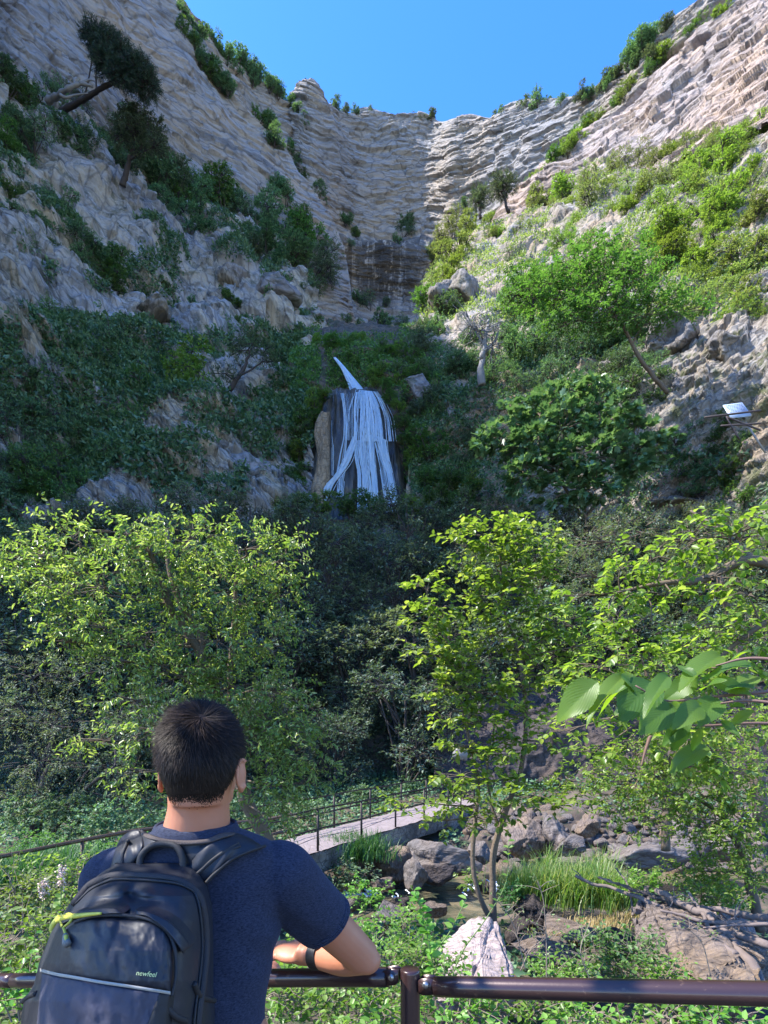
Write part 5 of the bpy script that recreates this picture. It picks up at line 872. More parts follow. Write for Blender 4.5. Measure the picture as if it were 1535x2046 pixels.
# tall flowering stems and bare twigs
def stalk(name, label, pts, lm, leaf, n, seed, flower=None, bare=False, r=.004):
    r2 = np.random.default_rng(seed); path = smooth_path([P(*q) for q in pts], 24); b = path[0]; la, ta = Acc(), Acc(); tube(ta, path-b, np.linspace(r, r*.4, 24), 6)
    if not bare:
        i = r2.integers(4, 24, n); a = r2.uniform(0, 6.28, n); d = np.column_stack([np.cos(a), np.sin(a)*.6, r2.uniform(.0, .6, n)]); leaves(la, path[i]-b, d, np.tile([0, -.5, 1.], (n, 1))+r2.normal(0, .3, (n, 3)), leaf*r2.uniform(.6, 1.1, n), .62, 'oval')
    else:
        for k in range(n):
            i = r2.integers(5, 22); d = unit(np.array([r2.normal(0, 1), r2.normal(0, .5), r2.uniform(.2, 1)])); q = smooth_path([path[i], path[i]+d*leaf, path[i]+d*leaf*1.8+r2.normal(0, .02, 3)], 8)-b; tube(ta, q, np.linspace(r*.5, r*.2, 8), 4); m_ = 3; leaves(la, q[-3:], rdir(r2, m_), rdir(r2, m_), .02, .6)
    t_ = thing(name, label, 'plant', tuple(b)); ob('stem', ta.mesh('stem', W_twig if bare else simple('green_stem', (.14, .2, .06), .6)), t_)
    if la.n: ob('leaves', la.mesh('leaves', lm), t_)
    if flower:
        fa = Acc(); e = path[-7:]-b; n2 = 160; j = r2.integers(0, 7, n2); p_ = e[j]+r2.normal(0, .012, (n2, 3)); leaves(fa, p_, rdir(r2, n2), rdir(r2, n2), .012, .8, 'oval'); ob('flowers', fa.mesh('flowers', flower), t_)
M_fl = simple('flower_pale', (.62, .45, .38), .7)
stalk('flowering_stem', 'tall stem with a pale pink flower spike left of the backpack', [(118, 1850, 2.9), (122, 1800, 2.9), (124, 1735, 2.9)], L_lime, .05, 16, 1, M_fl)
stalk('flowering_stem', 'shorter pale flower spike at the far left', [(80, 1850, 3), (86, 1810, 3), (88, 1762, 3)], L_lime, .05, 14, 2, M_fl)
stalk('leafy_shoot', 'upright bramble shoot rising beside the rail post', [(872, 1985, 2.6), (860, 1900, 2.6), (845, 1830, 2.6), (828, 1778, 2.6)], L_bram, .055, 34, 3)
stalk('leafy_shoot', 'thin shoot with small leaves crossing the pale block', [(900, 1960, 2.9), (925, 1900, 2.9), (975, 1830, 2.9), (1012, 1760, 2.9), (1016, 1680, 2.9)], L_bram, .035, 22, 4)
stalk('leafy_shoot', 'side shoot reaching right above the rail post', [(870, 1900, 2.7), (900, 1860, 2.7), (932, 1796, 2.7)], L_bram, .045, 16, 5)
for k, (pts, lb) in enumerate([([(1092, 1960, 3.4), (1092, 1880, 3.4), (1086, 1800, 3.4), (1074, 1760, 3.4)], 'pale bare twig bush standing above the tufa ledge'), ([(1050, 1940, 3.5), (1036, 1880, 3.5), (1020, 1835, 3.5), (995, 1800, 3.5)], 'bare twig leaning left over the tufa ledge'), ([(1040, 1940, 3.6), (1062, 1895, 3.6), (1094, 1870, 3.6), (1060, 1840, 3.6)], 'crossed bare twigs right of the pale block'), ([(1180, 1960, 3.6), (1160, 1900, 3.6), (1180, 1840, 3.7)], 'thin bare twig before the straw patch'), ([(1420, 1950, 3.8), (1400, 1880, 3.8), (1350, 1840, 3.8)], 'fine bare twig against the leaning rock')]):
    stalk('bare_twig', lb, pts, L_pale, .07, 12, 20+k, None, True, .005)
# driftwood
M_drift = simple('driftwood', (.15, .115, .10), .85, bump=(20, .8, .01), var=.4, vscale=10)
for nm, pts, r, lb in [('driftwood_log', [(1150, 1748, 6.6), (1200, 1770, 6.5), (1260, 1790, 6.3), (1340, 1820, 6), (1420, 1850, 5.6), (1540, 1890, 5)], .035, 'long weathered branch slanting down to the right over the rock'),
                       ('driftwood_log', [(1310, 1780, 6.2), (1380, 1812, 5.9), (1440, 1850, 5.5), (1505, 1930, 5), (1530, 1990, 4.7)], .06, 'thick split log lying along the right end of the pile'),
                       ('driftwood_log', [(1400, 1806, 6), (1460, 1822, 5.8), (1540, 1838, 5.4)], .04, 'upper log jutting out at the right edge'),
                       ('driftwood_log', [(1320, 1815, 5.8), (1400, 1838, 5.6), (1540, 1850, 5.2)], .026, 'dark straight pole under the upper log'),
                       ('driftwood_log', [(1378, 1780, 6), (1400, 1820, 5.8), (1430, 1870, 5.3), (1470, 1910, 5)], .03, 'short broken limb crossing the pile'),
                       ('driftwood_log', [(1405, 1853, 5.3), (1470, 1849, 5.2), (1540, 1848, 5.1)], .016, 'thin dark stick lying level across the pile'),
                       ('driftwood_log', [(1230, 1735, 6.7), (1250, 1760, 6.5), (1262, 1800, 6.4), (1265, 1830, 6.3)], .014, 'thin hooked stick hanging from the long branch')]:
    path = smooth_path([P(*q) for q in pts], 30); path = path+fbm(path*4, 3, 3)[:, None]*r*1.2; b = path[0]; a_ = Acc(); tube(a_, path-b, r*np.linspace(.55, 1.1, 30)*(1+.2*vnoise(path*9, 4)), 9)
    r2 = np.random.default_rng(int(r*1000)+len(pts))
    for k in range(5): i = r2.integers(2, 26); d = rdir(r2, 1)[0]*np.array([1, .5, 1]); tube(a_, smooth_path([path[i]-b, path[i]-b+d*.15, path[i]-b+d*.3+r2.normal(0, .04, 3)], 8), np.linspace(r*.3, r*.08, 8), 5)
    ob(nm, a_.mesh(nm, M_drift, True), None, lb, 'branch', 'driftwood pile', None, tuple(b))
# near weeds everywhere between rail and river
rng = np.random.default_rng(77); n = 60000; X = rng.uniform(-6, 7, n); Y = rng.uniform(1.7, 8, n); tt_ = Y-(1.35-.38*(X-.066)); k = (tt_ > .35) & (np.abs(X) < Y*.85+.4) & (fbm(np.column_stack([X, Y, X*0])*.9, 3, 7) > np.interp(Y, [2, 4, 8], [-.5, .0, .15]))
X, Y = X[k], Y[k]; p = np.column_stack([X, Y, hgt(X, Y)+rng.uniform(0, .16, len(X))+.05]); la = Acc(); m_ = len(p); leaves(la, p, rdir(rng, m_)*np.array([1, 1, .5])+np.array([0, 0, .25]), rng.normal(0, .5, (m_, 3))+np.array([0, 0, 1]), rng.uniform(.025, .06, m_), .6, 'oval'); ob('bank_weeds', la.mesh('bank_weeds', L_bram), kind='stuff')
n = 90000; X = rng.uniform(-22, 24, n); Y = rng.uniform(7, 26, n); k = (river_mask(X, Y) < -.6) & (fbm(np.column_stack([X, Y, X*0])*.5, 3, 9) > np.where(X > 2.5, np.where(Y < 21.5, .18, -.2), -.35)) & ~((X > -3) & (X < 3.5) & (np.abs((X+1.79)*-.85+(Y-11.5)*.526-.75) < 1.0)); X, Y = X[k], Y[k]
p = np.column_stack([X, Y, hgt(X, Y)+rng.uniform(0, .5, len(X))**1.5+.05]); la = Acc(); m_ = len(p); leaves(la, p, rdir(rng, m_)*np.array([1, 1, .5])+np.array([0, 0, .2]), rng.normal(0, .6, (m_, 3))+np.array([0, -.3, 1]), rng.uniform(.08, .2, m_), .55, 'tri'); ob('bank_undergrowth', la.mesh('bank_undergrowth', L_teal), kind='stuff')
# ------------------------------------------------------------------ large near leaves of the bough on the right
M_big = M_('big_leaf'); uv = M_big.n('Attribute', attribute_name='luv').outputs['Vector']; sp = M_big.n('SeparateXYZ'); M_big.l(uv, sp.inputs[0]); g = M_big.n('ObjectInfo')
ax = M_big.math('ABSOLUTE', sp.outputs[0]); ph = M_big.math('SUBTRACT', M_big.math('MULTIPLY', sp.outputs[1], 62.), M_big.math('MULTIPLY', ax, 34.)); vein = M_big.ramp(M_big.math('SINE', ph), [(.78, (0, 0, 0)), (1, (1, 1, 1))])
c = M_big.mix(g.outputs['Random'], (.07, .16, .035), (.15, .25, .04)); c = M_big.mix(M_big.math('MULTIPLY', vein, .25), c, (.18, .28, .09)); M_big.l(c, M_big.bs.inputs['Base Color']); M_big.bs.inputs['Roughness'].default_value = .38
M_big.l(M_big.bump(M_big.math('SINE', ph), .14, .0015), M_big.bs.inputs['Normal']); tr = M_big.n('BsdfTranslucent'); M_big.l(M_big.mix(1., c, (2.3, 2., .4), 'MULTIPLY'), tr.inputs[0]); mx = M_big.n('MixShader'); mx.inputs[0].default_value = .6; M_big.l(M_big.bs.outputs[0], mx.inputs[1]); M_big.l(tr.outputs[0], mx.inputs[2]); M_big.l(mx.outputs[0], M_big.out.inputs[0]); M_big = M_big.m
def big_leaf(seed):
    nu, nv = 25, 75; u = np.linspace(-1, 1, nu); vv = np.linspace(0, 1, nv); U, V_ = np.meshgrid(u, vv)
    w = .40*np.sin(np.pi*np.clip(V_, 0, 1)**.82)**.72*(1-.25*V_)+.003; w = w*np.where(V_ > .97, .5, 1); ser = .035*(((V_*24+np.abs(U)*.2) % 1)-.3)*(np.abs(U) > .93)
    x = U*w*(1+ser*3); y = V_+.05*np.abs(U)*w; r2 = np.random.default_rng(seed); z = .16*np.abs(x)-.22*V_**2*r2.uniform(.5, 1.6)+.003*np.sin(62*V_-34*np.abs(U))+.06*np.sin(V_*9+seed*2)*np.abs(U)**2*.4*(1-V_)**.3+.05*np.sin(V_*5+seed)*U
    return mesh_np('big_leaf', np.stack([x, y, z], -1).reshape(-1, 3), [grid_faces(nu, nv)], M_big, True, {'luv': ('FLOAT_VECTOR', np.stack([U, V_, V_*0], -1).reshape(-1, 3))})
BL = [big_leaf(i) for i in range(4)]
tb = P(1620, 1400, 1.35); t = thing('near_elm_bough', 'close bough with large toothed leaves hanging in at the right edge', 'branch', tuple(tb)); a_ = Acc()
for pts in ([(1640, 1370, 1.35), (1505, 1385, 1.4), (1420, 1392, 1.42), (1330, 1400, 1.42), (1270, 1370, 1.42)], [(1640, 1420, 1.3), (1505, 1400, 1.36), (1440, 1405, 1.38)], [(1640, 1330, 1.3), (1505, 1315, 1.36), (1430, 1330, 1.4)], [(1640, 1450, 1.5), (1505, 1445, 1.5), (1400, 1450, 1.5), (1330, 1440, 1.5)], [(1300, 1470, 1.5), (1290, 1500, 1.5), (1282, 1530, 1.5)]):
    tube(a_, smooth_path([P(*q) for q in pts], 20)-tb, np.linspace(.006, .002, 20), 6)
ob('twigs', a_.mesh('twigs', simple('bough_bark', (.16, .09, .07), .7)), t)
# base px, tip px, width factor, facing
LV = [((1195, 1362), (1108, 1432), .9, .7), ((1245, 1352), (1165, 1422), .55, .2), ((1250, 1370), (1180, 1432), .5, .1), ((1300, 1362), (1245, 1425), 1.0, .9), ((1240, 1350), (1300, 1385), .8, .8), ((1335, 1350), (1285, 1410), .5, .3), ((1395, 1350), (1325, 1400), .9, 1.0), ((1345, 1410), (1285, 1452), .95, .9), ((1340, 1405), (1375, 1435), .8, .9),
      ((1440, 1310), (1360, 1350), .6, .3), ((1500, 1325), (1405, 1345), .7, .4), ((1420, 1360), (1505, 1385), .7, .8), ((1380, 1435), (1325, 1485), .8, .8), ((1400, 1410), (1360, 1440), .7, .8), ((1370, 1440), (1345, 1500), .7, .9), ((1410, 1490), (1345, 1530), .6, .7), ((1400, 1455), (1385, 1500), .7, .8), ((1440, 1420), (1480, 1400), .6, .5), ((1340, 1450), (1285, 1468), .4, .1),
      ((1430, 1395), (1400, 1440), .8, .9), ((1505, 1420), (1450, 1450), .6, .4), ((1400, 1380), (1440, 1350), .6, .6), ((1470, 1310), (1440, 1290), .7, .4), ((1505, 1350), (1475, 1375), .7, .6), ((1450, 1380), (1505, 1360), .6, .4), ((1350, 1330), (1395, 1345), .6, .7), ((1500, 1300), (1450, 1318), .5, .2), ((1440, 1440), (1480, 1470), .5, .6)]
for i, (b, tp, wf, fc) in enumerate(LV):
    Y = 1.42+.05*math.sin(i*2.3); p0 = P(*b, Y); p1 = P(*tp, Y-.03+.05*math.cos(i*3.1)); L = np.linalg.norm(p1-p0)*1.04; yv = unit(p1-p0); nrm = unit(np.array([-.15, -fc, 1.1-fc*.75])); xv = unit(np.cross(yv, nrm)); zv = np.cross(xv, yv)
    o_ = ob('leaf', BL[i % 4], t); Mx = Matrix(((xv[0]*L*(wf*.85+.08*math.sin(i*5)), yv[0]*L, zv[0]*L, p0[0]-tb[0]), (xv[1]*L*(wf*.85+.08*math.sin(i*5)), yv[1]*L, zv[1]*L, p0[1]-tb[1]), (xv[2]*L*(wf*.85+.08*math.sin(i*5)), yv[2]*L, zv[2]*L, p0[2]-tb[2]), (0, 0, 0, 1))); o_.matrix_local = Mx
def inv(x, y, z, r): return (767.5+F*x/y, 1460-(z-CAMZ)/y*F, y, r*F/y, r*F/y)
_c = np.array([-.40, 1.12, 1.36])+np.array(SUN_DIR)*2.6; _e1 = unit(np.cross(np.array(SUN_DIR), [0, 1., 0])); _e2 = np.cross(np.array(SUN_DIR), _e1)
DB = [inv(*(_c+_e1*a+_e2*b), r) for a, b, r in ((-.30, .28, .17), (.02, .30, .15), (.30, .22, .16), (-.33, .0, .12), (.12, .02, .17), (.40, -.06, .14), (-.38, -.28, .16), (-.04, -.33, .15), (.24, -.30, .15), (-.5, .05, .15), (.1, .55, .2), (-.3, -.55, .2))]
# unseen tree added at left: leaf clumps along the sun rays dapple the man
tree('added_shade_tree', 'tree beside the path whose crown shades the man', 'tree', [[[(-2400, 2900, 1.4), (-2350, 1200, 1.4), (-2000, -600, 1.5)], .12, .06]], DB, 230, .2, 9, .085, .6, 'oval', L_hazel, W_bark, .2, .004, 30, limb_r=.02)
# ------------------------------------------------------------------ front rail
M_rail = M_('rail_paint'); M_rail.l(M_rail.mix(M_rail.ramp(M_rail.noise(M_rail.obj(), 28, 6, .7), [(.62, (0, 0, 0)), (.66, (1, 1, 1))]), (.045, .023, .022), (.10, .06, .045)), M_rail.bs.inputs['Base Color']); M_rail.bs.inputs['Roughness'].default_value = .3; M_rail.bs.inputs['Metallic'].default_value = .25; M_rail.bs.inputs['Coat Weight'].default_value = .3
M_rail.l(M_rail.bump(M_rail.noise(M_rail.obj(), 60, 4, .6), .12, .002), M_rail.bs.inputs['Normal']); M_rail = M_rail.m; M_bolt = simple('bolt_steel', (.35, .34, .33), .35, .9)
A2 = P(870, 1971, 1.335); A1 = A2+(P(1505, 1985, 1.10)-A2)*3.0; C1 = P(775, 1952, 1.385); C2 = P(30, 1959, 1.90); C3 = P(-300, 1957, 2.25); pc = P(820, 1965, 1.36)
t = thing('front_railing', 'thick brown painted pipe railing the man leans on', 'railing', (pc[0], pc[1], 0)); og = np.array([pc[0], pc[1], 0]); RR = .0245
for a, b in ((A1, A2), (C1, C2), (C2, C3)):
    a_ = Acc(); tube(a_, smooth_path([a, b], 30)-og, RR, 28); ob('rail', a_.mesh('rail', M_rail, True), t)
a_ = Acc(); k_ = [(z, r) for z, r in ((-.3, .025), (pc[2]+.030, .025), (pc[2]+.036, .0235), (pc[2]+.038, .019))]; tube(a_, np.array([[0, 0, z] for z, r in k_]), np.array([r for z, r in k_]), 32); ob('post', a_.mesh('post', M_rail, True), t)
for (a, b, c_, s) in ((P(798, 1948, 1.37), P(768, 1950, 1.385), P(783, 1952, 1.36), 1), (P(838, 1967, 1.35), P(872, 1968, 1.335), P(851, 1967, 1.325), -1)):
    a_ = Acc(); d = unit(b-a); 
    for off in (-.011, .011):
        n_ = unit(np.cross(d, [0, 0, 1])); cc = (a+b)/2+n_*off; v = []; 
        for e in (-.002, .002):
            for ang in np.linspace(0, 2*np.pi, 20, endpoint=False): v.append(cc+d*.024*np.sign(np.cos(ang))*abs(np.cos(ang))**.6+np.array([0, 0, 1])*.021*np.sign(np.sin(ang))*abs(np.sin(ang))**.6+n_*e)
        i_ = np.arange(20); a_.add(np.array(v)-og, np.stack([i_, (i_+1) % 20, (i_+1) % 20+20, i_+20], -1), i_[None, ::-1], i_[None]+20)
    box(a_, (a+b)/2-og, .04, .018, .03, np.array([d, unit(np.cross([0, 0, 1], d)), [0, 0, 1]]).T); br = ob('bracket', a_.mesh('bracket', M_rail), t)
    a_ = Acc(); n_ = unit(np.cross(d, [0, 0, 1])); n_ = n_*(-1 if n_[1] > 0 else 1); tube(a_, np.array([c_-n_*.01, c_+n_*.006, c_+n_*.009])-og, np.array([.0085, .0085, .006]), 14); ob('bolt', a_.mesh('bolt', M_bolt, True), br)
# ------------------------------------------------------------------ the man
def remesh(acc, vox, smooth_it, mat, name, disp=None):
    me = acc.mesh('tmp'); o = bpy.data.objects.new('tmp', me); COL.objects.link(o)
    r = o.modifiers.new('r', 'REMESH'); r.mode = 'VOXEL'; r.voxel_size = vox; r.use_smooth_shade = True
    s = o.modifiers.new('s', 'SMOOTH'); s.factor = .5; s.iterations = smooth_it
    bpy.context.view_layer.update(); me2 = bpy.data.meshes.new_from_object(o.evaluated_get(bpy.context.evaluated_depsgraph_get())); bpy.data.objects.remove(o)
    me2.name = name; me2.materials.clear(); me2.materials.append(mat); n = len(me2.vertices); co = np.empty(n*3, np.float32); me2.vertices.foreach_get('co', co); co = co.reshape(-1, 3).astype(float)
    if disp is not None:
        nn = np.empty(n*3, np.float32); me2.vertices.foreach_get('normal', nn); co = co+nn.reshape(-1, 3)*disp(co)[:, None]; me2.vertices.foreach_set('co', co.astype(np.float32).ravel())
    me2.polygons.foreach_set('use_smooth', np.ones(len(me2.polygons), bool)); me2.update(); return me2
def ball(acc, c, r, rot=None, k=20):
    th, ph = np.meshgrid(np.linspace(0, 2*np.pi, k*2, endpoint=False), np.linspace(1e-3, np.pi-1e-3, k)); v = np.stack([np.sin(ph)*np.cos(th), np.sin(ph)*np.sin(th), np.cos(ph)], -1).reshape(-1, 3)*np.array(r)
    if rot is not None: v = v@np.array(rot).T
    a = np.arange(2*k); v = np.vstack([v+c]); acc.add(v, grid_faces(2*k, k, True), a[None, ::-1], (a+(k-1)*2*k)[None])
def loft(acc, rows, k=48, p=2.):
    """rows: centre(3), half width, half depth; horizontal rings"""
    ang = np.linspace(0, 2*np.pi, k, endpoint=False); c_, s_ = np.cos(ang), np.sin(ang); R = np.array([list(r[0])+[r[1], r[2]] for r in rows]); R = smooth_path(R[:, :3], 60), np.interp(np.linspace(0, len(rows)-1, 60), range(len(rows)), R[:, 3]), np.interp(np.linspace(0, len(rows)-1, 60), range(len(rows)), R[:, 4])
    V = []
    for c, w, d in zip(*R): V.append(np.stack([c[0]+w*np.sign(c_)*abs(c_)**(2/p), c[1]+d*np.sign(s_)*abs(s_)**(2/p), np.full(k, c[2])], -1))
    V = np.concatenate(V); a = np.arange(k); acc.add(V, grid_faces(k, 60, True), a[None, ::-1], (a+59*k)[None])
M_skin = M_('skin'); o = M_skin.obj(); c = M_skin.mix(M_skin.noise(o, 14, 5, .6), (.42, .155, .080), (.53, .225, .130)); M_skin.l(c, M_skin.bs.inputs['Base Color']); M_skin.bs.inputs['Roughness'].default_value = .5
M_skin.bs.inputs['Subsurface Weight'].default_value = .15; M_skin.bs.inputs['Subsurface Radius'].default_value = (.02, .008, .004); M_skin.bs.inputs['Subsurface Scale'].default_value = .5; M_skin.l(M_skin.bump(M_skin.noise(o, 220, 4, .6), .15, .001), M_skin.bs.inputs['Normal']); M_skin = M_skin.m
M_shirt = M_('heather_jersey'); o = M_shirt.obj(); n = M_shirt.noise(M_shirt.mapping(o, (170, 170, 420)), 1, 3, .75); n2 = M_shirt.noise(M_shirt.mapping(o, (60, 60, 420)), 1, 3, .7); c = M_shirt.mix(M_shirt.ramp(n, [(.35, (0, 0, 0)), (.7, (1, 1, 1))]), (.006, .0085, .019), (.040, .047, .078)); c = M_shirt.mix(M_shirt.ramp(n2, [(.4, (0, 0, 0)), (.75, (.6, .6, .6))]), c, (.025, .03, .055)); M_shirt.l(c, M_shirt.bs.inputs['Base Color'])
M_shirt.bs.inputs['Roughness'].default_value = .85; M_shirt.bs.inputs['Specular IOR Level'].default_value = .2; M_shirt.bs.inputs['Sheen Weight'].default_value = .08; M_shirt.bs.inputs['Sheen Tint'].default_value = (.5, .6, 1, 1); M_shirt.l(M_shirt.bump(n, .3, .0015), M_shirt.bs.inputs['Normal']); M_shirt = M_shirt.m
M_hair = M_('dark_hair'); M_hair.l(M_hair.ramp(M_hair.n('NewGeometry').outputs['Random Per Island'], [(0, (.006, .004, .003)), (.6, (.016, .010, .007)), (1, (.05, .032, .022))]), M_hair.bs.inputs['Base Color']); M_hair.bs.inputs['Roughness'].default_value = .55; M_hair.bs.inputs['Specular IOR Level'].default_value = .16; M_hair = M_hair.m; M_trou = simple('dark_trousers', (.03, .032, .04), .9, bump=(40, .3, .004)); M_shoe = simple('shoe_leather', (.06, .045, .04), .6)
HC = P(403, 1500, 1.13)                                       # head centre
man = thing('person', 'man seen from behind in a navy T-shirt and backpack leaning his forearms on the rail', 'person', (float(HC[0]), 1.0, 0)); MO = np.array([float(HC[0]), 1.0, 0])
def rel(p): return np.asarray(p)-MO
SHR, ELR, WRR = P(560, 1752, 1.18), P(726, 1914, 1.335), P(612, 1908, 1.445)
SHL, ELL, WRL = P(232, 1760, 1.17), P(270, 1915, 1.50), P(470, 1925, 1.62)
def limb(acc, pts, rs, k=20): tube(acc, smooth_path([rel(p) for p in pts], 6*len(pts)), np.interp(np.linspace(0, 1, 6*len(pts)), np.linspace(0, 1, len(rs)), rs), k)
def hand(acc, wr, fwd, palmn, flip):
    f = unit(np.array(fwd, float)); n = unit(np.array(palmn)-f*np.dot(palmn, f)); s = np.cross(f, n)*flip; w = rel(wr)
    Rm = np.array([f, s, n]).T; ball(acc, w+f*.045, (.052, .040, .017), Rm); limb(acc, [wr-f*.02, wr+f*.02], (.026, .030))
    for i, (off, ln) in enumerate(((-.030, .068), (-.010, .076), (.010, .072), (.029, .058))):
        b = w+f*.080+s*off; d = f; p_ = [b]; 
        for j, q in enumerate((.42, .33, .25)):
            a = .35+.55*j+.05*i; d = unit(f*math.cos(a)+n*math.sin(a)); p_.append(p_[-1]+d*ln*q*1.1)
        tube(acc, smooth_path(p_, 14), np.linspace(.0092, .0072, 14), 12); ball(acc, p_[-1], (.0073,)*3, k=8)
    b = w+f*.028-s*.034; p_ = [b, b-s*.022+f*.022+n*.010, b-s*.020+f*.050+n*.022]; tube(acc, smooth_path(p_, 12), np.linspace(.0125, .0085, 12), 12); ball(acc, p_[-1], (.0087,)*3, k=8)
a_ = Acc(); h = rel(HC)+np.array([0, 0, -.022])
def hx(z): z = np.asarray(z, float); return np.where(z > 0, np.sqrt(np.maximum(0, 1-z*z)), (1-.30*np.abs(np.minimum(z, 0))**1.3))
# head: skull, face, jaw, nose, ears, neck
ring_ = [(h+np.array([0, -.004-.006*max(0, -z), .012+z*.1]), .076*hx(z), .094*hx(z)) for z in np.linspace(-1, .995, 16)]; loft(a_, ring_, 40); ball(a_, h+np.array([0, .045, -.035]), (.060, .055, .080)); ball(a_, h+np.array([0, .062, -.092]), (.036, .034, .024)); ball(a_, h+np.array([0, .030, -.075]), (.058, .045, .035))
ball(a_, h+np.array([0, -.03, -.06]), (.052, .036, .055))
tube(a_, smooth_path([h+np.array([0, .092, .005]), h+np.array([0, .112, -.025]), h+np.array([0, .112, -.036])], 8), np.array([.010, .012, .013, .014, .016, .016, .015, .012]), 12)
for s in (-1, 1):
    ball(a_, h+np.array([s*.031, .088, .014]), (.017, .010, .008)); ball(a_, h+np.array([s*.030, .082, -.006]), (.0125, .012, .0115)); ball(a_, h+np.array([s*.014, .102, -.036]), (.009, .010, .007))
    Rz = Matrix.Rotation(s*-.42, 3, 'Z'); e0 = h+np.array([s*.084, -.004, -.028]); ball(a_, e0, (.0055, .017, .031), Rz)
    th = np.linspace(-2.3, 2.3, 26); q = np.stack([np.full(26, s*.003), -np.cos(th)*.017, np.sin(th)*.031+.002], -1)@np.array(Rz).T+e0; tube(a_, q, .0042, 8); ball(a_, e0+np.array([0, .002, -.030]), (.005, .009, .010), Rz)
ball(a_, h+np.array([0, .096, -.058]), (.024, .010, .006)); ball(a_, h+np.array([0, .095, -.068]), (.021, .010, .006))
limb(a_, [HC+np.array([0, -.015, -.02]), P(398, 1610, 1.135), P(394, 1660, 1.15), P(392, 1700, 1.16)], (.064, .062, .070, .085), 28)
# trunk, arms, legs under the clothes
loft(a_, [(rel(P(392, 1660, 1.15)), .065, .055), (rel(P(392, 1690, 1.16)), .14, .075), (rel(P(390, 1740, 1.17)), .17, .10), (rel(P(385, 1850, 1.15)), .155, .105), (rel(P(375, 2000, 1.10)), .14, .095), (rel(np.array([-.36, 1.06, .98])), .15, .10), (rel(np.array([-.36, 1.03, .88])), .15, .11)])
limb(a_, [SHR, SHR*.5+ELR*.5+np.array([0, 0, .0]), ELR], (.056, .050, .043)); limb(a_, [ELR+np.array([-.004, -.002, .004]), ELR*.62+WRR*.38+np.array([0, 0, -.006]), WRR], (.043, .041, .026)); ball(a_, rel(ELR)+np.array([.008, -.004, -.004]), (.036, .036, .034))
limb(a_, [SHL, SHL*.5+ELL*.5, ELL], (.056, .050, .042)); limb(a_, [ELL, ELL*.62+WRL*.38, WRL], (.042, .040, .026))
hand(a_, WRR, (-.86, .32, .02), (0, .35, -1), 1); hand(a_, WRL, (.80, -.18, .0), (0, .3, -1), -1)
for s in (-1, 1): limb(a_, [np.array([-.36+s*.085, 1.03, .90]), np.array([-.36+s*.10, 1.02, .50]), np.array([-.36+s*.11, .97, .10])], (.085, .060, .042)); ball(a_, rel(np.array([-.36+s*.12, 1.03, .05])), (.042, .12, .045))
ob('body', remesh(a_, .0036, 5, M_skin, 'body'), man)
# T-shirt
def wr_shirt(c):
    n = fbm(c*np.array([7, 7, 5]), 3, 5)*.004+ridged(c*np.array([9, 9, 4])+np.array([c[:, 2]*3, c[:, 0]*0, c[:, 0]*2]).T, 3, 6)*.0022; q = rel(SHR); dd = np.exp(-((c[:, 0]-q[0]-.02)**2+(c[:, 2]-q[2]+.12)**2)/.006)
    return n+dd*.004*np.sin((c[:, 0]*.7+c[:, 2]*.7)*95)
a_ = Acc()
loft(a_, [(rel(P(392, 1646, 1.148)), .076, .066), (rel(P(392, 1660, 1.15)), .092, .074), (rel(P(393, 1680, 1.155)), .150, .088), (rel(P(392, 1705, 1.165)), .188, .104), (rel(P(388, 1745, 1.17)), .205, .120), (rel(P(384, 1810, 1.16)), .196, .128), (rel(P(378, 1885, 1.14)), .184, .126), (rel(P(370, 1960, 1.115)), .172, .122), (rel(P(364, 2050, 1.09)), .166, .118), (rel(np.array([-.365, 1.05, .93])), .172, .122), (rel(np.array([-.365, 1.04, .84])), .178, .125)], 64, 2.3)
dR = unit(ELR-SHR); hemR = SHR+dR*.172
limb(a_, [SHR+np.array([-.045, -.005, .018]), SHR+np.array([.0, .0, .004]), SHR*.6+hemR*.4, hemR], (.060, .076, .072, .067), 32)
dL = unit(ELL-SHL); hemL = SHL+dL*.17; limb(a_, [SHL+np.array([.045, -.005, .018]), SHL, SHL*.5+hemL*.5, hemL], (.062, .072, .068, .064), 32)
shirt_me = remesh(a_, .0042, 4, M_shirt, 't_shirt', wr_shirt); shirt = ob('t_shirt', shirt_me, man)
a_ = Acc(); th = np.linspace(0, 2*np.pi, 80)
c_ = rel(P(392, 1650, 1.148)); a_.add(np.concatenate([np.stack([c_[0]+(r_+.004)*np.cos(th), c_[1]+r_*.88*np.sin(th), c_[2]+z_+.006*np.sin(th)], -1) for z_, r_ in ((-.022, .090), (-.012, .088), (-.002, .084), (.004, .081), (.006, .078), (.003, .075), (-.008, .074))]), grid_faces(80, 7))
ob('collar', a_.mesh('collar', M_shirt, True), shirt)
def ring_tube(acc, c, d, r, rr, n=60):
    u = unit(np.cross(d, [0, 0, 1.])); w = np.cross(d, u); t_ = np.linspace(0, 2*np.pi, n); tube(acc, c+np.cos(t_)[:, None]*u*r+np.sin(t_)[:, None]*w*r, rr, 8)
a_ = Acc()
for k in (0, .006, .012): ring_tube(a_, rel(hemR)-dR*k, dR, .067, .0035)
ob('sleeve_hem', a_.mesh('sleeve_hem', M_shirt, True), shirt)
a_ = Acc(); loft(a_, [(rel(np.array([-.365, 1.04, .93])), .160, .112), (rel(np.array([-.365, 1.03, .82])), .170, .125), (rel(np.array([-.36, 1.03, .76])), .165, .12)], 48)
for s in (-1, 1): limb(a_, [np.array([-.36+s*.085, 1.03, .84]), np.array([-.36+s*.10, 1.02, .50]), np.array([-.36+s*.11, .97, .07])], (.098, .078, .068))
ob('trousers', remesh(a_, .008, 3, M_trou, 'trousers'), man)
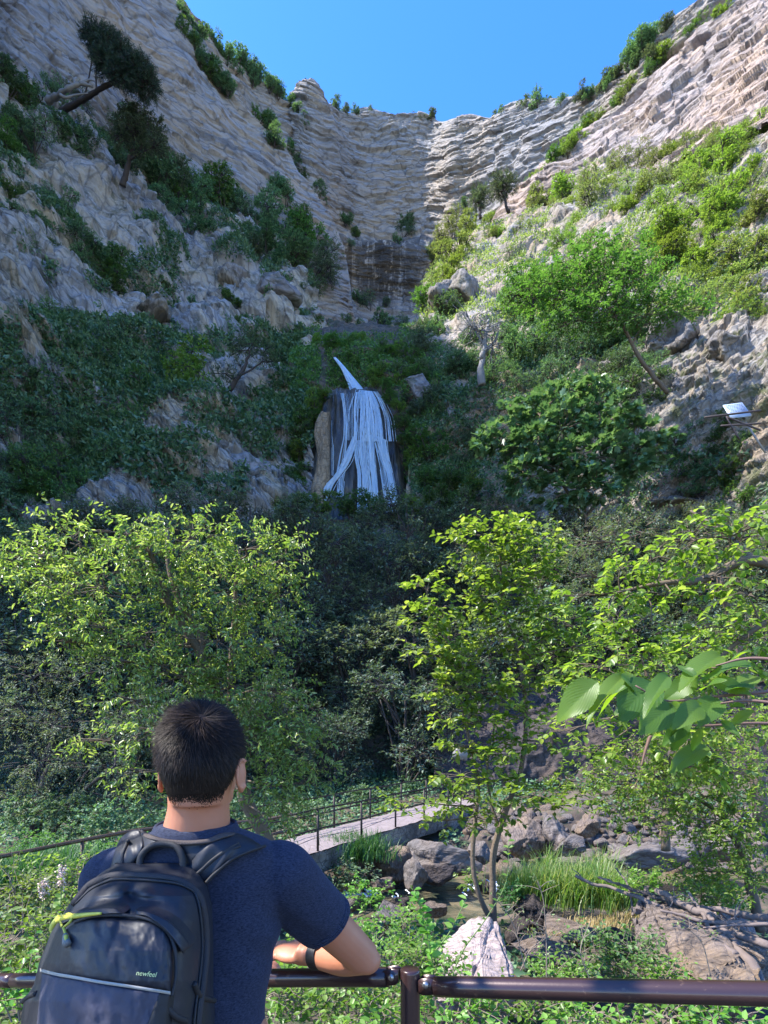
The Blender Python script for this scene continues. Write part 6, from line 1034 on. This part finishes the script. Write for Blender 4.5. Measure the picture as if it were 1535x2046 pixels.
for s in (-1, 1): a_ = Acc(); ball(a_, rel(np.array([-.36+s*.12, 1.03, .045])), (.052, .145, .05)); ball(a_, rel(np.array([-.36+s*.12, .96, .07])), (.048, .06, .06)); ob('shoe', remesh(a_, .006, 3, M_shoe, 'shoe'), man)
a_ = Acc(); dW = unit(WRR-ELR); c_ = rel(WRR)-dW*.045
for k in np.linspace(-.012, .012, 7): ring_tube(a_, c_+dW*k, dW, .0325, .0035)
ball(a_, c_+np.array([0, -.012, .030]), (.020, .016, .007)); ob('watch', a_.mesh('watch', simple('watch_strap', (.012, .012, .014), .45), True), man)
# hair: scalp cap plus short strands combed out from the whorl
rng = np.random.default_rng(4); hc = h+np.array([0, -.006, .018]); wh = unit(np.array([.028, -.060, .080]))
def scalp(v):
    z = v[:, 2:3]; hz = np.sqrt(np.maximum(1e-6, 1-z*z)); return h+np.array([0, -.004, .012])+np.concatenate([v[:, :2]/hz*hx(z)*np.array([.081, .100]), z*.105], 1)
v = rdir(rng, 80000)
def hairmask(v):
    p = scalp(v)-h; zl = np.interp(np.arctan2(p[:, 1], np.abs(p[:, 0])), [-1.6, -1.1, -.6, -.2, .25, .7, 1.1, 1.6], [-.078, -.076, -.062, -.012, .000, .040, .060, .062]); return p[:, 2]-zl
k = hairmask(v)+rng.normal(0, .006, len(v)); keep = k > 0; v = v[keep]; k = k[keep]; v = v[:36000]; k = k[:36000]; N_ = unit(v/np.array([.083, .102, .104])); p = scalp(v)
flow = v-wh; flow = flow-N_*(flow*N_).sum(1, keepdims=True); flow = unit(flow); flow += .35*np.cross(N_, flow); flow[:, 2] -= .15*(v[:, 2] < .3); flow = unit(flow-N_*(flow*N_).sum(1, keepdims=True)+rng.normal(0, .16, (len(v), 3)))
Lh = np.interp(p[:, 2]-h[2], [-.10, -.05, .02, .08], [.006, .014, .026, .034])*rng.uniform(.7, 1.2, len(v))*np.clip(k/.015, .4, 1); lift = np.interp(p[:, 2]-h[2], [-.09, -.04, .0, .1], [.03, .12, .2, .34])+fbm(p*30, 2, 3)*.15
s = np.cross(N_, flow); w0 = .0008; rows = []
for u in (0, .5, 1.): c_ = p+flow*(Lh*u)[:, None]+N_*(Lh*(lift*u-.12*u*u)-.0015*(u == 0))[:, None]; rows += [c_-s*w0*(1.05-u), c_+s*w0*(1.05-u)]
V = np.stack(rows, 1); f = np.array([[0, 1, 3, 2], [2, 3, 5, 4]]); Fq = (np.arange(len(v))[:, None, None]*6+f[None]).reshape(-1, 4)
a_ = Acc(); th, ph = np.meshgrid(np.linspace(0, 2*np.pi, 160, endpoint=False), np.linspace(.001, 2.75, 120)); g = np.stack([np.sin(ph)*np.cos(th), np.sin(ph)*np.sin(th), np.cos(ph)], -1).reshape(-1, 3); km = hairmask(g)
g2 = scalp(g); kk_ = np.clip((km+.004)/.022, 0, 1)[:, None]; kk_ = kk_*kk_*(3-2*kk_); g2 = hc+(g2-hc)*(.86+.14*kk_); a_.add(g2, grid_faces(160, 120, True)); a_.add(V.reshape(-1, 3), Fq)
ob('hair', a_.mesh('hair', M_hair, False), man)
# ------------------------------------------------------------------ backpack
nb_ = len(shirt_me.vertices); co = np.empty(nb_*3, np.float32); shirt_me.vertices.foreach_get('co', co); SB = BVHTree.FromPolygons([tuple(x) for x in (co.reshape(-1, 3)+MO)], [tuple(p_.vertices) for p_ in shirt_me.polygons])
def bl(xs_, ys_): return lambda y: np.interp(y, ys_, xs_)
Lx = bl([226, 205, 182, 144, 102, 78, 68, 47, 40, 60, 100], [1729, 1742, 1760, 1798, 1863, 1925, 1967, 2001, 2060, 2200, 2270]); Rx = bl([385, 402, 414, 424, 427, 427, 430, 430, 420, 390], [1733, 1750, 1772, 1811, 1898, 1967, 2016, 2100, 2200, 2270])
Tc = bl([.012, .05, .095, .15, .19, .215, .225, .225, .20, .12], [1727, 1738, 1755, 1790, 1840, 1900, 1960, 2100, 2230, 2275]); YB = lambda y: np.interp(y, [1727, 1900, 2275], [1.055, 1.04, .99])
def packY(px, py, e=0.):
    l, r = Lx(py), Rx(py); u = np.clip(2*(px-l)/(r-l)-1, -1, 1); q = (1-np.abs(u)**3.2)**.62
    d = Tc(py)*q; px = np.asarray(px, float); py = np.asarray(py, float); p3 = np.stack([px*.016, py*.016, px*0], -1)
    wr = fbm(p3.reshape(-1, 3)*np.array([1.2, .8, 1]), 4, 12).reshape(px.shape)*.006
    wr = wr+.010*np.exp(-((px-262)**2/2600+(py-1785)**2/260))*np.sin((px-262)*.12+py*.02)-.016*np.exp(-(((px-255)/60)**2+((py-1790-.18*np.abs(px-255))/9)**2))
    return YB(py)-d-(wr+e)*np.clip(q*1.5, 0, 1)
PO = P(250, 1950, .95); pack = thing('backpack', 'worn black backpack with lime zip cord and pale stripe on the man\'s back', 'backpack', tuple(PO))
M_pack = M_('black_coated_fabric'); o = M_pack.obj(); M_pack.l(M_pack.mix(M_pack.ramp(M_pack.noise(o, 26, 8, .75, .6), [(.62, (0, 0, 0)), (.8, (.5, .5, .5))]), M_pack.mix(M_pack.noise(o, 7, 4, .6), (.010, .011, .015), (.022, .025, .034)), (.12, .12, .12)), M_pack.bs.inputs['Base Color']); M_pack.bs.inputs['Roughness'].default_value = .5; M_pack.bs.inputs['Specular IOR Level'].default_value = .35
b1_ = M_pack.bump(M_pack.noise(M_pack.mapping(o, (1, 1, .6)), 22, 4, .5, .8), .35, .006); M_pack.l(M_pack.bump(M_pack.noise(o, 700, 2), .1, .0005, b1_), M_pack.bs.inputs['Normal']); M_pack = M_pack.m
M_web = simple('black_webbing', (.012, .012, .014), .7, bump=(400, .4, .001)); M_mesh = simple('brown_mesh_pad', (.055, .042, .038), .85, bump=(300, .8, .002)); M_gp = simple('grey_violet_pocket', (.05, .048, .068), .8, bump=(40, .4, .006), var=.25, vscale=9); M_lime = simple('lime_cord', (.50, .47, .06), .5); M_str = simple('pale_piping', (.30, .28, .24), .6); M_zip = simple('zip_tape', (.018, .015, .017), .75, bump=(250, .5, .002)); M_tip = simple('grey_tip', (.18, .18, .17), .5)
def P3(px, py, Y): px, py, Y = np.asarray(px, float), np.asarray(py, float), np.asarray(Y, float); return np.stack([(px-767.5)/F*Y, Y+0*px, CAMZ+(1460-py)/F*Y], -1)
nu, nv = 130, 220; py = np.concatenate([np.linspace(1727, 1800, 70), np.linspace(1801, 2275, nv-70)])[:, None]; u = np.sin(np.linspace(-np.pi/2, np.pi/2, nu))[None]; px = Lx(py)+(u+1)/2*(Rx(py)-Lx(py)); V = P3(px, py+0*u, packY(px, py+0*px)).reshape(-1, 3)
e = np.concatenate([np.arange(nu), np.arange(1, nv)*nu+nu-1, (nv-1)*nu+np.arange(nu-2, -1, -1), np.arange(nv-2, 0, -1)*nu]); bk = V[e]*1; bk[:, 1] += .012; a_ = Acc(); a_.add(V-PO, grid_faces(nu, nv)); i_ = np.arange(len(e)); a_.add(np.vstack([V[e], bk, bk.mean(0)])-PO, np.stack([i_, (i_+1) % len(e), (i_+1) % len(e)+len(e), i_+len(e)], -1), np.stack([i_+len(e), (i_+1) % len(e)+len(e), np.full(len(e), 2*len(e))], -1)); ob('main_bag', a_.mesh('main_bag', M_pack, True), pack)
def ptube(name, pts, r, mat, e=.004, par=None, k=8, n=60, flat=1.):
    q = smooth_path([(a, b, 0) for a, b in pts], n); c = P3(q[:, 0], q[:, 1], packY(q[:, 0], q[:, 1], e)); a_ = Acc(); tube(a_, c-PO, r, k); return ob(name, a_.mesh(name, mat, True), par or pack)
def ppatch(name, top, bot, mat, e, nu=70, nv=70, par=None, puff=.004, wob=0):
    T = smooth_path([(a, b, 0) for a, b in top], nu); B_ = smooth_path([(a, b, 0) for a, b in bot], nu); w = np.linspace(0, 1, nv)[:, None, None]; q = T[None]*(1-w)+B_[None]*w; uu = np.linspace(-1, 1, nu)[None]; vv = np.linspace(-1, 1, nv)[:, None]; bulge = e+puff*((1-np.abs(uu)**6)*(1-np.abs(vv)**6))**.5
    if wob: bulge = bulge+wob*fbm(np.stack([q[..., 0]*.05, q[..., 1]*.018, q[..., 0]*0], -1).reshape(-1, 3), 4, 9).reshape(nv, nu)
    V = P3(q[..., 0], q[..., 1], packY(q[..., 0], q[..., 1], 0)-bulge).reshape(-1, 3); a_ = Acc(); a_.add(V-PO, grid_faces(nu, nv)); e_ = np.concatenate([np.arange(nu), np.arange(1, nv)*nu+nu-1, (nv-1)*nu+np.arange(nu-2, -1, -1), np.arange(nv-2, 0, -1)*nu]); b_ = V[e_]+np.array([0, e+.012, 0]); i_ = np.arange(len(e_)); a_.add(np.vstack([V[e_], b_])-PO, np.stack([i_, (i_+1) % len(e_), (i_+1) % len(e_)+len(e_), i_+len(e_)], -1)); return ob(name, a_.mesh(name, mat, True), par or pack)
zp = [(150, 1805), (178, 1772), (206, 1757), (235, 1750), (290, 1752), (345, 1758), (378, 1772), (398, 1795), (408, 1840), (410, 1900), (404, 1960), (396, 2020), (392, 2080)]
for off, r, m_ in ((0, .0085, M_zip), (.007, .0022, M_web)): ptube('zip', zp, r, m_, off, n=120)
for dx in (-6.5, 6.5): ptube('piping', [(x+dx*(.9 if x > 300 else .3), y+(dx if y < 1800 else 0)) for x, y in zp], .0022, M_web, .006, n=120)
ppatch('front_pocket', [(118, 1868), (150, 1846), (190, 1838), (240, 1838), (300, 1844), (330, 1862), (342, 1890)], [(82, 1937), (110, 1945), (160, 1953), (220, 1964), (280, 1972), (320, 1977), (341, 1981)], M_pack, .010, 90, 90, None, .006, .006)
ppatch('lower_pocket', [(84, 1946), (112, 1953), (162, 1961), (222, 1971), (280, 1979), (318, 1983), (330, 1985)], [(66, 2120), (110, 2130), (160, 2135), (220, 2138), (270, 2138), (300, 2130), (306, 2120)], M_gp, .008, 90, 70, None, .005, .006)
ppatch('side_gusset', [(318, 1985), (330, 1985), (341, 1984)], [(286, 2070), (310, 2075), (330, 2080)], M_web, .012, 20, 40, None, .004)
q = [(80, 1938), (110, 1946), (145, 1952), (200, 1962), (260, 1971), (310, 1979), (341, 1984)]
a_ = Acc(); qq = smooth_path([(a, b, 0) for a, b in q], 80); st_ = []
for d_ in (-3.2, -1.6, 0, 1.6, 3.2): st_.append(P3(qq[:, 0], qq[:, 1]+d_, packY(qq[:, 0], qq[:, 1]+d_, .021-.0012*abs(d_)/3.2)))
a_.add(np.array(st_).reshape(-1, 3)-PO, grid_faces(80, 5)); ob('reflective_stripe', a_.mesh('reflective_stripe', M_str, True), pack)
flap = ppatch('pocket_flap', [(128, 1830), (150, 1820), (190, 1814), (222, 1812), (240, 1818)], [(116, 1850), (145, 1838), (185, 1830), (225, 1826), (246, 1826)], M_pack, .016, 60, 24, None, .008)
ppatch('pocket_flap', [(270, 1818), (300, 1822), (335, 1838), (362, 1862), (382, 1890)], [(272, 1828), (294, 1832), (322, 1852), (348, 1880), (366, 1906)], M_pack, .014, 60, 24, None, .008)
ptube('pocket_seam', [(150, 1842), (190, 1830), (250, 1829), (300, 1838), (335, 1862), (350, 1900), (352, 1950), (344, 1990)], .003, M_web, .014, n=90)
ptube('lime_zip', [(106, 1853), (113, 1842), (130, 1834), (155, 1830), (180, 1827), (202, 1825)], np.interp(np.linspace(0, 1, 60), [0, .15, 1], [.005, .0065, .0022]), M_lime, .026)
ptube('lime_zip', [(104, 1858), (108, 1846), (120, 1832)], .006, M_lime, .022)
pl = ptube('zip_pull', [(124, 1851), (122, 1840), (128, 1829), (138, 1826), (145, 1830), (140, 1842), (130, 1851), (127, 1856)], .0022, M_lime, .036)
ptube('cord', [(127, 1854), (130, 1862), (132, 1872)], .0022, M_lime, .036, pl); ptube('pull_tip', [(131, 1868), (132, 1876), (134, 1886)], np.interp(np.linspace(0, 1, 60), [0, 1], [.0038, .0068]), M_tip, .038, pl); ptube('pull_tip', [(132, 1871), (133, 1881)], .0034, M_lime, .043, pl)
# printed word on the front pocket
me = text('newfeel', .0185, simple('lime_print', (.62, .64, .25), .6), .0004); me.transform(Matrix(((1, .28, 0, 0), (0, 1.1, 0, 0), (0, 0, 1, 0), (0, 0, 0, 1)))); nv_ = len(me.vertices); co = np.empty(nv_*3, np.float32); me.vertices.foreach_get('co', co); co = co.reshape(-1, 3).astype(float)
cx, cyy = 293, 1946; kk = 42/max(1e-6, np.ptp(co[:, 0])); x_ = cx+co[:, 0]*kk*math.cos(.08)+co[:, 1]*kk*math.sin(.08); y_ = cyy-co[:, 1]*kk+co[:, 0]*kk*math.sin(.1); co2 = P3(x_, y_, packY(x_, y_, 0)-.0215-co[:, 2]*2)-PO; me.vertices.foreach_set('co', co2.astype(np.float32).ravel()); me.update(); ob('printed_word', me, pack)
for pts in ([(388, 1965), (400, 1990), (430, 2000)], [(45, 2002), (60, 1990), (72, 1985)], [(330, 2010), (350, 2030), (372, 2040)]): ptube('side_strap', pts, .005, M_web, .006)
# harness: pads lying on the shirt
def drape(name, top, bot, mat, th, nu=60, nv=24, par=None, lift=0.004, puff=.006):
    T = smooth_path([(a, b, 0) for a, b in top], nu); B_ = smooth_path([(a, b, 0) for a, b in bot], nu); w = np.linspace(0, 1, nv)[:, None, None]; q = T[None]*(1-w)+B_[None]*w; Yv = np.zeros((nv, nu))
    for i in range(nv):
        for j in range(nu):
            d = Vector(P(q[i, j, 0], q[i, j, 1], 1.)-np.array([0, 0, CAMZ])).normalized(); hh = SB.ray_cast(Vector((0, 0, CAMZ)), d); Yv[i, j] = hh[0][1] if hh[0] is not None else np.nan
    m_ = np.nanmax(Yv); Yv = np.where(np.isnan(Yv), m_, Yv)
    for _ in range(6): Yv[1:-1, 1:-1] = (Yv[:-2, 1:-1]+Yv[2:, 1:-1]+Yv[1:-1, :-2]+Yv[1:-1, 2:])/4
    uu = np.linspace(-1, 1, nu)[None]; vv = np.linspace(-1, 1, nv)[:, None]; up_ = lift+th*((1-np.abs(uu)**10)*(1-np.abs(vv)**4))**.5+puff*.3*np.sin(uu*9)*(1-np.abs(vv)**2); V = P3(q[..., 0], q[..., 1], Yv-up_).reshape(-1, 3); V2 = P3(q[..., 0], q[..., 1], Yv+.006).reshape(-1, 3)
    a_ = Acc(); a_.add(V-PO, grid_faces(nu, nv)); e_ = np.concatenate([np.arange(nu), np.arange(1, nv)*nu+nu-1, (nv-1)*nu+np.arange(nu-2, -1, -1), np.arange(nv-2, 0, -1)*nu]); i_ = np.arange(len(e_)); a_.add(np.vstack([V[e_], V2[e_]])-PO, np.stack([i_, (i_+1) % len(e_), (i_+1) % len(e_)+len(e_), i_+len(e_)], -1)); return ob(name, a_.mesh(name, mat, True), par or pack)
drape('shoulder_strap', [(233, 1690), (244, 1672), (262, 1660), (281, 1657)], [(220, 1735), (250, 1737), (272, 1722), (290, 1690)], M_pack, .014)
drape('yoke', [(281, 1657), (305, 1668), (340, 1680), (372, 1686), (410, 1683), (448, 1672), (470, 1665)], [(284, 1722), (292, 1700), (308, 1688), (335, 1686), (352, 1692), (365, 1712), (372, 1738)], M_pack, .012, 80, 20)
drape('shoulder_strap', [(400, 1684), (430, 1674), (468, 1664), (498, 1674), (524, 1690)], [(366, 1748), (385, 1752), (412, 1764), (452, 1726), (528, 1692)], M_pack, .016, 80, 30)
drape('collar_pad', [(276, 1656), (292, 1664), (325, 1675), (370, 1679), (410, 1676), (445, 1664), (472, 1663)], [(284, 1669), (300, 1678), (332, 1686), (370, 1690), (412, 1687), (446, 1676), (468, 1670)], M_mesh, .018, 80, 12)
def dtube(name, pts, r, mat, lift, n=60):
    q = smooth_path([(a, b, 0) for a, b in pts], n); c = []
    for x, y, _ in q: d = Vector(P(x, y, 1.)-np.array([0, 0, CAMZ])).normalized(); hh = SB.ray_cast(Vector((0, 0, CAMZ)), d); Y = hh[0][1] if hh[0] is not None else 1.1; c.append(P(x, y, Y-lift))
    a_ = Acc(); tube(a_, np.array(c)-PO, r, 10); return ob(name, a_.mesh(name, mat, True), pack)
dtube('carry_handle', [(279, 1733), (282, 1712), (296, 1695), (316, 1687), (344, 1688), (358, 1698), (365, 1716), (366, 1738)], .0065, M_web, .020)
for pts in ([(412, 1764), (430, 1745), (465, 1716), (500, 1700), (530, 1690)], [(392, 1748), (410, 1732), (440, 1708), (480, 1690)], [(400, 1742), (420, 1722), (450, 1700), (476, 1684)], [(244, 1727), (246, 1705), (256, 1680)]): dtube('strap_edge', pts, .0035, M_web, .018)
# ------------------------------------------------------------------ labels that tell repeated plants apart
ORD = ['first', 'second', 'third', 'fourth', 'fifth', 'sixth', 'seventh', 'eighth', 'ninth', 'tenth', 'eleventh', 'twelfth', 'thirteenth', 'fourteenth', 'fifteenth', 'sixteenth', 'seventeenth', 'eighteenth', 'nineteenth', 'twentieth', 'twenty-first', 'twenty-second', 'twenty-third', 'twenty-fourth', 'twenty-fifth']
RW = {1: [''], 2: ['upper', 'lower'], 3: ['upper', 'middle', 'lower'], 4: ['top', 'second', 'third', 'lowest'], 5: ['top', 'second', 'third', 'fourth', 'lowest'], 6: ['top', 'second', 'third', 'fourth', 'fifth', 'lowest']}
gd = {}
for r in REC: gd.setdefault(r[0]['group'], []).append(r)
for g, l in gd.items():
    line_ = any(w in g for w in ('gully', 'skyline', 'cliff edge', 'rim', 'top row', 'halfway', 'low on', 'foot of the hill', 'far bank'))
    nr = 1 if line_ else min(6, max(1, math.ceil(len(l)/8))); l.sort(key=lambda r: r[2]); per = math.ceil(len(l)/nr)
    for k in range(nr):
        row = sorted(l[k*per:(k+1)*per], key=lambda r: r[1])
        for i, r in enumerate(row):
            noun = 'tree' if 'tree' in r[0].name else 'shrub'; o_ = 'leftmost' if i == 0 else 'rightmost' if i == len(row)-1 else ORD[i]+' from left'
            r[0]['label'] = (r[3]+' '+noun+' '+o_+(', '+RW[nr][k]+' row, ' if nr > 1 else ', ')+g)
